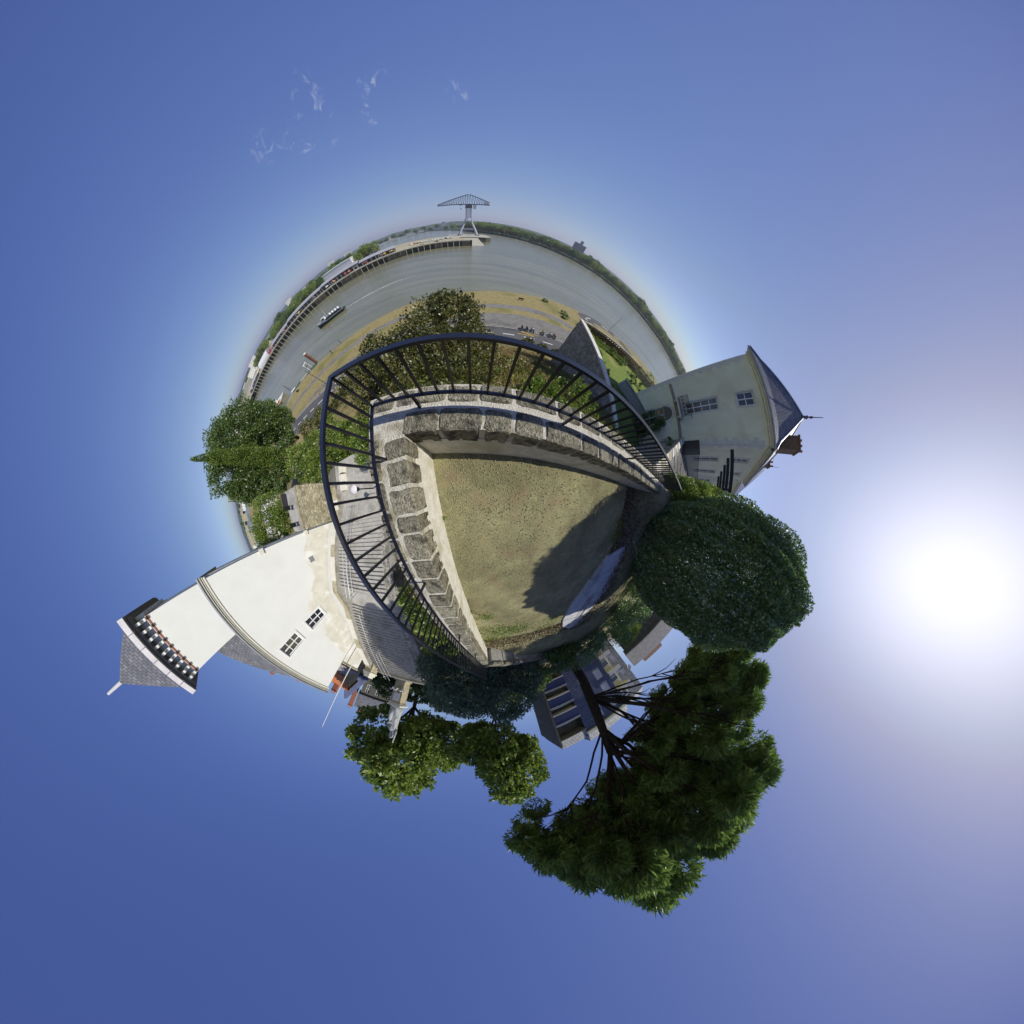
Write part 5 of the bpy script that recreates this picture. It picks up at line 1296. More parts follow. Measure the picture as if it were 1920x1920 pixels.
# ------------------------------------------------------------------ trees and shrubs
def greenery():
    # great rounded evergreen beside the terrace: dense shell of small leaves, lit from behind
    t = thing('evergreen_shrub', 'huge rounded dark evergreen shrub towering over the right side of the terrace', 'shrub', (8.0, -1.9, 0.0))
    m = MB()
    for k in range(7):
        a = k*0.9; limb(m, (8.0+0.3*math.cos(a), -1.9+0.3*math.sin(a), 0), (8.0+1.5*math.cos(a), -1.9+1.6*math.sin(a), rnd.uniform(2.5, 4.6)), 0.09, 0.03)
    m.build('trunk', 'bark', t, True)
    n = 270000; D = nrg.normal(size=(n, 3)); D /= np.linalg.norm(D, axis=1, keepdims=True)
    D = D[D[:, 2] > -0.75]; n = len(D)
    az = np.arctan2(D[:, 1], D[:, 0]); ze = np.arccos(D[:, 2])
    lump = 0.055*np.sin(az*7+2.2*np.sin(ze*2.1)+0.6)*np.sin(ze)+0.035*np.sin(az*17+ze*5)*np.sin(ze)+0.03*np.sin(ze*9+az*4)+0.022*np.sin(az*31+ze*13)
    depth = nrg.random(n)**2.2*0.20
    rad = (1+lump-depth)[:, None]
    taper = np.where(D[:, 2] < 0, 1-0.20*(-D[:, 2]), 1.0)[:, None]
    P0 = np.array([8.05, -1.85, 2.55])+D*np.array([2.35, 2.55, 3.75])*rad*np.concatenate([taper, taper, np.ones_like(taper)], 1)
    keep = P0[:, 2] > 0.05; P0 = P0[keep]; D = D[keep]; n = len(P0)
    sprig = nrg.random(n) < 0.012
    P0[sprig] += D[sprig]*(0.02+0.08*nrg.random((sprig.sum(), 1)))
    O0 = D*0.8+np.array([0, 0, -0.5])
    link('crown', leaf_mesh('crown', P0-np.array(t.location), 0.092, O0, 0.40), 'leaf_hedge', t)
    blobs = [(9.6+0.75*i, 0.75+0.16*i, 0.9+0.10*i, 1.0, 0.75, 1.5+0.12*i) for i in range(4)]+[(8.4, 0.75, 0.6, 0.9, 0.7, 1.2)]
    tree('laurel_hedge', 'sunlit laurel hedge between the evergreen shrub and the pergola', 'hedge', (10, 0.8, 0.0), blobs, 30000, 0.11, 'leaf_mid', trunk_r=0.08, aspect=0.42, clump=0.2, fill=0.45, nclump=60, fork=0.3)
    # stone pine: leaning forked trunk, long limbs, needle cushions
    base = Vector((7.7, -14.3, 0.0)); t = thing('stone_pine', 'tall umbrella-crowned stone pine with dark forking limbs at the end of the terrace', 'tree', base)
    m = MB(); F1 = Vector((7.25, -13.2, 4.6)); F2 = Vector((6.9, -13.0, 7.0))
    m.tube([base, (7.75, -14.0, 1.6), (7.6, -13.6, 3.2), F1, F2, (6.5, -12.7, 8.6)], [0.46, 0.42, 0.40, 0.40, 0.30, 0.22], 11)
    C = [(9.0, -10.2, 11.6), (12.3, -9.6, 10.9), (6.2, -10.8, 12.2), (3.6, -11.6, 11.8), (9.4, -13.2, 12.6), (5.6, -13.8, 12.8), (13.0, -11.6, 9.8), (10.8, -8.0, 10.2), (7.6, -9.0, 11.6), (14.2, -9.2, 8.8), (13.6, -7.4, 8.6), (2.2, -12.8, 10.8), (4.4, -10.2, 11.4), (11.2, -11.2, 12.4), (7.8, -11.8, 13.2), (3.0, -10.6, 10.4), (12.4, -8.0, 10.4), (15.0, -11.0, 8.0), (9.6, -8.6, 12.0), (11.0, -13.4, 10.6), (13.4, -13.2, 8.8), (4.6, -12.2, 13.0), (10.2, -9.6, 13.0), (12.6, -7.0, 8.0), (9.5, -11.8, 9.4), (11.2, -10.8, 8.9), (7.4, -12.2, 10.6), (12.6, -11.0, 8.2), (10.2, -12.6, 10.2), (5.8, -12.8, 11.0), (8.8, -10.6, 10.3), (5.0, -10.8, 13.2), (8.4, -10.2, 13.7), (13.8, -8.6, 7.2), (11.6, -9.2, 9.4), (2.4, -11.6, 11.4)]
    ends = []
    for i, c in enumerate(C):
        c = Vector(c); src = (F1 if c.x > 9.5 else F2) if i % 3 else Vector((6.5, -12.7, 8.6))
        mid = src.lerp(c, 0.5)+Vector((0, 0, 0.5 if c.x < 9 else -0.6))
        r0 = 0.17 if i < 9 else 0.08
        m.tube([src, src.lerp(mid, 0.5)+Vector((rnd.uniform(-0.2, 0.2), rnd.uniform(-0.2, 0.2), -0.1)), mid, mid.lerp(c, 0.5), c], [r0, r0*0.85, r0*0.7, r0*0.45, r0*0.2], 7)
        for k in range(5):
            s0 = mid.lerp(c, rnd.uniform(0, 0.9)); e = c+Vector((rnd.uniform(-1.6, 1.6), rnd.uniform(-1.6, 1.6), rnd.uniform(-0.8, 1.0)))
            m.tube([s0, s0.lerp(e, 0.5)+Vector((0, 0, 0.15)), e], [0.05, 0.035, 0.012], 5)
    m.build('trunk', 'pine_bark', t, True)
    # needle tufts gathered in rounded cushions over the upper side of each limb end
    PP = []; OO = []
    for c in C:
        for k in range(9):
            d = nrg.normal(size=3); d /= np.linalg.norm(d); d[2] = abs(d[2])*0.8-0.25
            cc = np.array(c)+d*np.array([1.75, 1.75, 1.2])
            n = 640; q = nrg.normal(size=(n, 3)); q /= np.linalg.norm(q, axis=1, keepdims=True); q[:, 2] = np.where(q[:, 2] < -0.35, -q[:, 2], q[:, 2])
            PP.append(cc+q*np.array([0.85, 0.85, 0.62])*(0.5+0.5*nrg.random((n, 1))**0.5)); OO.append(q*1.6+np.array([0, 0, 0.5]))
    P0 = np.concatenate(PP); O0 = np.concatenate(OO)
    link('crown', leaf_mesh('crown', P0-np.array(base), 0.34, O0, 0.20), 'leaf_pine', t)
    # trees behind the stair head
    a = polar(-113, 28); b = polar(-120, 27.5); c = polar(-103, 29)
    tree('lime_tree', 'broad leafy tree behind the statue, its crown lit yellow-green', 'tree', (*a, 0.3), [(*a, 11, 4.6, 4.2, 4.0), (*b, 9.2, 3.4, 3.2, 4.0), (*c, 9.3, 3.4, 3.2, 3.2), (*polar(-109, 26), 8.4, 3.4, 3, 3.0), (*polar(-116, 25.5), 11.5, 3.2, 3, 2.8)], 24000, 0.50, 'leaf_mid', trunk_r=0.35, group='trees behind the stair head', aspect=0.6, nclump=44, clump=0.24)
    a = polar(-89, 24)
    tree('lime_tree', 'upright leafy tree between the dark bush and the pine, standing apart', 'tree', (*a, 0.3), [(*a, 9.6, 3.0, 3.0, 3.6), (*polar(-84, 24), 11.0, 2.4, 2.4, 3.2), (*polar(-95, 24.5), 8.4, 2.6, 2.4, 2.4), (*polar(-88, 24), 13.2, 2.0, 2.0, 2.0)], 17000, 0.46, 'leaf_mid', trunk_r=0.28, group='trees behind the stair head', aspect=0.6, nclump=36, clump=0.26)
    for i, (az, r, h, w, lab) in enumerate(((-121.5, 30, 3.4, 2.6, 'dark shrubs filling the ground left behind the statue'), (-112, 27, 3.2, 2.8, 'dark shrubs between the statue and the blue-green bush'), (-104, 26, 3.4, 3.0, 'dark shrubs directly behind the blue-green bush'), (-94, 25, 3.6, 2.8, 'dark shrubs under the upright tree behind the bush'), (-84, 24, 3.4, 2.6, 'dark shrubs between the bush and the apartment block'), (-77, 22, 2.6, 2.2, 'low dark shrubs in front of the apartment balconies'))):
        x, y = polar(az, r)
        tree('backdrop_shrub', lab, 'shrub', (x, y, 0.28), [(x, y, 0.3+h*0.55, w, w*0.8, h*0.6), (x+w*0.6, y+0.5, 0.3+h*0.4, w*0.7, w*0.6, h*0.45)], 9000, 0.30, 'leaf_dark', trunk_r=0.1, group='shrubs behind the stair head', nclump=30)
    # dark blue-green bush hard by the end of the railing
    tree('dark_bush', 'dense blue-green bush rising behind the far end of the left railing', 'bush', (-0.8, -9.9, -0.5), [(-1.2, -9.7, 0.9, 2.2, 1.8, 2.2), (0.9, -10.2, 1.6, 1.9, 1.7, 1.9), (-2.6, -9.2, 0.2, 1.5, 1.4, 1.6), (1.9, -9.6, 0.6, 1.3, 1.2, 1.6), (-0.3, -8.6, -0.2, 1.6, 1.1, 1.3)], 60000, 0.13, 'leaf_blue', trunk_r=0.12, clump=0.2, fill=0.55, nclump=90, fork=0.3)
    # shaded undergrowth at the back of the terrace
    for i, (x, y, r, h, lm, lab) in enumerate(((3.9, -9.4, 1.5, 1.3, 'leaf_dark', 'dark undergrowth behind the low end wall, left part'), (6.2, -9.8, 1.9, 1.7, 'leaf_hedge', 'dark undergrowth below the pine, middle part'), (8.6, -8.2, 1.9, 1.8, 'leaf_hedge', 'dark undergrowth between the pine and the evergreen shrub'), (9.2, -5.4, 1.8, 1.6, 'leaf_hedge', 'dark undergrowth beneath the outbuilding wall'), (11.0, -9.6, 1.4, 2.2, 'leaf_mid', 'sunlit yellow-green shrub in front of the outbuilding'))):
        tree('undergrowth_shrub', lab, 'shrub', (x, y, 0.2), [(x, y, 0.3+h*0.45, r, r*0.8, h*0.7), (x+r*0.6, y+0.3, 0.3+h*0.3, r*0.7, r*0.6, h*0.5)], 9000, 0.12, lm, trunk_r=0.06, group='shrubs in the shade behind the terrace', nclump=26)
    # slope below the long parapet
    sl = [
        ('slope_tree', 'tall olive-leaved tree on the slope, its top breaking above the railing', (-2.4, 11.2), [(-2.4, 11.0, -4.6, 3.2, 3.0, 2.7), (-3.9, 10.2, -4.2, 2.3, 2.2, 2.2), (-1.6, 12.2, -3.2, 1.5, 1.4, 1.4), (-2.6, 12.8, -2.6, 0.9, 0.8, 0.9), (-0.6, 11.0, -5.2, 1.9, 1.9, 1.8)], 26000, 0.17, 'leaf_olive'),
        ('slope_tree', 'spreading olive-leaved tree below the parapet corner', (-6.0, 8.4), [(-5.6, 8.6, -4.3, 2.5, 2.3, 2.3), (-7.6, 8.0, -4.0, 1.7, 1.6, 1.5), (-6.9, 6.6, -5.4, 2.0, 2.0, 1.7)], 12000, 0.18, 'leaf_olive'),
        ('slope_shrub', 'olive-green shrub close under the parapet, seen through the railing bars', (-2.6, 6.0), [(-2.4, 6.2, -4.2, 2.3, 2.0, 1.7), (-4.6, 5.2, -4.6, 1.8, 1.6, 1.5), (-0.6, 6.4, -4.4, 1.6, 1.6, 1.4), (-2.2, 4.0, -3.6, 1.7, 1.2, 1.1), (-4.4, 3.2, -4.4, 1.5, 1.3, 1.2)], 20000, 0.15, 'leaf_olive'),
        ('slope_shrub', 'bright green shrub beyond the parapet corner', (-7.9, 4.6), [(-7.6, 4.8, -5.4, 1.8, 1.7, 1.6), (-8.8, 3.8, -6.0, 1.3, 1.3, 1.2), (-6.6, 3.4, -6.0, 1.4, 1.3, 1.3)], 10000, 0.15, 'leaf_bright'),
        ('slope_shrub', 'feathery green shrub on the dry slope to the right', (3.6, 5.2), [(3.4, 5.4, -4.0, 1.1, 1.0, 1.0), (4.4, 4.6, -3.8, 0.9, 0.8, 1.0), (2.6, 4.2, -3.6, 0.8, 0.7, 0.7)], 8000, 0.15, 'leaf_bright'),
        ('slope_shrub', 'tall feathery green shrub standing against the shaded retaining wall', (6.3, 6.4), [(6.0, 6.6, -4.4, 1.3, 1.2, 1.5), (7.2, 5.4, -4.6, 1.2, 1.1, 1.3), (5.2, 4.6, -4.2, 0.9, 0.9, 1.0)], 10000, 0.15, 'leaf_bright'),
        ('slope_shrub', 'dark shrub in the shade at the foot of the retaining wall', (8.6, 4.4), [(8.6, 4.4, -5.0, 1.5, 1.4, 1.3), (7.0, 3.0, -4.0, 1.2, 0.9, 1.0), (9.6, 3.2, -4.6, 1.2, 1.0, 1.3)], 9000, 0.14, 'leaf_dark'),
        ('slope_shrub', 'straw-coloured shrub on the dry slope beyond the middle of the railing', (1.6, 8.8), [(1.6, 9.0, -5.9, 1.7, 1.5, 0.9), (3.4, 9.6, -6.2, 1.5, 1.3, 0.8), (0.9, 6.8, -4.9, 1.2, 1.0, 0.7)], 9000, 0.17, 'leaf_yellow'),
        ('slope_shrub', 'pale yellow shrub lower down the dry slope', (5.6, 12.6), [(5.4, 12.6, -7.8, 1.9, 1.6, 0.9), (7.6, 11.4, -7.4, 1.5, 1.3, 0.9)], 7000, 0.18, 'leaf_yellow'),
        ('slope_shrub', 'green shrub at the brink of the slope near the lamp post', (13.5, 34.0), [(10.0, 33.0, -15.9, 1.6, 1.2, 1.3), (13.5, 33.6, -16.4, 1.6, 1.2, 1.2), (17.5, 34.5, -16.8, 1.4, 1.1, 1.2)], 5000, 0.28, 'leaf_olive'),
        ('slope_shrub', 'yellowish shrub outside the left parapet beside the stair', (-3.4, -3.2), [(-3.2, -3.2, -3.4, 1.2, 1.3, 0.9), (-2.6, -4.8, -2.3, 0.9, 1.2, 0.8)], 6500, 0.13, 'leaf_yellow'),
        ('slope_shrub', 'leafy green shrub outside the left parapet below the lower balusters', (-2.6, -6.6), [(-2.8, -6.4, -1.5, 1.2, 1.5, 1.0), (-4.0, -6.0, -2.4, 1.1, 1.2, 0.8), (-2.4, -8.0, -0.8, 1.2, 1.2, 0.9)], 8500, 0.13, 'leaf_mid'),
        ('slope_shrub', 'bright shrubs below the stair foot seen past the railing corner', (-14.5, 6.5), [(-12.5, 6.4, -7.4, 2.0, 1.7, 1.6), (-15.2, 6.2, -7.2, 2.0, 1.6, 2.0), (-18.0, 5.4, -7.4, 2.0, 1.7, 1.9), (-20.5, 4.2, -7.6, 1.8, 1.6, 1.7)], 16000, 0.19, 'leaf_bright'),
        ('slope_shrub', 'grey-green thicket between the lower street and the road', (-24, 9), [(-23.0, 8.2, -8.4, 2.6, 2.2, 2.4), (-27.0, 8.0, -8.2, 2.6, 2.2, 2.8), (-20.0, 9.5, -9.2, 2.4, 2.2, 1.9), (-30.5, 7.0, -8.6, 2.4, 2.2, 2.6)], 14000, 0.24, 'leaf_mid'),
        ('slope_shrub', 'low olive thicket along the roadside below the hill', (-34, 18), [(-32.0, 18.5, -13.4, 3.0, 2.4, 2.2), (-37, 17, -13.0, 3.0, 2.4, 2.4), (-28, 21, -14.2, 2.6, 2.2, 1.8)], 8000, 0.3, 'leaf_olive'),
    ]
    for nm, lab, (x, y), bl, n, sz, lm in sl:
        u = x*math.cos(T5)+y*math.sin(T5); v = -x*math.sin(T5)+y*math.cos(T5)
        z = hill_z(x, y) if not (x < -1 and y < 1) else stair_z(v)-0.3
        tree(nm, lab, 'tree' if nm == 'slope_tree' else 'shrub', (x, y, z), bl, n, sz, lm, trunk_r=0.12 if nm == 'slope_tree' else 0.05, group='trees and shrubs on the slope', aspect=0.6, nclump=40, clump=0.26, fill=0.3)
    # trees left of the stair foot
    def at(az, r): return polar(az, r)
    tree('oak_tree', 'large dark spreading tree beyond the lower street, left of the cypress', 'tree', (*at(158.5, 43), -11), [(*at(158.5, 43), -0.6, 4.4, 4.4, 5.0), (*at(156.0, 43), -3.5, 3.6, 3.6, 4.2), (*at(161.5, 42), 0.6, 3.8, 3.6, 4.6), (*at(154.6, 42), -6.0, 2.6, 2.6, 2.6), (*at(160, 41), -6.2, 4.2, 3.8, 3.2)], 46000, 0.34, 'leaf_dark', trunk_r=0.4, group='trees below the stair', nclump=44)
    tree('oak_tree', 'large dark tree beyond the lower street, right of the cypress', 'tree', (*at(169, 41), -10), [(*at(168.5, 41), 1.6, 3.2, 3.2, 3.9), (*at(170.5, 40), -1.5, 3.2, 3.2, 3.6), (*at(172.2, 40), -0.6, 1.9, 1.9, 3.0), (*at(169.5, 39), -5.4, 3.4, 3.0, 3.2)], 34000, 0.34, 'leaf_dark', trunk_r=0.35, group='trees below the stair', nclump=40)
    c = at(164.6, 38)
    tree('cypress', 'tall narrow bright green cypress between two dark trees', 'tree', (*c, -10), [(c[0], c[1], -5.5, 1.9, 1.9, 4.6), (c[0], c[1], -1.5, 1.7, 1.7, 4.6), (c[0], c[1], 2.2, 1.1, 1.1, 3.4), (c[0], c[1], 4.6, 0.5, 0.5, 2.3)], 36000, 0.24, 'leaf_bright', trunk_r=0.2, group='trees below the stair', aspect=0.3, nclump=60, clump=0.2, fill=0.5)
    tree('acacia_tree', 'bright yellow-green tree between the yard and the river roofs', 'tree', (*at(180, 31), -10), [(*at(178, 31), -2.6, 2.3, 2.6, 2.4), (*at(182, 31), -2.2, 2.3, 2.6, 2.6), (*at(185.5, 30), -1.8, 2.0, 2.2, 2.3), (*at(181, 28.5), -4.4, 2.0, 2.4, 1.8)], 16000, 0.24, 'leaf_bright', trunk_r=0.2, group='trees below the stair', nclump=40)
    # loose ground cover
    def scatter(name, lab, pts, size, m, kind='stuff', aspect=0.4, outz=1.0):
        P0 = np.array(pts); O0 = np.tile(np.array([0, 0, outz]), (len(P0), 1))
        o = link(name, leaf_mesh(name, P0, size, O0, aspect), m); o['kind'] = kind; o['label'] = lab; o['category'] = name.replace('_', ' ')
    g = []
    for _ in range(26000):
        x = rnd.uniform(-1.0, 10.8); y = 1.3+(rnd.random()**1.4)*24
        g.append((x, y, hill_z(x, y)+rnd.uniform(0.02, 0.35)))
    scatter('dry_grass', 'straw-coloured long grass covering the slope below the parapet', g, 0.42, 'leaf_straw', aspect=0.12)
    g = []
    for _ in range(9000):
        x = rnd.uniform(-9, 10.8); y = 1.2+(rnd.random()**1.6)*14
        g.append((x, y, hill_z(x, y)+rnd.uniform(0.02, 0.5)))
    scatter('slope_weeds', 'green weeds growing through the dry grass on the slope', g, 0.30, 'leaf_bright', aspect=0.3)
    g = []
    for _ in range(9000):
        x = 4.0+abs(rnd.gauss(0, 0.9)); y = rnd.uniform(-8.2, 0.35)
        if x > 3.3+0.25*abs(y+2): g.append((min(x, 7), y, 0.03+0.12*sm((x-4.3)/1.6)+0.5*sm((x-4.6)/1.2)*sm((y+0.9)/1.0)))
    for _ in range(5200):
        x = rnd.uniform(0.0, 8); y = -5.2-abs(rnd.gauss(0, 0.8)); g.append((x, y, 0.03+0.35*sm((-6.6-y)/1.2)))
    scatter('leaf_litter', 'brown fallen leaves drifted along the edge of the terrace', g, 0.06, 'leaf_litter', aspect=0.6)
    g = []
    for cx, cy, s, n in ((0.55, -4.35, 0.45, 900), (1.1, -4.6, 0.35, 500), (0.1, -3.3, 0.16, 160), (-0.35, -3.0, 0.10, 90), (-0.62, -0.45, 0.05, 60), (2.6, -4.4, 0.3, 260), (0.25, -5.2, 0.4, 500), (4.1, -1.1, 0.22, 420), (4.0, -0.7, 0.15, 200), (2.4, -5.0, 0.3, 220)):
        for _ in range(n): g.append((rnd.gauss(cx, s), rnd.gauss(cy, s*0.6), rnd.uniform(0.005, 0.045)))
    scatter('terrace_weeds', 'patches of low green weeds on the sandy terrace', g, 0.055, 'leaf_mid', aspect=0.35)

def terrace_things():
    # loose grit and twigs on the sand
    g = []
    for _ in range(5200):
        x = -0.6+abs(rnd.gauss(0, 1.9)); y = 0.5-abs(rnd.gauss(0, 2.2)); g.append((x, y, 0.012+0.012*math.sin(x*2.3)*math.cos(y*1.9)))
    n = len(g); C0 = np.array(g); r = (0.004+0.010*nrg.random(n)**3)[:, None]
    K = np.array([(1, 0, 0), (-1, 0, 0), (0, 1, 0), (0, -1, 0), (0, 0, 0.8), (0, 0, -0.8)]); V = (C0[:, None, :]+K[None]*r[:, None, :]*(0.6+0.8*nrg.random((n, 6, 1)))).reshape(-1, 3)
    T = np.array([(0, 2, 4), (2, 1, 4), (1, 3, 4), (3, 0, 4), (2, 0, 5), (1, 2, 5), (3, 1, 5), (0, 3, 5)]); F = (np.arange(n)[:, None, None]*6+T[None]).reshape(-1, 3)
    o = link('gravel', npmesh('gravel', V, F), 'warm_stone'); o['kind'] = 'stuff'; o['label'] = 'loose grit and pebbles scattered over the sandy terrace'; o['category'] = 'gravel'
    # old concrete apron lying in the shade, broken into slabs
    t = thing('concrete_apron', 'worn grey concrete apron of irregular slabs lying in the shrub shade', 'paving', (4.6, -4.2, 0.02))
    polys = [[(3.87, -1.78), (4.7, -1.62), (4.5, -2.5), (3.45, -2.55)], [(4.73, -1.60), (5.6, -1.56), (5.7, -2.3), (4.54, -2.5)], [(3.42, -2.58), (4.5, -2.53), (4.3, -3.6), (3.12, -3.5)], [(4.54, -2.53), (5.72, -2.33), (6.1, -3.2), (4.34, -3.6)], [(3.1, -3.54), (4.3, -3.63), (4.45, -5.3), (3.25, -4.95)], [(4.34, -3.64), (6.12, -3.24), (6.7, -5.0), (4.5, -5.3)], [(3.27, -4.99), (4.46, -5.34), (5.0, -6.7), (4.4, -6.55), (3.6, -5.8)], [(4.5, -5.34), (6.72, -5.04), (7.1, -6.3), (5.6, -6.75), (5.04, -6.7)]]
    for p in polys: MB().poly(p[::-1], -0.03, 0.045+rnd.uniform(0, 0.03)).build('slab', 'concrete_slab', t)
    # low rough wall closing the far end
    w = thing('low_end_wall', 'low rough stone wall closing the far end of the terrace', 'wall', (2, -7.4, 0))
    A, B = Vector((0.1, -6.62)), Vector((4.9, -10.2))
    for k in range(9):
        p, q = A.lerp(B, k/9+0.004), A.lerp(B, (k+1)/9-0.004); n = Vector((B-A)).normalized(); nn = Vector((-n.y, n.x))
        top = 0.62-0.02*k+rnd.uniform(-0.03, 0.03)
        V = [(*(p-nn*0.2), 0.0), (*(q-nn*0.2), 0.0), (*(q+nn*0.2), 0.0), (*(p+nn*0.2), 0.0), (*(p-nn*0.18), top), (*(q-nn*0.18), top+0.01), (*(q+nn*0.18), top), (*(p+nn*0.18), top-0.01)]
        b = MB(); b.hexa(V); b.build('wall_course', 'grey_stone', w)
        c = [(p-nn*0.24), (q-nn*0.24), (q+nn*0.24), (p+nn*0.24)]
        stone('coping_stone', [tuple(x) for x in c], top+0.012, top+0.12, w)
    # drying litter pile with a pale bare branch
    b = thing('fallen_branch', 'pale fallen branch lying under the evergreen shrub', 'branch', (5.9, -1.6, 0.1))
    m = MB(); limb(m, (5.4, -1.4, 0.12), (6.3, -2.3, 0.35), 0.03, 0.01, 6); limb(m, (5.8, -1.8, 0.2), (6.1, -1.3, 0.4), 0.015, 0.006, 4); m.build('twig', 'weathered_wood', b)
cream_house(); garden(); greenery(); terrace_things()

# ------------------------------------------------------------------ across the river
QE, QW = Vector((-18.0, 299.0)), Vector((-350.0, 196.0))
QD = (QW-QE).normalized(); QB = Vector((QD.y, -QD.x))          # along the wharf, and inland from it
if QB.y < 0: QB = -QB
def qp(s, b, z=None):
    p = QE+QD*s+QB*b
    return (p.x, p.y) if z is None else (p.x, p.y, z)
QA = math.degrees(math.atan2(QD.y, QD.x))
class QF:
    """wharf axes: a along the wharf westwards, d towards the river, h up"""
    def p(s, a, d, h): return qp(a, -d, h)
qf = QF()

def far_side():
    # island behind the wharf
    struct(MB().poly([qp(-2, 0.5), qp(3, 110), qp(120, 190), qp(420, 260), qp(1500, 400), qp(1500, -40), qp(700, -6), qp(347, 0.5)], ZF).build('island_ground', 'quay_sand'))
    m = MB(); e = [qp(-2, 0.5), qp(3, 110), qp(120, 190), qp(420, 260)]
    for a, b in zip(e, e[1:]): m.quad((*a, ZF), (*b, ZF), (*b, ZW-1), (*a, ZW-1))
    struct(m.build('island_bank', 'mud'))
    # far shores: low banks that rise inland
    def bank(name, pts, depth, z1, m):
        V = []; n = len(pts); rows = [(0, ZW-0.4), (7, ZW+1.0), (22, ZW+3.0), (depth*0.35, ZW+3.6), (depth, z1)]
        for (x, y) in pts:
            d = Vector((x, y)).normalized()
            for o, z in rows: V.append((x+d.x*o, y+d.y*o, z))
        k = len(rows); F = [(i*k+j, (i+1)*k+j, (i+1)*k+j+1, i*k+j+1) for i in range(n-1) for j in range(k-1)]
        me = bpy.data.meshes.new(name); me.from_pydata(V, [], F); me.update(); struct(link(name, me, m))
    right = [(1500, 350), (1000, 400), (720, 440), (590, 480), (470, 490), (403, 500), (338, 540), (264, 580), (187, 590), (99, 625), (40, 660), (-10, 700), (-60, 800), (-120, 950)]
    bank('far_bank_right', right, 1800, 12, 'far_green')
    left = [(-120, 955), (-230, 1150), (-420, 1350), (-800, 1500), (-1500, 1500)]
    bank('far_bank_left', left, 1500, -2, 'far_green')
    bank('island_far_shore', [(-1500, 1100), (-1500, 600), (-1450, 200), (-1400, -150), (-1200, -420)], 900, 0, 'far_green')
    # muddy shoreline strips at low tide
    V = []; F = []
    for i, (x, y) in enumerate(right[3:13]):
        d = Vector((x, y)).normalized(); V += [(x-d.x*9, y-d.y*9, ZW+0.05), (x+d.x*3, y+d.y*3, ZW+0.75)]
    F = [(2*i, 2*i+2, 2*i+3, 2*i+1) for i in range(9)]
    me = bpy.data.meshes.new('mud_shore'); me.from_pydata(V, [], F); me.update(); struct(link('mud_shore', me, 'mud'))
    # hills on the horizon
    V = []; N = 120; a0, a1 = 20, 205
    for i in range(N+1):
        az = a0+(a1-a0)*i/N; h = 3+5*math.sin(az*0.21)+4*math.sin(az*0.53+1)+3*math.sin(az*1.7)
        if az < 75: h += 16*(1-(az-20)/55)
        for r, z in ((2300, ZW), (2700, h*0.6), (3200, h), (3700, ZW)): V.append((*polar(az, r), z))
    F = [(i*4+j, (i+1)*4+j, (i+1)*4+j+1, i*4+j+1) for i in range(N) for j in range(3)]
    me = bpy.data.meshes.new('hills'); me.from_pydata(V, [], F); me.update(); struct(link('hills', me, 'far_hill'))

def wharf():
    t = thing('wharf', 'long dark concrete wharf on piles across the river', 'wharf', qp(160, 0, ZW))
    L = 348
    q = MB(); q.fbox(qf, 0, L, -3.2, 0.0, ZF-0.9, ZF+0.02); q.build('deck_edge', 'quay_concrete', t)
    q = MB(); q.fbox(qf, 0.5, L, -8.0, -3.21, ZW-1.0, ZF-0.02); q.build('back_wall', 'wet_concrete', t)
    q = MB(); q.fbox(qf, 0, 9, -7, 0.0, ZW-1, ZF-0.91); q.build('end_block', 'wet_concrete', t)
    me = None; a = 12.0; sp = 6.2
    for i in range(int((L-12)/sp)):
        p = qp(a+i*sp, 0.25)
        if me is None:
            b = MB(); b.tube([(0, 0, ZW-1), (0, 0, ZF-0.9)], 0.36, 8); me = bpy.data.meshes.new('pile'); me.from_pydata(b.v, [], b.f); me.update()
        o = link('pile', me, 'quay_concrete', t, (p[0]-t.location.x, p[1]-t.location.y, -t.location.z))
        if i % 2 == 0:
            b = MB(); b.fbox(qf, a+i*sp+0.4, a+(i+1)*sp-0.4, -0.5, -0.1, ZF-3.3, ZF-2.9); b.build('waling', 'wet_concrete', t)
    for s0, n in ((70, 10), (118, 12), (165, 8), (30, 5)):
        for i in range(n):
            p = s0+i*2.0; b = MB(); b.fbox(qf, p-0.15, p+0.15, 0.02, 0.4, ZW-0.5, ZF-0.6); b.build('fender', 'weathered_wood', t)
        b = MB()
        for z in (ZW+1.6, ZW+3.4): b.fbox(qf, s0-0.5, s0+n*2.0-1.5, 0.42, 0.6, z, z+0.3)
        b.build('fender_beam', 'weathered_wood', t)
    # slipway beside the end block
    s = thing('slipway', 'pale sloping stone slipway at the end of the wharf below the crane', 'slipway', qp(-8, 8, ZW))
    b = MB(); b.hexa([qp(-20, 4, ZW-0.6), qp(-0.3, 2, ZW-0.6), qp(-0.3, 45, ZW-0.6), qp(-20, 45, ZW-0.6), qp(-18, 6, ZW-0.2), qp(-0.3, 4, ZW+0.2), qp(-0.3, 45, ZF-0.1), qp(-20, 45, ZF-0.1)]); b.build('slope', 'quay_concrete', s)
    s = thing('pier_head', 'dark masonry pier head beyond the slipway under the crane', 'pier', (-14, 380, ZW))
    b = MB(); b.poly([(-60, 452), (-52, 352), (-2, 372), (4, 396), (-6, 452)], ZW-1, ZF-0.4); b.build('masonry', 'wet_concrete', s)
    b = MB(); b.poly([(-60.5, 452.5), (-52.4, 351.4), (-1.6, 371.4), (4.6, 396), (-5.6, 452.5)], ZF-0.39, ZF+0.02); b.build('coping', 'quay_concrete', s)

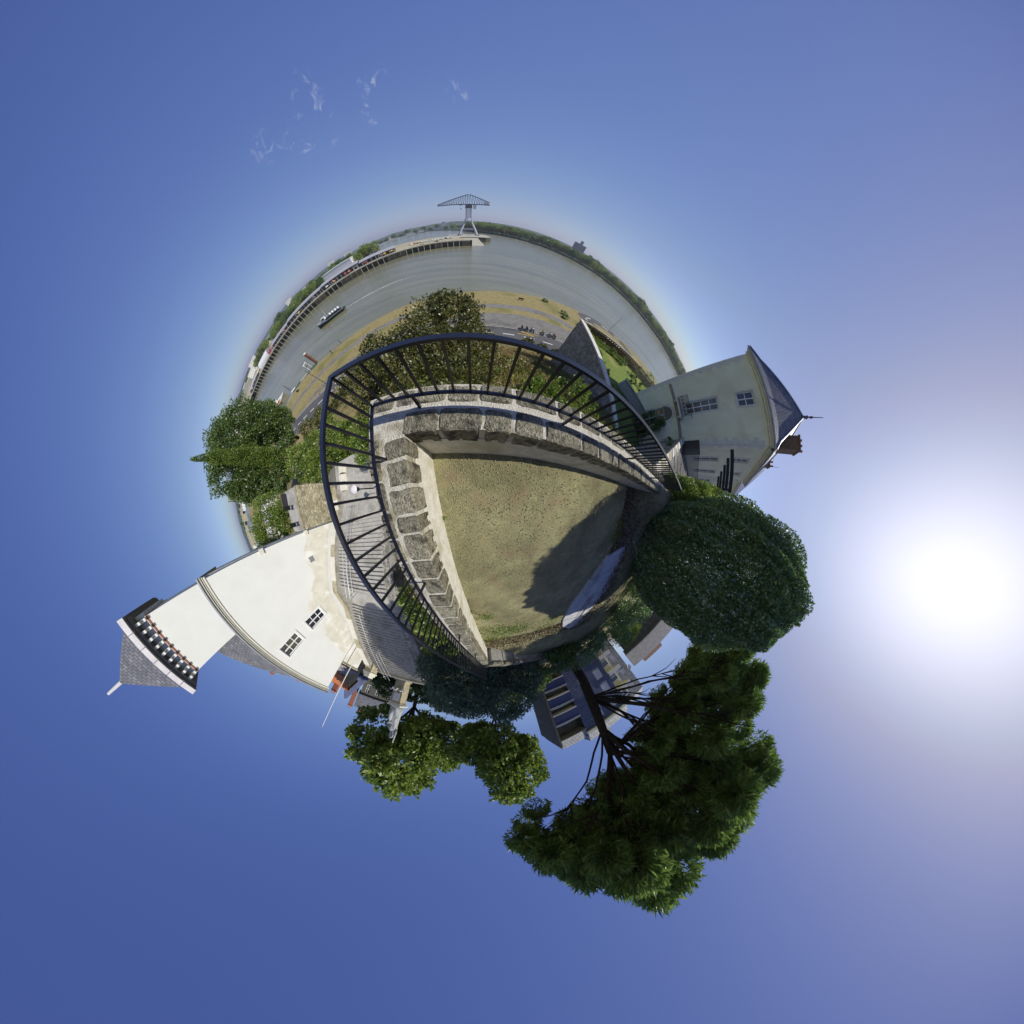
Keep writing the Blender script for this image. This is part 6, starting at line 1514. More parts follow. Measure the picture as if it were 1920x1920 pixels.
def crane():
    cx, cy = -28.5, 418.0; z0 = ZF+0.05
    t = thing('titan_crane', 'giant grey hammerhead crane with lattice jib standing on the far wharf', 'crane', (cx, cy, z0))
    ux, uy = math.cos(R_(4)), math.sin(R_(4))
    def P(a, d, z): return (cx+ux*a-uy*d, cy+uy*a+ux*d, z)
    for sa in (-1, 1):
        for sd in (-1, 1):
            m = MB(); m.tube([P(sa*12.5, sd*9, z0), P(sa*9.5, sd*7, z0+8), P(sa*5.2, sd*4, z0+17), P(sa*4.2, sd*3.4, z0+22)], [1.9, 1.6, 1.35, 1.2], 6); m.build('leg', 'crane_paint', t)
            m = MB(); b = P(sa*12.5, sd*9, 0); m.box(b[0]-2.4, b[0]+2.4, b[1]-1.2, b[1]+1.2, z0+0.01, z0+1.5); m.build('bogie', 'crane_dark', t)
    m = MB()
    for sd in (-1, 1): m.bar(P(-9.6, sd*7, z0+9), P(9.6, sd*7, z0+9), 1.0, 1.4)
    for sa in (-1, 1): m.bar(P(sa*9.4, -7, z0+9), P(sa*9.4, 7, z0+9), 1.0, 1.3)
    m.build('portal_beam', 'crane_paint', t)
    m = MB(); m.lathe(P(0, 0, z0+21), [(5.6, 0), (5.8, 0.8), (4.6, 1.6), (3.6, 3)], 12); m.build('turntable', 'crane_paint', t)
    m = MB(); zt = 20.5
    for sa in (-1, 1):
        for sd in (-1, 1): m.bar(P(sa*3.2, sd*2.6, z0+22), P(sa*3.2, sd*2.6, zt), 1.3)
    for k in range(4):
        za, zb = z0+23+k*3.3, z0+26.3+k*3.3
        for sd in (-1, 1):
            m.bar(P(-3.2, sd*2.6, za), P(3.2, sd*2.6, zb), 0.6); m.bar(P(3.2, sd*2.6, za), P(-3.2, sd*2.6, zb), 0.4); m.bar(P(-3.2, sd*2.6, zb), P(3.2, sd*2.6, zb), 0.4)
    m.build('column', 'crane_paint', t)
    m = MB(); h = P(0, 0, 0); m.hexa([P(-4.5, -3, zt), P(4.5, -3, zt), P(4.5, 3, zt), P(-4.5, 3, zt), P(-4.2, -3, zt+5), P(4.2, -3, zt+5), P(4.2, 3, zt+5), P(-4.2, 3, zt+5)]); m.build('machine_house', 'crane_dark', t)
    m = MB(); m.hexa([P(6, -2, zt-1), P(9.5, -2, zt-1), P(9.5, 2, zt-1), P(6, 2, zt-1), P(5.6, -2, zt+4.4), P(9.8, -2, zt+4.4), P(9.8, 2, zt+4.4), P(5.6, 2, zt+4.4)]); m.build('operator_cabin', 'pale_block', t)
    zj = zt+5.4; ap = 37.5
    m = MB(); nL, nR = 13, 8; LL, LR = -39.0, 26.0
    for sd in (-1.6, 1.6):
        m.bar(P(LL, sd*0.4, zj-1.0), P(LR, sd, zj), 1.0)
        for side, n, E_ in ((-1, nL, LL), (1, nR, LR)):
            tip = P(E_, sd*0.5, zj+(0.3 if side < 0 else 3.2)); top = P(side*1.2, sd*0.7, ap)
            prev = None
            for k in range(n+1):
                f = k/n; lo = P(side*1.2+(E_-side*1.2)*f, sd*(1-0.5*f), zj-(1.0*f if side < 0 else 0)); up = Vector(top).lerp(Vector(tip), f); up.z += 0.0
                if prev: m.bar(prev[1], up, 0.75); m.bar(prev[1], lo, 0.32); m.bar(lo, up, 0.32)
                prev = (lo, up)
        m.bar(P(-1.2, sd*0.7, zt+5), P(-1.2, sd*0.7, ap), 0.6); m.bar(P(1.2, sd*0.7, zt+5), P(1.2, sd*0.7, ap), 0.6)
    m.bar(P(-1.2, -1, ap), P(1.2, 1, ap), 0.6); m.build('jib', 'crane_dark', t)
    m = MB(); m.hexa([P(20, -2, zj+0.3), P(26.5, -2, zj+0.3), P(26.5, 2, zj+0.3), P(20, 2, zj+0.3), P(20, -2, zj+3.0), P(23.5, -2, zj+3.2), P(23.5, 2, zj+3.2), P(20, 2, zj+3.0)]); m.build('counterweight', 'pale_block', t)
    m = MB(); m.bar(P(-10, 0, zj-1.6), P(-10, 0, zj-5.5), 0.15); m.lathe(P(-10, 0, zj-7.2), [(0.1, 0), (0.8, 0.6), (0.7, 1.4), (0.2, 1.9)], 8); m.build('hook_block', 'crane_dark', t)
    m = MB(); m.box(*sorted((P(-12, 0, 0)[0], P(-8, 0, 0)[0])), P(-10, 0, 0)[1]-1.4, P(-10, 0, 0)[1]+1.4, zj-1.6, zj-0.4); m.build('trolley', 'crane_dark', t)

def wharf_buildings():
    # long low sheds with canopies along the wharf
    segs = [(78, 118, 6.2, 'long grey-roofed quayside shed nearest the crane'), (120, 168, 7.4, 'long grey-roofed quayside shed in the middle of the row'), (170, 228, 6.6, 'long grey-roofed quayside shed behind the passing boat'), (230, 268, 5.4, 'grey-roofed quayside shed at the far left of the row')]
    for i, (a0, a1, h, lab) in enumerate(segs):
        t = thing('quayside_shed', lab, 'shed', qp((a0+a1)/2, 20, ZF), 'sheds along the wharf')
        q = MB(); q.fbox(qf, a0, a1, -34, -17, ZF, ZF+h-1.4); q.build('wall', 'crane_dark', t)
        q = MB(); q.hexa([qp(a0-0.5, 12, ZF+h-2.2), qp(a1+0.5, 12, ZF+h-2.2), qp(a1+0.5, 24, ZF+h-0.2), qp(a0-0.5, 24, ZF+h-0.2), qp(a0-0.5, 12, ZF+h-1.9), qp(a1+0.5, 12, ZF+h-1.9), qp(a1+0.5, 24, ZF+h+0.1), qp(a0-0.5, 24, ZF+h+0.1)]); q.hexa([qp(a0-0.5, 24.01, ZF+h-0.2), qp(a1+0.5, 24.01, ZF+h-0.2), qp(a1+0.5, 35, ZF+h-2), qp(a0-0.5, 35, ZF+h-2), qp(a0-0.5, 24.01, ZF+h+0.1), qp(a1+0.5, 24.01, ZF+h+0.1), qp(a1+0.5, 35, ZF+h-1.7), qp(a0-0.5, 35, ZF+h-1.7)]); q.build('roof', 'grey_roof', t)
        a = a0+1
        while a < a1:
            q = MB(); q.fbox(qf, a-0.15, a+0.15, -12.6, -12.3, ZF, ZF+h-2.2); q.build('column', 'white_paint', t)
            q = MB(); q.fbox(qf, a+0.6, a+4.2, -17.0, -16.9, ZF+0.3, ZF+3.2); q.build('glazed_bay', 'glass', t); a += 5.2
    t = thing('white_hall', 'big white box-shaped hall rising above the quayside sheds', 'hall', qp(146, 44, ZF))
    q = MB(); q.fbox(qf, 128, 166, -58, -36, ZF, ZF+13); q.build('wall', 'pale_block', t); q = MB(); q.fbox(qf, 127.6, 166.4, -58.4, -35.6, ZF+13.003, ZF+13.6); q.build('parapet', 'white_paint', t)
    t = thing('orange_roofed_shed', 'low shed with an orange roof near the car park by the crane', 'shed', qp(95, 48, ZF))
    q = MB(); q.fbox(qf, 84, 112, -54, -42, ZF, ZF+4.4); q.build('wall', 'pale_block', t); q = MB(); q.fbox(qf, 83.5, 112.5, -54.5, -41.5, ZF+4.403, ZF+5.2); q.build('roof', 'tile_roof', t)
    t = thing('exhibition_tent', 'white barrel-roofed marquee at the left part of the wharf', 'marquee', qp(296, 22, ZF))
    N = 10; b = MB()
    for k in range(N):
        a0, a1 = math.pi*k/N, math.pi*(k+1)/N
        b.quad(qp(282, 24-9*math.cos(a0), ZF+7.5*math.sin(a0)), qp(310, 24-9*math.cos(a0), ZF+7.5*math.sin(a0)), qp(310, 24-9*math.cos(a1), ZF+7.5*math.sin(a1)), qp(282, 24-9*math.cos(a1), ZF+7.5*math.sin(a1)))
    b.build('canopy', 'white_paint', t, True)
    for s in (282, 310):
        q = MB(); q.quad(*[qp(s, 24-9*math.cos(math.pi*k/N), ZF+7.5*math.sin(math.pi*k/N)) for k in range(N+1)]); q.build('end_panel', 'zinc', t)
    t = thing('red_terrace', 'terrace bar with a pink-red slatted screen beside the marquee', 'bar', qp(268, 16, ZF))
    for i in range(14):
        a = 266+i*1.1; q = MB(); q.fbox(qf, a, a+0.7, -16+0.2*(i % 2), -15.6+0.2*(i % 2), ZF+0.02, ZF+3.6+0.8*math.sin(i)); q.build('slat', 'pink_red', t)
    # sun shades
    cols = ['yellow', 'yellow', 'red', 'orange', 'red', 'orange', 'white_paint', 'yellow', 'red', 'blue', 'blue', 'white_paint']
    pos = [(82, 9), (90, 10), (112, 8), (131, 8), (136, 9), (150, 8), (160, 8), (205, 8), (236, 8), (326, 9), (336, 8), (345, 10)]
    place = ['nearest the crane', 'second from the crane', 'in front of the second shed end', 'before the middle shed', 'beside the other red one before the middle shed', 'centre of the middle shed', 'left part of the middle shed', 'level with the passing boat', 'before the last shed', 'right of the pair at the far left', 'left of the pair at the far left', 'last at the far left of the wharf']
    for (a, b_), c, pl in zip(pos, cols, place):
        p = qp(a, b_); w_ = c.replace('white_paint', 'white')
        t = thing('parasol', f'{w_} parasol on the wharf, {pl}', 'parasol', (*p, ZF), 'parasols on the wharf')
        MB().tube([(*p, ZF), (*p, ZF+2.6)], 0.06, 6).build('pole', 'zinc', t)
        MB().lathe((*p, ZF+2.3), [(2.4, 0), (1.2, 0.55), (0.05, 0.95)], 8).build('canopy', c, t)
    # giant rings standing on the wharf edge
    for i in range(9):
        a = 66+i*28.0; p = qp(a, 2.2); m = MB(); R0 = 2.0
        pts = [qp(a+R0*math.cos(w_), 2.2, ZF+R0+0.05+R0*math.sin(w_)) for w_ in np.linspace(0, 2*math.pi, 21)]
        m.tube(pts, 0.16, 6, cap=False)
        tag(m.build('ring_sculpture', 'white_paint'), 'white steel ring standing upright on the wharf edge', 'sculpture', 'rings along the wharf edge')
    # cars parked near the crane
    b = MB()
    V = [(-2.1, -0.85, 0.35), (2.1, -0.85, 0.35), (2.1, 0.85, 0.35), (-2.1, 0.85, 0.35), (-2.1, -0.85, 0.85), (2.1, -0.85, 0.85), (2.1, 0.85, 0.85), (-2.1, 0.85, 0.85)]
    b.hexa(V); b.hexa([(-1.7, -0.8, 0.851), (0.9, -0.8, 0.851), (0.9, 0.8, 0.851), (-1.7, 0.8, 0.851), (-1.3, -0.68, 1.42), (0.35, -0.68, 1.42), (0.35, 0.68, 1.42), (-1.3, 0.68, 1.42)])
    me = bpy.data.meshes.new('body'); me.from_pydata(b.v, [], b.f); me.update()
    w = MB(); w.tube([(0, -0.1, 0), (0, 0.1, 0)], 0.33, 10)
    mw = bpy.data.meshes.new('wheel'); mw.from_pydata(w.v, [], w.f); mw.update(); mw.materials.append(MATS['rubber'])
    def wheels(t):
        for x in (-1.3, 1.3):
            for y in (-0.8, 0.8): link('wheel', mw, None, t, (x, y, 0.33))
    variants = {}
    for c in ('white_paint', 'silver_paint', 'dark_paint', 'red', 'yellow'):
        mm = me.copy(); mm.materials.append(MATS[c]); variants[c] = mm
    for i in range(34):
        row, k = divmod(i, 17); a = 12+k*3.1+rnd.uniform(-0.3, 0.3); bb = 46+row*7.5
        c = rnd.choice(['white_paint', 'white_paint', 'white_paint', 'silver_paint', 'silver_paint', 'dark_paint', 'red'])
        p = qp(a, bb, ZF+0.01); cw = {'white_paint': 'white', 'silver_paint': 'silver', 'dark_paint': 'dark'}.get(c, c)
        t = thing('parked_car', f'small {cw} car in the parking rows on the wharf beside the crane', 'car', p, 'cars parked on the wharf')
        t.rotation_euler = (0, 0, R_(QA)+math.pi/2)
        link('body', variants[c], None, t); wheels(t)
    for i, (a, bb, c, lab) in enumerate(((34, 12, 'dark_paint', 'dark car alone on the open sand of the wharf'), (26, 13, 'white_paint', 'white car alone on the open sand near the wharf end'), (50, 8, 'yellow', 'yellow car close to the wharf edge'))):
        t = thing('parked_car', lab, 'car', qp(a, bb, ZF+0.01), 'cars parked on the wharf'); t.rotation_euler = (0, 0, R_(QA))
        link('body', variants[c], None, t); wheels(t)
    # one white car on the riverside road below the garden
    t = thing('parked_car', 'white car on the turning loop below the walled garden', 'car', (62, 76.5, ZQ+0.03), None); t.rotation_euler = (0, 0, 0.3)
    link('body', variants['white_paint'], None, t); wheels(t)
    # jetty restaurant far left
    t = thing('blue_parasol_bar', 'long white-roofed bar pavilion at the far left end of the wharf', 'pavilion', qp(334, 22, ZF))
    q = MB(); q.fbox(qf, 318, 360, -26, -16, ZF, ZF+3.4); q.build('wall', 'brown_band', t); q = MB(); q.fbox(qf, 317, 361, -28, -13, ZF+3.403, ZF+4.2); q.build('roof', 'white_paint', t)

def far_trees():
    protos = []
    def proto(seed, lm, h, w):
        t = thing('far_tree', 'tree', 'tree', (0, 0, 0)); bl = []
        r = random.Random(seed)
        for k in range(7): bl.append((r.uniform(-0.5, 0.5)*w, r.uniform(-0.5, 0.5)*w, h*r.uniform(0.42, 0.78), w*0.42, w*0.42, h*0.24))
        m = MB(); limb(m, (0, 0, 0), (0, 0, h*0.6), 0.35, 0.15, 4, 0.02); m.build('trunk', 'bark', t)
        P0, O0 = crown_points(bl, 3000, 0.35, 0.3, 20); link('crown', leaf_mesh('crown', P0, 0.85, O0, 0.7), lm, t)
        return t
    protos = [proto(1, 'leaf_dark', 12, 9), proto(2, 'leaf_mid', 13, 10), proto(3, 'leaf_dark', 14, 9), proto(4, 'leaf_olive', 11, 10), proto(5, 'leaf_mid', 11, 8)]
    used = set()
    def put(k, loc, s, lab, grp):
        p = protos[k]
        if k not in used:
            used.add(k); o = p; o.location = loc; o.rotation_euler = (0, 0, rnd.uniform(0, 6)); o.scale = (s, s, s)
        else:
            o = copy_tree(p, loc, rnd.uniform(0, 6), scale=(s, s, s))
        o['label'] = lab; o['group'] = grp; o['category'] = 'tree'
        return o
    def along(pts, step, off):
        out = []
        for (x0, y0), (x1, y1) in zip(pts, pts[1:]):
            L = math.hypot(x1-x0, y1-y0); n = max(1, int(L/step))
            for i in range(n):
                f = i/n; x, y = x0+(x1-x0)*f, y0+(y1-y0)*f; d = Vector((x, y)).normalized(); o = rnd.uniform(*off)
                out.append((x+d.x*o+rnd.uniform(-2, 2), y+d.y*o+rnd.uniform(-2, 2)))
        return out
    right = [(720, 440), (590, 480), (470, 490), (403, 500), (338, 540), (264, 580), (187, 590), (99, 625), (40, 660), (-10, 700), (-60, 800)]
    for x, y in along(right, 10.5, (7, 14)): put(rnd.randrange(5), (x, y, ZW+0.9), rnd.uniform(1.5, 2.1), 'leafy tree standing along the water of the far bank', 'trees along the far bank')
    for x, y in along(right, 17, (24, 60)): put(rnd.randrange(5), (x, y, ZW+3.0), rnd.uniform(1.6, 2.2), 'leafy tree in the second row behind the far bank', 'trees behind the far bank')
    # behind the sheds
    for i in range(19):
        a = 120+i*8.6; put(rnd.choice((1, 4, 1, 0)), qp(a+rnd.uniform(-2, 2), rnd.uniform(40, 62) if not 124 < a < 170 else rnd.uniform(64, 76), ZF), rnd.uniform(1.0, 1.35), 'round green tree behind the quayside sheds', 'trees behind the sheds')
    for i in range(46):
        put(rnd.randrange(5), qp(130+i*6+rnd.uniform(-3, 3), rnd.uniform(90, 210), ZF), rnd.uniform(1.0, 1.6), 'distant tree on the island well behind the sheds', 'trees on the island behind the sheds')
    put(1, qp(112, 62, ZF), 1.6, 'biggest round tree behind the shed nearest the crane', 'trees behind the sheds')
    for i in range(16):
        az = 94+i*1.4; put(rnd.randrange(5), (*polar(az, rnd.uniform(1000, 1250)), ZW+2), rnd.uniform(1.2, 1.8), 'distant tree on the shore behind the crane', 'trees on the shore behind the crane')
    for i in range(30):
        az = 143+i*1.35; put(rnd.randrange(5), (*polar(az, rnd.uniform(700, 1100)), ZF), rnd.uniform(0.9, 1.4), 'distant tree among the buildings of the island', 'trees among the island buildings')

def far_town():
    b = MB(); b.box(-0.8, 0.8, -0.03, 0.03, 0, 1.5); FWIN = bpy.data.meshes.new('window'); FWIN.from_pydata(b.v, [], b.f); FWIN.update(); FWIN.materials.append(MATS['zinc'])
    def block(az, r, w, d, h, z, m, lab, nwin=3, roof='grey_roof', grp='distant buildings'):
        x, y = polar(az, r); fr = Frame((x, y), az-90, -1); P = fr.p
        t = thing('distant_building', lab, 'building', (x, y, z), grp)
        q = MB(); q.fbox(fr, -w/2, w/2, -d, 0, z, z+h); q.build('wall', m, t)
        q = MB(); q.fbox(fr, -w/2-0.4, w/2+0.4, -d-0.4, 0.4, z+h+0.003, z+h+0.9); q.build('roof', roof, t)
        for i in range(nwin):
            zz = z+h*(i+0.45)/nwin; n = max(2, int(w/6))
            for j in range(n):
                a = -w/2+w*(j+0.5)/n; p = fr.p(a, 0.03, zz)
                link('window', FWIN, None, t, Vector(p)-t.location, R_(az-90))
        return t
    specs = [(117, 1500, 40, 20, 34, 'tall white block on the skyline left of the crane'), (120.5, 1450, 34, 20, 40, 'tallest white block on the skyline, left of its twin'), (112.5, 1300, 60, 25, 16, 'low pale building with a wide front on the shore behind the sheds'), (108.5, 1250, 40, 20, 14, 'pale building on the far shore right of the low wide one'), (104, 1200, 70, 20, 9, 'long pale-roofed hangar on the far shore left of the crane'), (99, 1150, 60, 20, 9, 'long pale-roofed hangar on the far shore behind the crane jib'), (128, 700, 34, 18, 17, 'white block above the trees behind the sheds'), (131, 720, 18, 18, 26, 'slim white tower above the trees behind the sheds'), (136.5, 640, 30, 14, 14, 'pale office block right of the tree gap on the island'), (141, 620, 36, 14, 13, 'pale office block above the red terrace'), (144.5, 600, 26, 14, 20, 'stacked white building left of the marquee skyline')]
    for s in specs: block(*s[:5], ZF if s[0] > 125 else ZW+2, 'pale_block', s[5])
    for i in range(14):
        az = 146.5+i*1.55; block(az, rnd.uniform(560, 820), rnd.uniform(18, 40), 14, rnd.uniform(7, 15), ZF, rnd.choice(['pale_block', 'pale_block', 'grey_stone', 'white_render']), 'pale building in the crowded island skyline left of the wharf', 2, rnd.choice(['grey_roof', 'white_paint', 'tile_brown']), 'island buildings')
    for i in range(9):
        az = 168+i*2.6; block(az, rnd.uniform(480, 760), rnd.uniform(16, 34), 12, rnd.uniform(6, 12), ZF-2, rnd.choice(['pale_block', 'warm_stone', 'white_render']), 'low building across the river beyond the dark trees', 2, rnd.choice(['grey_roof', 'tile_roof']), 'buildings beyond the dark trees')
    for i, (az, r, h) in enumerate(((88, 900, 11), (85.6, 880, 12), (83, 860, 10), (80.5, 900, 13), (78.2, 950, 16), (90.4, 930, 10), (44, 900, 13), (41, 860, 12), (39.5, 800, 11), (98.5, 1350, 22), (96, 1330, 20))):
        block(az, r, rnd.uniform(12, 22), 10, h, ZW+8, 'white_render', 'white house scattered among the trees of the far bank', 2, rnd.choice(['tile_roof', 'grey_roof']), 'houses on the far bank')
    # grain silo
    x, y = polar(72.2, 950); t = thing('grain_silo', 'mauve-grey concrete grain silo with a roof tower rising over the far bank trees', 'silo', (x, y, ZW+4))
    fr = Frame((x, y), 72.2-90, -1)
    for i in range(7):
        p = fr.p(-18+i*6, 0, 0); MB().lathe((p[0], p[1], ZW+4), [(3.2, 0), (3.2, 44)], 14).build('silo_cell', 'silo_concrete', t)
    q = MB(); q.fbox(fr, -21, 21, -12, -0.5, ZW+4, ZW+49); q.build('machine_house', 'silo_concrete', t)
    q = MB(); q.fbox(fr, -4, 6, -9, -1, ZW+49.003, ZW+60); q.build('roof_tower', 'silo_concrete', t)
    # warehouse with a long pale roof on the near bank, left
    house('river_warehouse', 'long warehouse with a pale metal roof by the water beyond the bright tree', (-112, 20), 268, 34, 16, ZQ, -12.5, -10.8, 'pale_block', 'zinc_pale', [(3+i*4.2, 4.6+i*4.2, -15.2, -14.2) for i in range(7)], cat='warehouse')

# ------------------------------------------------------------------ on the water and along the near bank
def boat():
    c = Vector((-95.5, 125.0)); ang = math.atan2(-4.0, -19.0)      # bow points left
    t = thing('river_boat', 'dark-hulled launch with white wheelhouse and mast heading left on the river', 'boat', (*c, ZW))
    cu, su = math.cos(ang), math.sin(ang)
    def P(a, b, z): return (c.x+cu*a-su*b, c.y+su*a+cu*b, ZW+z)
    N = 15; V = []; sec = []
    for i in range(N):
        f = i/(N-1); a = -11+22*f; w = 2.5*(1-max(0, (f-0.55)/0.45)**2.2)*(0.88+0.12*min(1, f*4)); sh = 1.7+0.9*max(0, (f-0.5)/0.5)**2
        w = max(w, 0.04)
        V += [P(a, -w*0.75, -0.4), P(a, -w, 0.6), P(a, -w*1.03, sh), P(a, w*1.03, sh), P(a, w, 0.6), P(a, w*0.75, -0.4)]
    b = MB(); b.v = V
    for i in range(N-1):
        for k in range(5): b.f.append((i*6+k, i*6+k+1, (i+1)*6+k+1, (i+1)*6+k))
    b.f.append((0, 1, 2, 3, 4, 5)[::-1]); b.f.append(tuple((N-1)*6+k for k in range(6)))
    b.build('hull', 'boat_dark', t)
    m = MB()
    for s in (-1, 1): m.bar(P(-10.8, s*2.5, 1.75), P(2, s*2.58, 1.78), 0.14, 0.22); m.bar(P(2, s*2.58, 1.78), P(10.6, s*0.3, 2.65), 0.14, 0.22)
    m.build('rubbing_strake', 'white_paint', t)
    m = MB()
    for s in (-1, 1): m.bar(P(-6, s*2.56, 1.2), P(3, s*2.6, 1.25), 0.06, 0.5)
    m.build('green_stripe', 'boat_green', t)
    m = MB(); m.hexa([P(-8.5, -1.7, 1.6), P(3.2, -1.7, 1.6), P(3.2, 1.7, 1.6), P(-8.5, 1.7, 1.6), P(-8.3, -1.6, 2.9), P(3.0, -1.6, 2.9), P(3.0, 1.6, 2.9), P(-8.3, 1.6, 2.9)]); ca = m.build('cabin', 'boat_dark', t)
    for s in (-1, 1):
        m = MB(); m.hexa([P(-7.8, s*1.68, 1.95), P(2.4, s*1.68, 1.95), P(2.4, s*1.72, 1.95), P(-7.8, s*1.72, 1.95), P(-7.8, s*1.66, 2.6), P(2.4, s*1.66, 2.6), P(2.4, s*1.70, 2.6), P(-7.8, s*1.70, 2.6)]); m.build('cabin_window', 'glass', ca)
    m = MB(); m.hexa([P(3.2, -1.4, 1.8), P(6.2, -1.2, 1.8), P(6.2, 1.2, 1.8), P(3.2, 1.4, 1.8), P(3.3, -1.3, 4.3), P(5.6, -1.1, 4.3), P(5.6, 1.1, 4.3), P(3.3, 1.3, 4.3)]); wh = m.build('wheelhouse', 'white_paint', t)
    m = MB(); m.hexa([P(3.0, -1.5, 4.303), P(6.2, -1.4, 4.303), P(6.2, 1.4, 4.303), P(3.0, 1.5, 4.303), P(3.0, -1.5, 4.45), P(6.2, -1.4, 4.45), P(6.2, 1.4, 4.45), P(3.0, 1.5, 4.45)]); m.build('wheelhouse_roof', 'white_paint', wh)
    for s in (-1, 1):
        m = MB(); m.hexa([P(3.6, s*1.36, 3.2), P(5.5, s*1.24, 3.2), P(5.5, s*1.3, 3.2), P(3.6, s*1.42, 3.2), P(3.6, s*1.32, 4.0), P(5.4, s*1.2, 4.0), P(5.4, s*1.26, 4.0), P(3.6, s*1.38, 4.0)])
        m.build('wheelhouse_window', 'glass', wh)
    MB().tube([P(1.6, 0, 2.9), P(1.2, 0, 9.5)], [0.09, 0.04], 6).build('mast', 'white_paint', t)
    for k in range(4):
        a = -7.5+k*2.2; m = MB(); m.lathe(P(a, 0, 2.9), [(0.9, 0), (0.95, 0.5), (0.6, 1.1), (0.1, 1.3)], 8); m.build('covered_seat', 'white_paint', t)
    for s in (-1, 1):
        m = MB(); m.tube([P(6.6+i*0.5, s*(1.85-0.22*i), 3.05+0.07*i) for i in range(8)], 0.04, 5)
        for i in range(8): p = P(6.6+i*0.5, s*(1.85-0.22*i), 2.15+0.07*i); m.bar(p, (p[0], p[1], p[2]+0.9), 0.05)
        m.build('bow_rail', 'white_paint', t)
    # foam wake: low broken water behind the stern that thins out into the river
    V = []; F = []; n = 60; k = 9; fade = []
    for i in range(n):
        f = i/(n-1); s = -11.2-48*f; w = 0.8+3.6*f**0.8
        for j in range(k):
            g = (j/(k-1)-0.5)*2; V.append(P(s, g*w-4.5*f*f, 0.03+0.12*(1-f)*rnd.random()*(abs(g) < 0.99))); fade.append((1-f)**0.8*(1-abs(g)**1.5))
    F = [(i*k+j, (i+1)*k+j, (i+1)*k+j+1, i*k+j+1) for i in range(n-1) for j in range(k-1)]
    me = bpy.data.meshes.new('wake'); me.from_pydata(V, [], F); me.update()
    at = me.attributes.new('foam', 'FLOAT', 'POINT'); at.data.foreach_set('value', fade)
    m = mat('foam', (0.42, 0.41, 0.33), (0.62, 0.61, 0.52), 1.2, 0.6, 0.5, 3); nt = m.node_tree; N = nt.nodes; L = nt.links
    a = N.new('ShaderNodeAttribute'); a.attribute_name = 'foam'; no = N.new('ShaderNodeTexNoise'); no.inputs['Scale'].default_value = 0.9; no.inputs['Detail'].default_value = 8
    ge = N.new('ShaderNodeNewGeometry'); L.new(ge.outputs['Position'], no.inputs['Vector'])
    mr = N.new('ShaderNodeMapRange'); mr.inputs[1].default_value = 0.35; mr.inputs[2].default_value = 0.7; L.new(no.outputs[0], mr.inputs[0])
    mu = N.new('ShaderNodeMath'); mu.operation = 'MULTIPLY'; L.new(a.outputs['Fac'], mu.inputs[0]); L.new(mr.outputs[0], mu.inputs[1])
    mu.use_clamp = True; m2 = N.new('ShaderNodeMath'); m2.operation = 'MULTIPLY'; m2.inputs[1].default_value = 2.6; m2.use_clamp = True; L.new(mu.outputs[0], m2.inputs[0]); L.new(m2.outputs[0], N['Principled BSDF'].inputs['Alpha'])
    struct(link('wake', me, m))

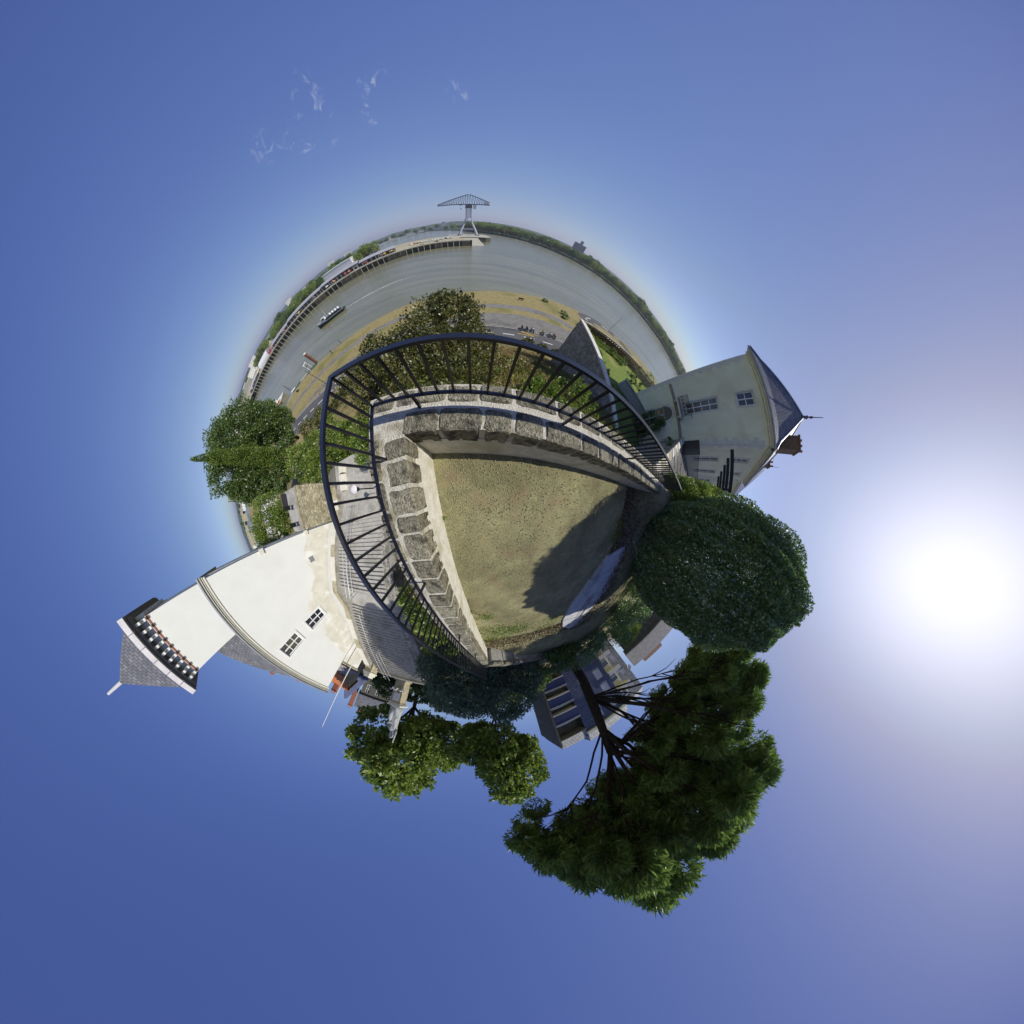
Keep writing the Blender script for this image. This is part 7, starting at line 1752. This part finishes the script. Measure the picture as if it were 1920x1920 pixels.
def person(base, h, m, label, rz=0.0, stride=0.12):
    """one continuous figure grown over a jointed skeleton"""
    J = {'pel': (0, 0, .52), 'bel': (0, 0, .62), 'che': (0, 0.005, .74), 'nec': (0, 0.0, .845), 'hed': (0, 0.012, .90), 'top': (0, 0.008, .975),
         'hl': (.055, 0, .50), 'kl': (.06, stride*.5, .27), 'al': (.062, stride*.9, .03), 'tl': (.065, stride*.9+.07, .015),
         'hr': (-.055, 0, .50), 'kr': (-.06, -stride*.2, .27), 'ar': (-.062, -stride, .035), 'tr': (-.065, -stride+.07, .015),
         'sl': (.105, 0, .80), 'el': (.135, -.03, .63), 'wl': (.13, .03, .48), 'fl': (.13, .05, .42),
         'sr': (-.105, 0, .80), 'er': (-.135, .0, .63), 'wr': (-.13, .07, .49), 'fr': (-.13, .09, .43)}
    Rr = {'pel': .075, 'bel': .066, 'che': .078, 'nec': .03, 'hed': .045, 'top': .035, 'hl': .055, 'kl': .036, 'al': .024, 'tl': .02, 'hr': .055, 'kr': .036, 'ar': .024, 'tr': .02, 'sl': .036, 'el': .026, 'wl': .018, 'fl': .014, 'sr': .036, 'er': .026, 'wr': .018, 'fr': .014}
    E_ = [('pel', 'bel'), ('bel', 'che'), ('che', 'nec'), ('nec', 'hed'), ('hed', 'top'), ('pel', 'hl'), ('hl', 'kl'), ('kl', 'al'), ('al', 'tl'), ('pel', 'hr'), ('hr', 'kr'), ('kr', 'ar'), ('ar', 'tr'), ('che', 'sl'), ('sl', 'el'), ('el', 'wl'), ('wl', 'fl'), ('che', 'sr'), ('sr', 'er'), ('er', 'wr'), ('wr', 'fr')]
    ks = list(J); idx = {k: i for i, k in enumerate(ks)}
    me = bpy.data.meshes.new('person'); me.from_pydata([tuple(c*h for c in J[k]) for k in ks], [(idx[a], idx[b]) for a, b in E_], []); me.update()
    o = bpy.data.objects.new('person', me); COL.objects.link(o); me.materials.append(MATS[m])
    o.modifiers.new('skin', 'SKIN'); o.modifiers.new('sub', 'SUBSURF').levels = 1; o.modifiers['sub'].render_levels = 1
    sv = me.skin_vertices[0].data
    for k in ks: sv[idx[k]].radius = (Rr[k]*h, Rr[k]*h*0.85); sv[idx[k]].use_root = (k == 'pel')
    o.location = base; o.rotation_euler = (0, 0, rz)
    tag(o, label, 'person', 'people on the riverbank')
    b = MB(); b.lathe((0, 0.006*h, 0.905*h), [(0.02*h, -0.01*h), (0.05*h, 0.005*h), (0.052*h, 0.035*h), (0.035*h, 0.07*h), (0.005*h, 0.082*h)], 10)
    mh = bpy.data.meshes.new('hair'); mh.from_pydata(b.v, [], b.f); mh.update(); link('hair', mh, 'bark', o)
    return o

def motorcycle(base, rz, paint, label):
    t = thing('motorcycle', label, 'motorcycle', base, 'motorcycles parked by the road'); t.rotation_euler = (0, 0, rz)
    def part(b, name, m):
        me = bpy.data.meshes.new(name); me.from_pydata(b.v, [], b.f); me.update(); return link(name, me, m, t)
    for x in (-0.72, 0.72):
        w = MB(); w.tube([(x, -0.07, 0.31), (x, 0.07, 0.31)], 0.31, 14); wo = part(w, 'wheel', 'rubber')
        r = MB(); r.tube([(x, -0.075, 0.31), (x, 0.075, 0.31)], 0.18, 10); me = bpy.data.meshes.new('rim'); me.from_pydata(r.v, [], r.f); me.update(); link('rim', me, 'zinc', wo)
    b = MB(); b.tube([(-0.75, 0, 0.75), (-0.3, 0, 0.78), (0.15, 0, 0.86), (0.45, 0, 0.80), (0.75, 0, 0.85)], [0.10, 0.17, 0.22, 0.20, 0.08], 10); part(b, 'body', paint)
    b = MB(); b.box(-0.3, 0.35, -0.17, 0.17, 0.28, 0.68); part(b, 'engine', 'zinc')
    b = MB(); b.hexa([(-0.8, -0.14, 0.84), (0.0, -0.16, 0.84), (0.0, 0.16, 0.84), (-0.8, 0.14, 0.84), (-0.8, -0.1, 0.98), (0.0, -0.12, 0.95), (0.0, 0.12, 0.95), (-0.8, 0.1, 0.98)]); part(b, 'seat', 'rubber')
    b = MB(); b.bar((0.74, -0.1, 0.31), (0.5, -0.1, 0.98), 0.05); b.bar((0.74, 0.1, 0.31), (0.5, 0.1, 0.98), 0.05); part(b, 'fork', 'zinc')
    b = MB(); b.bar((0.48, -0.38, 1.06), (0.48, 0.38, 1.06), 0.04); b.box(0.5, 0.62, -0.12, 0.12, 0.9, 1.1); part(b, 'handlebar', 'black_metal')

def near_bank():
    for (x, y, c, lab) in ((10.9, 46.9, 'dark_paint', 'dark motorcycle first in the row from the barrier'), (12.3, 47.0, 'dark_paint', 'dark motorcycle second in the row'), (14.0, 47.3, 'white_paint', 'white motorcycle between the dark ones and the yellow one'), (17.2, 47.7, 'yellow', 'bright yellow three-box motorcycle in the roadside row'), (19.4, 47.9, 'silver_paint', 'silver motorcycle right of the yellow one'), (20.9, 48.1, 'red', 'dark red motorcycle last in the row')):
        motorcycle((x, y, ZQ+0.02), R_(100+rnd.uniform(-12, 12)), c, lab)
    # pedestrian barriers along the kerb
    for i, (x, y) in enumerate([(-3.4, 45.9), (0.2, 46.5), (2.6, 46.9), (5.8, 47.2), (8.2, 47.4), (22.4, 48.6), (25.0, 48.8), (27.6, 49.0), (-57, 37.6), (-54.4, 38.0), (-51.8, 38.5), (-49.0, 39.1)]):
        t = thing('guard_rail', 'low grey tubular guard rail on the kerb of the riverside road', 'guard rail', (x, y, ZQ), 'guard rails along the kerb')
        dx, dy = 1.0, 0.10
        MB().tube([(x-dx, y-dy, ZQ), (x-dx, y-dy, ZQ+0.9), (x-dx*0.9, y-dy*0.9, ZQ+1.0), (x+dx*0.9, y+dy*0.9, ZQ+1.0), (x+dx, y+dy, ZQ+0.9), (x+dx, y+dy, ZQ)], 0.04, 6).build('hoop', 'zinc', t)
        MB().tube([(x-dx, y-dy, ZQ+0.5), (x+dx, y+dy, ZQ+0.5)], 0.03, 6).build('crossbar', 'zinc', t)
    for k, (x, y, h, lab) in enumerate(((24.5, 41.5, 9.2, 'tall slim lamp post rising beside the garden retaining wall'), (-49, 39.5, 8.0, 'tall lamp post with an arm standing left beyond the railing corner'), (66, 96, 9.0, 'thin lamp post on the far side of the turning loop'))):
        t = thing('lamp_post', lab, 'lamp post', (x, y, ZQ), 'lamp posts along the riverside road')
        MB().tube([(x, y, ZQ), (x, y, ZQ+h)], [0.10, 0.05], 8).build('pole', 'black_metal', t)
        MB().tube([(x, y, ZQ+h-0.1), (x+0.5, y+1.1, ZQ+h+0.1)], 0.04, 6).build('arm', 'black_metal', t)
        q = MB(); q.box(x+0.35, x+0.65, y+0.9, y+1.7, ZQ+h+0.05, ZQ+h+0.2); q.build('lamp_head', 'dark_paint', t)
    s = thing('road_sign', 'small square road sign on a post by the car park', 'road sign', (0, 47.6, ZQ))
    MB().tube([(0, 47.6, ZQ), (0, 47.6, ZQ+2.2)], 0.04, 6).build('post', 'zinc', s)
    q = MB(); q.box(-0.3, 0.3, 47.55, 47.58, ZQ+2.0, ZQ+2.5); q.build('plate', 'zinc', s)
    s = thing('road_sign', 'road sign with a dark plate on the dry grass near the turning loop', 'road sign', (36.5, 67, ZQ))
    MB().tube([(36.5, 67, ZQ), (36.5, 67, ZQ+2.6)], 0.05, 6).build('post', 'zinc', s)
    q = MB(); q.box(35.9, 37.1, 66.93, 66.97, ZQ+1.9, ZQ+2.7); q.build('plate', 'blue', s)
    # mooring dolphin, pontoon, small craft
    t = thing('mooring_pile', 'big rusty mooring pile with a pale cap standing at the water edge', 'pile', (-77, 70, ZW))
    MB().tube([(-77, 70, ZW-2), (-77, 70, ZW+7.3)], 0.75, 14).build('pile', 'rust', t); MB().lathe((-77, 70, ZW+7.3), [(0.78, 0), (0.78, 0.35), (0.1, 0.6)], 14).build('cap', 'pale_block', t)
    t = thing('pontoon', 'long narrow green-edged pontoon lying along the near bank', 'pontoon', (-90, 66, ZW))
    pts = [(-75, 68.5), (-83, 67.5), (-91, 66.2), (-99, 63.5), (-105, 60)]
    for i, (a, b) in enumerate(zip(pts, pts[1:])):
        MB().bar((*Vector(a), ZW+0.35), (*Vector(b), ZW+0.35), 2.2, 0.7).build('float', 'weathered_wood', t)
        MB().bar((*Vector(a)-0*Vector(a), ZW+0.78), (*Vector(b), ZW+0.78), 2.3, 0.12).build('deck', 'kerb_stone' if i % 2 else 'boat_green', t)
    t = thing('gantry', 'small grey gantry frame at the end of the pontoon', 'gantry', (-79, 68, ZW))
    m = MB(); m.bar((-80, 68.6, ZW+0.8), (-80, 68.6, ZW+5), 0.25); m.bar((-80, 66.4, ZW+0.8), (-80, 66.4, ZW+5), 0.25); m.bar((-80, 69, ZW+5), (-80, 66, ZW+5), 0.3); m.build('frame', 'pale_block', t)
    t = thing('sailing_dinghy', 'small white sailing boat with hoisted sail moored off the pontoon', 'boat', (-101, 66.5, ZW))
    b = MB(); N = 9
    for i in range(N):
        f = i/(N-1); x = -104+6*f; w = 1.0*math.sin(math.pi*min(1, 0.2+0.8*f))**0.6 if f < 1 else 0.05
        b.v += [(x, 66.5-w*0.6, ZW-0.1), (x, 66.5-w, ZW+0.7), (x, 66.5+w, ZW+0.7), (x, 66.5+w*0.6, ZW-0.1)]
    for i in range(N-1):
        for k in range(3): b.f.append((i*4+k, i*4+k+1, (i+1)*4+k+1, (i+1)*4+k))
    b.f += [(3, 2, 1, 0), tuple((N-1)*4+k for k in range(4))]; b.build('hull', 'white_paint', t)
    MB().tube([(-100.6, 66.5, ZW+0.6), (-100.6, 66.5, ZW+8)], 0.06, 6).build('mast', 'zinc', t)
    b = MB(); b.hexa([(-100.7, 66.48, ZW+1.2), (-103.6, 66.48, ZW+1.2), (-103.6, 66.52, ZW+1.2), (-100.7, 66.52, ZW+1.2), (-100.7, 66.48, ZW+7.6), (-100.9, 66.48, ZW+7.6), (-100.9, 66.52, ZW+7.6), (-100.7, 66.52, ZW+7.6)]); b.build('sail', 'white_paint', t)
    t = thing('timber_jetty', 'rusty orange timber landing stage with a pale gangway beyond the dark trees', 'jetty', (-132, 62, ZW))
    for x in range(-142, -112, 5):
        for y in (58, 64): MB().tube([(x, y, ZW-1), (x, y, ZW+5)], 0.35, 8).build('pile', 'weathered_wood', t)
    q = MB(); q.box(-144, -112, 57, 65, ZW+3.6, ZW+4.2); q.build('deck', 'wood_orange', t)
    q = MB(); q.box(-142, -136, 58, 64, ZW+4.203, ZW+8); q.build('shelter', 'wood_orange', t)
    q = MB(); q.bar((-113, 60, ZW+4.3), (-99, 54, ZW+3.8), 1.8, 0.5); q.build('gangway', 'silver_paint', t)
    t2 = thing('white_barge', 'pale barge moored outside the timber landing stage', 'boat', (-134, 72, ZW))
    q = MB(); q.hexa([(-150, 69, ZW-0.3), (-122, 69, ZW-0.3), (-122, 75, ZW-0.3), (-150, 75, ZW-0.3), (-151, 68.6, ZW+1.8), (-120, 68.6, ZW+1.8), (-120, 75.4, ZW+1.8), (-151, 75.4, ZW+1.8)]); q.build('hull', 'pale_block', t2)
    q = MB(); q.box(-146, -130, 70, 74, ZW+1.803, ZW+4); q.build('cabin', 'white_paint', t2)
    # people on the bank
    person((-51.5, 61.5, ZQ-0.05), 1.75, 'cloth_dark', 'person in dark clothes walking along the dry bank, nearer the water', 2.2)
    person((-55.2, 58.4, ZQ-0.02), 1.70, 'cloth_red', 'person in a dark red top walking on the dry bank beside a companion', 2.6)
    person((-54.2, 57.4, ZQ-0.02), 1.8, 'cloth_dark', 'person in dark clothes walking beside the one in red', 2.6)
    # benches
    for (x, y, lab) in ((13.2, 73.2, 'dark bench on the dry grass in front of the river, right of the tree top'), (-78, 52, 'dark bench on the dry bank near the pontoon'), (-93, 46, 'dark bench on the dry bank near the landing stage')):
        t = thing('bench', lab, 'bench', (x, y, ZQ), 'benches on the riverbank')
        q = MB(); q.box(x-0.9, x+0.9, y-0.25, y+0.25, ZQ+0.42, ZQ+0.5); q.build('seat', 'black_metal', t)
        q = MB(); q.box(x-0.9, x+0.9, y-0.32, y-0.26, ZQ+0.52, ZQ+0.95); q.build('backrest', 'black_metal', t)
        for s in (-0.75, 0.75):
            q = MB(); q.box(x+s-0.05, x+s+0.05, y-0.24, y+0.24, ZQ-0.3, ZQ+0.418); q.build('leg', 'black_metal', t)
    for (x, y, s, lab) in ((24, 81.4, 0.9, 'small dark bush at the water edge beyond the path'), (30.4, 74.0, 1.1, 'dark bush on the dry grass, upper of a pair'), (30.0, 69.8, 1.2, 'green bush on the dry grass, lower of a pair'), (37.5, 70, 1.2, 'green bush beside the road sign on the grass')):
        tree('bank_bush', lab, 'bush', (x, y, ZQ-0.1), [(x, y, ZQ+s*0.6, s*1.3, s, s*0.8)], 900, 0.3, 'leaf_dark', trunk_r=0.06, group='bushes on the dry riverbank', nclump=10)
def haze():
    m = bpy.data.materials.new('haze'); m.use_nodes = True; nt = m.node_tree; N = nt.nodes; N.remove(N['Principled BSDF'])
    v = N.new('ShaderNodeVolumePrincipled'); v.inputs['Color'].default_value = (0.90, 0.95, 1.0, 1); v.inputs['Density'].default_value = HAZE; v.inputs['Anisotropy'].default_value = 0.3
    nt.links.new(v.outputs[0], N['Material Output'].inputs['Volume'])
    o = MB().box(-7200, 7200, -3200, 9200, -30, 46).build('haze', m); o['kind'] = 'stuff'; o['label'] = 'thin pale summer haze over the river'; o['category'] = 'haze'
    o.display_type = 'WIRE'
HAZE = 0.00014
haze()
far_side(); wharf(); crane(); wharf_buildings(); far_trees(); far_town(); boat(); near_bank()
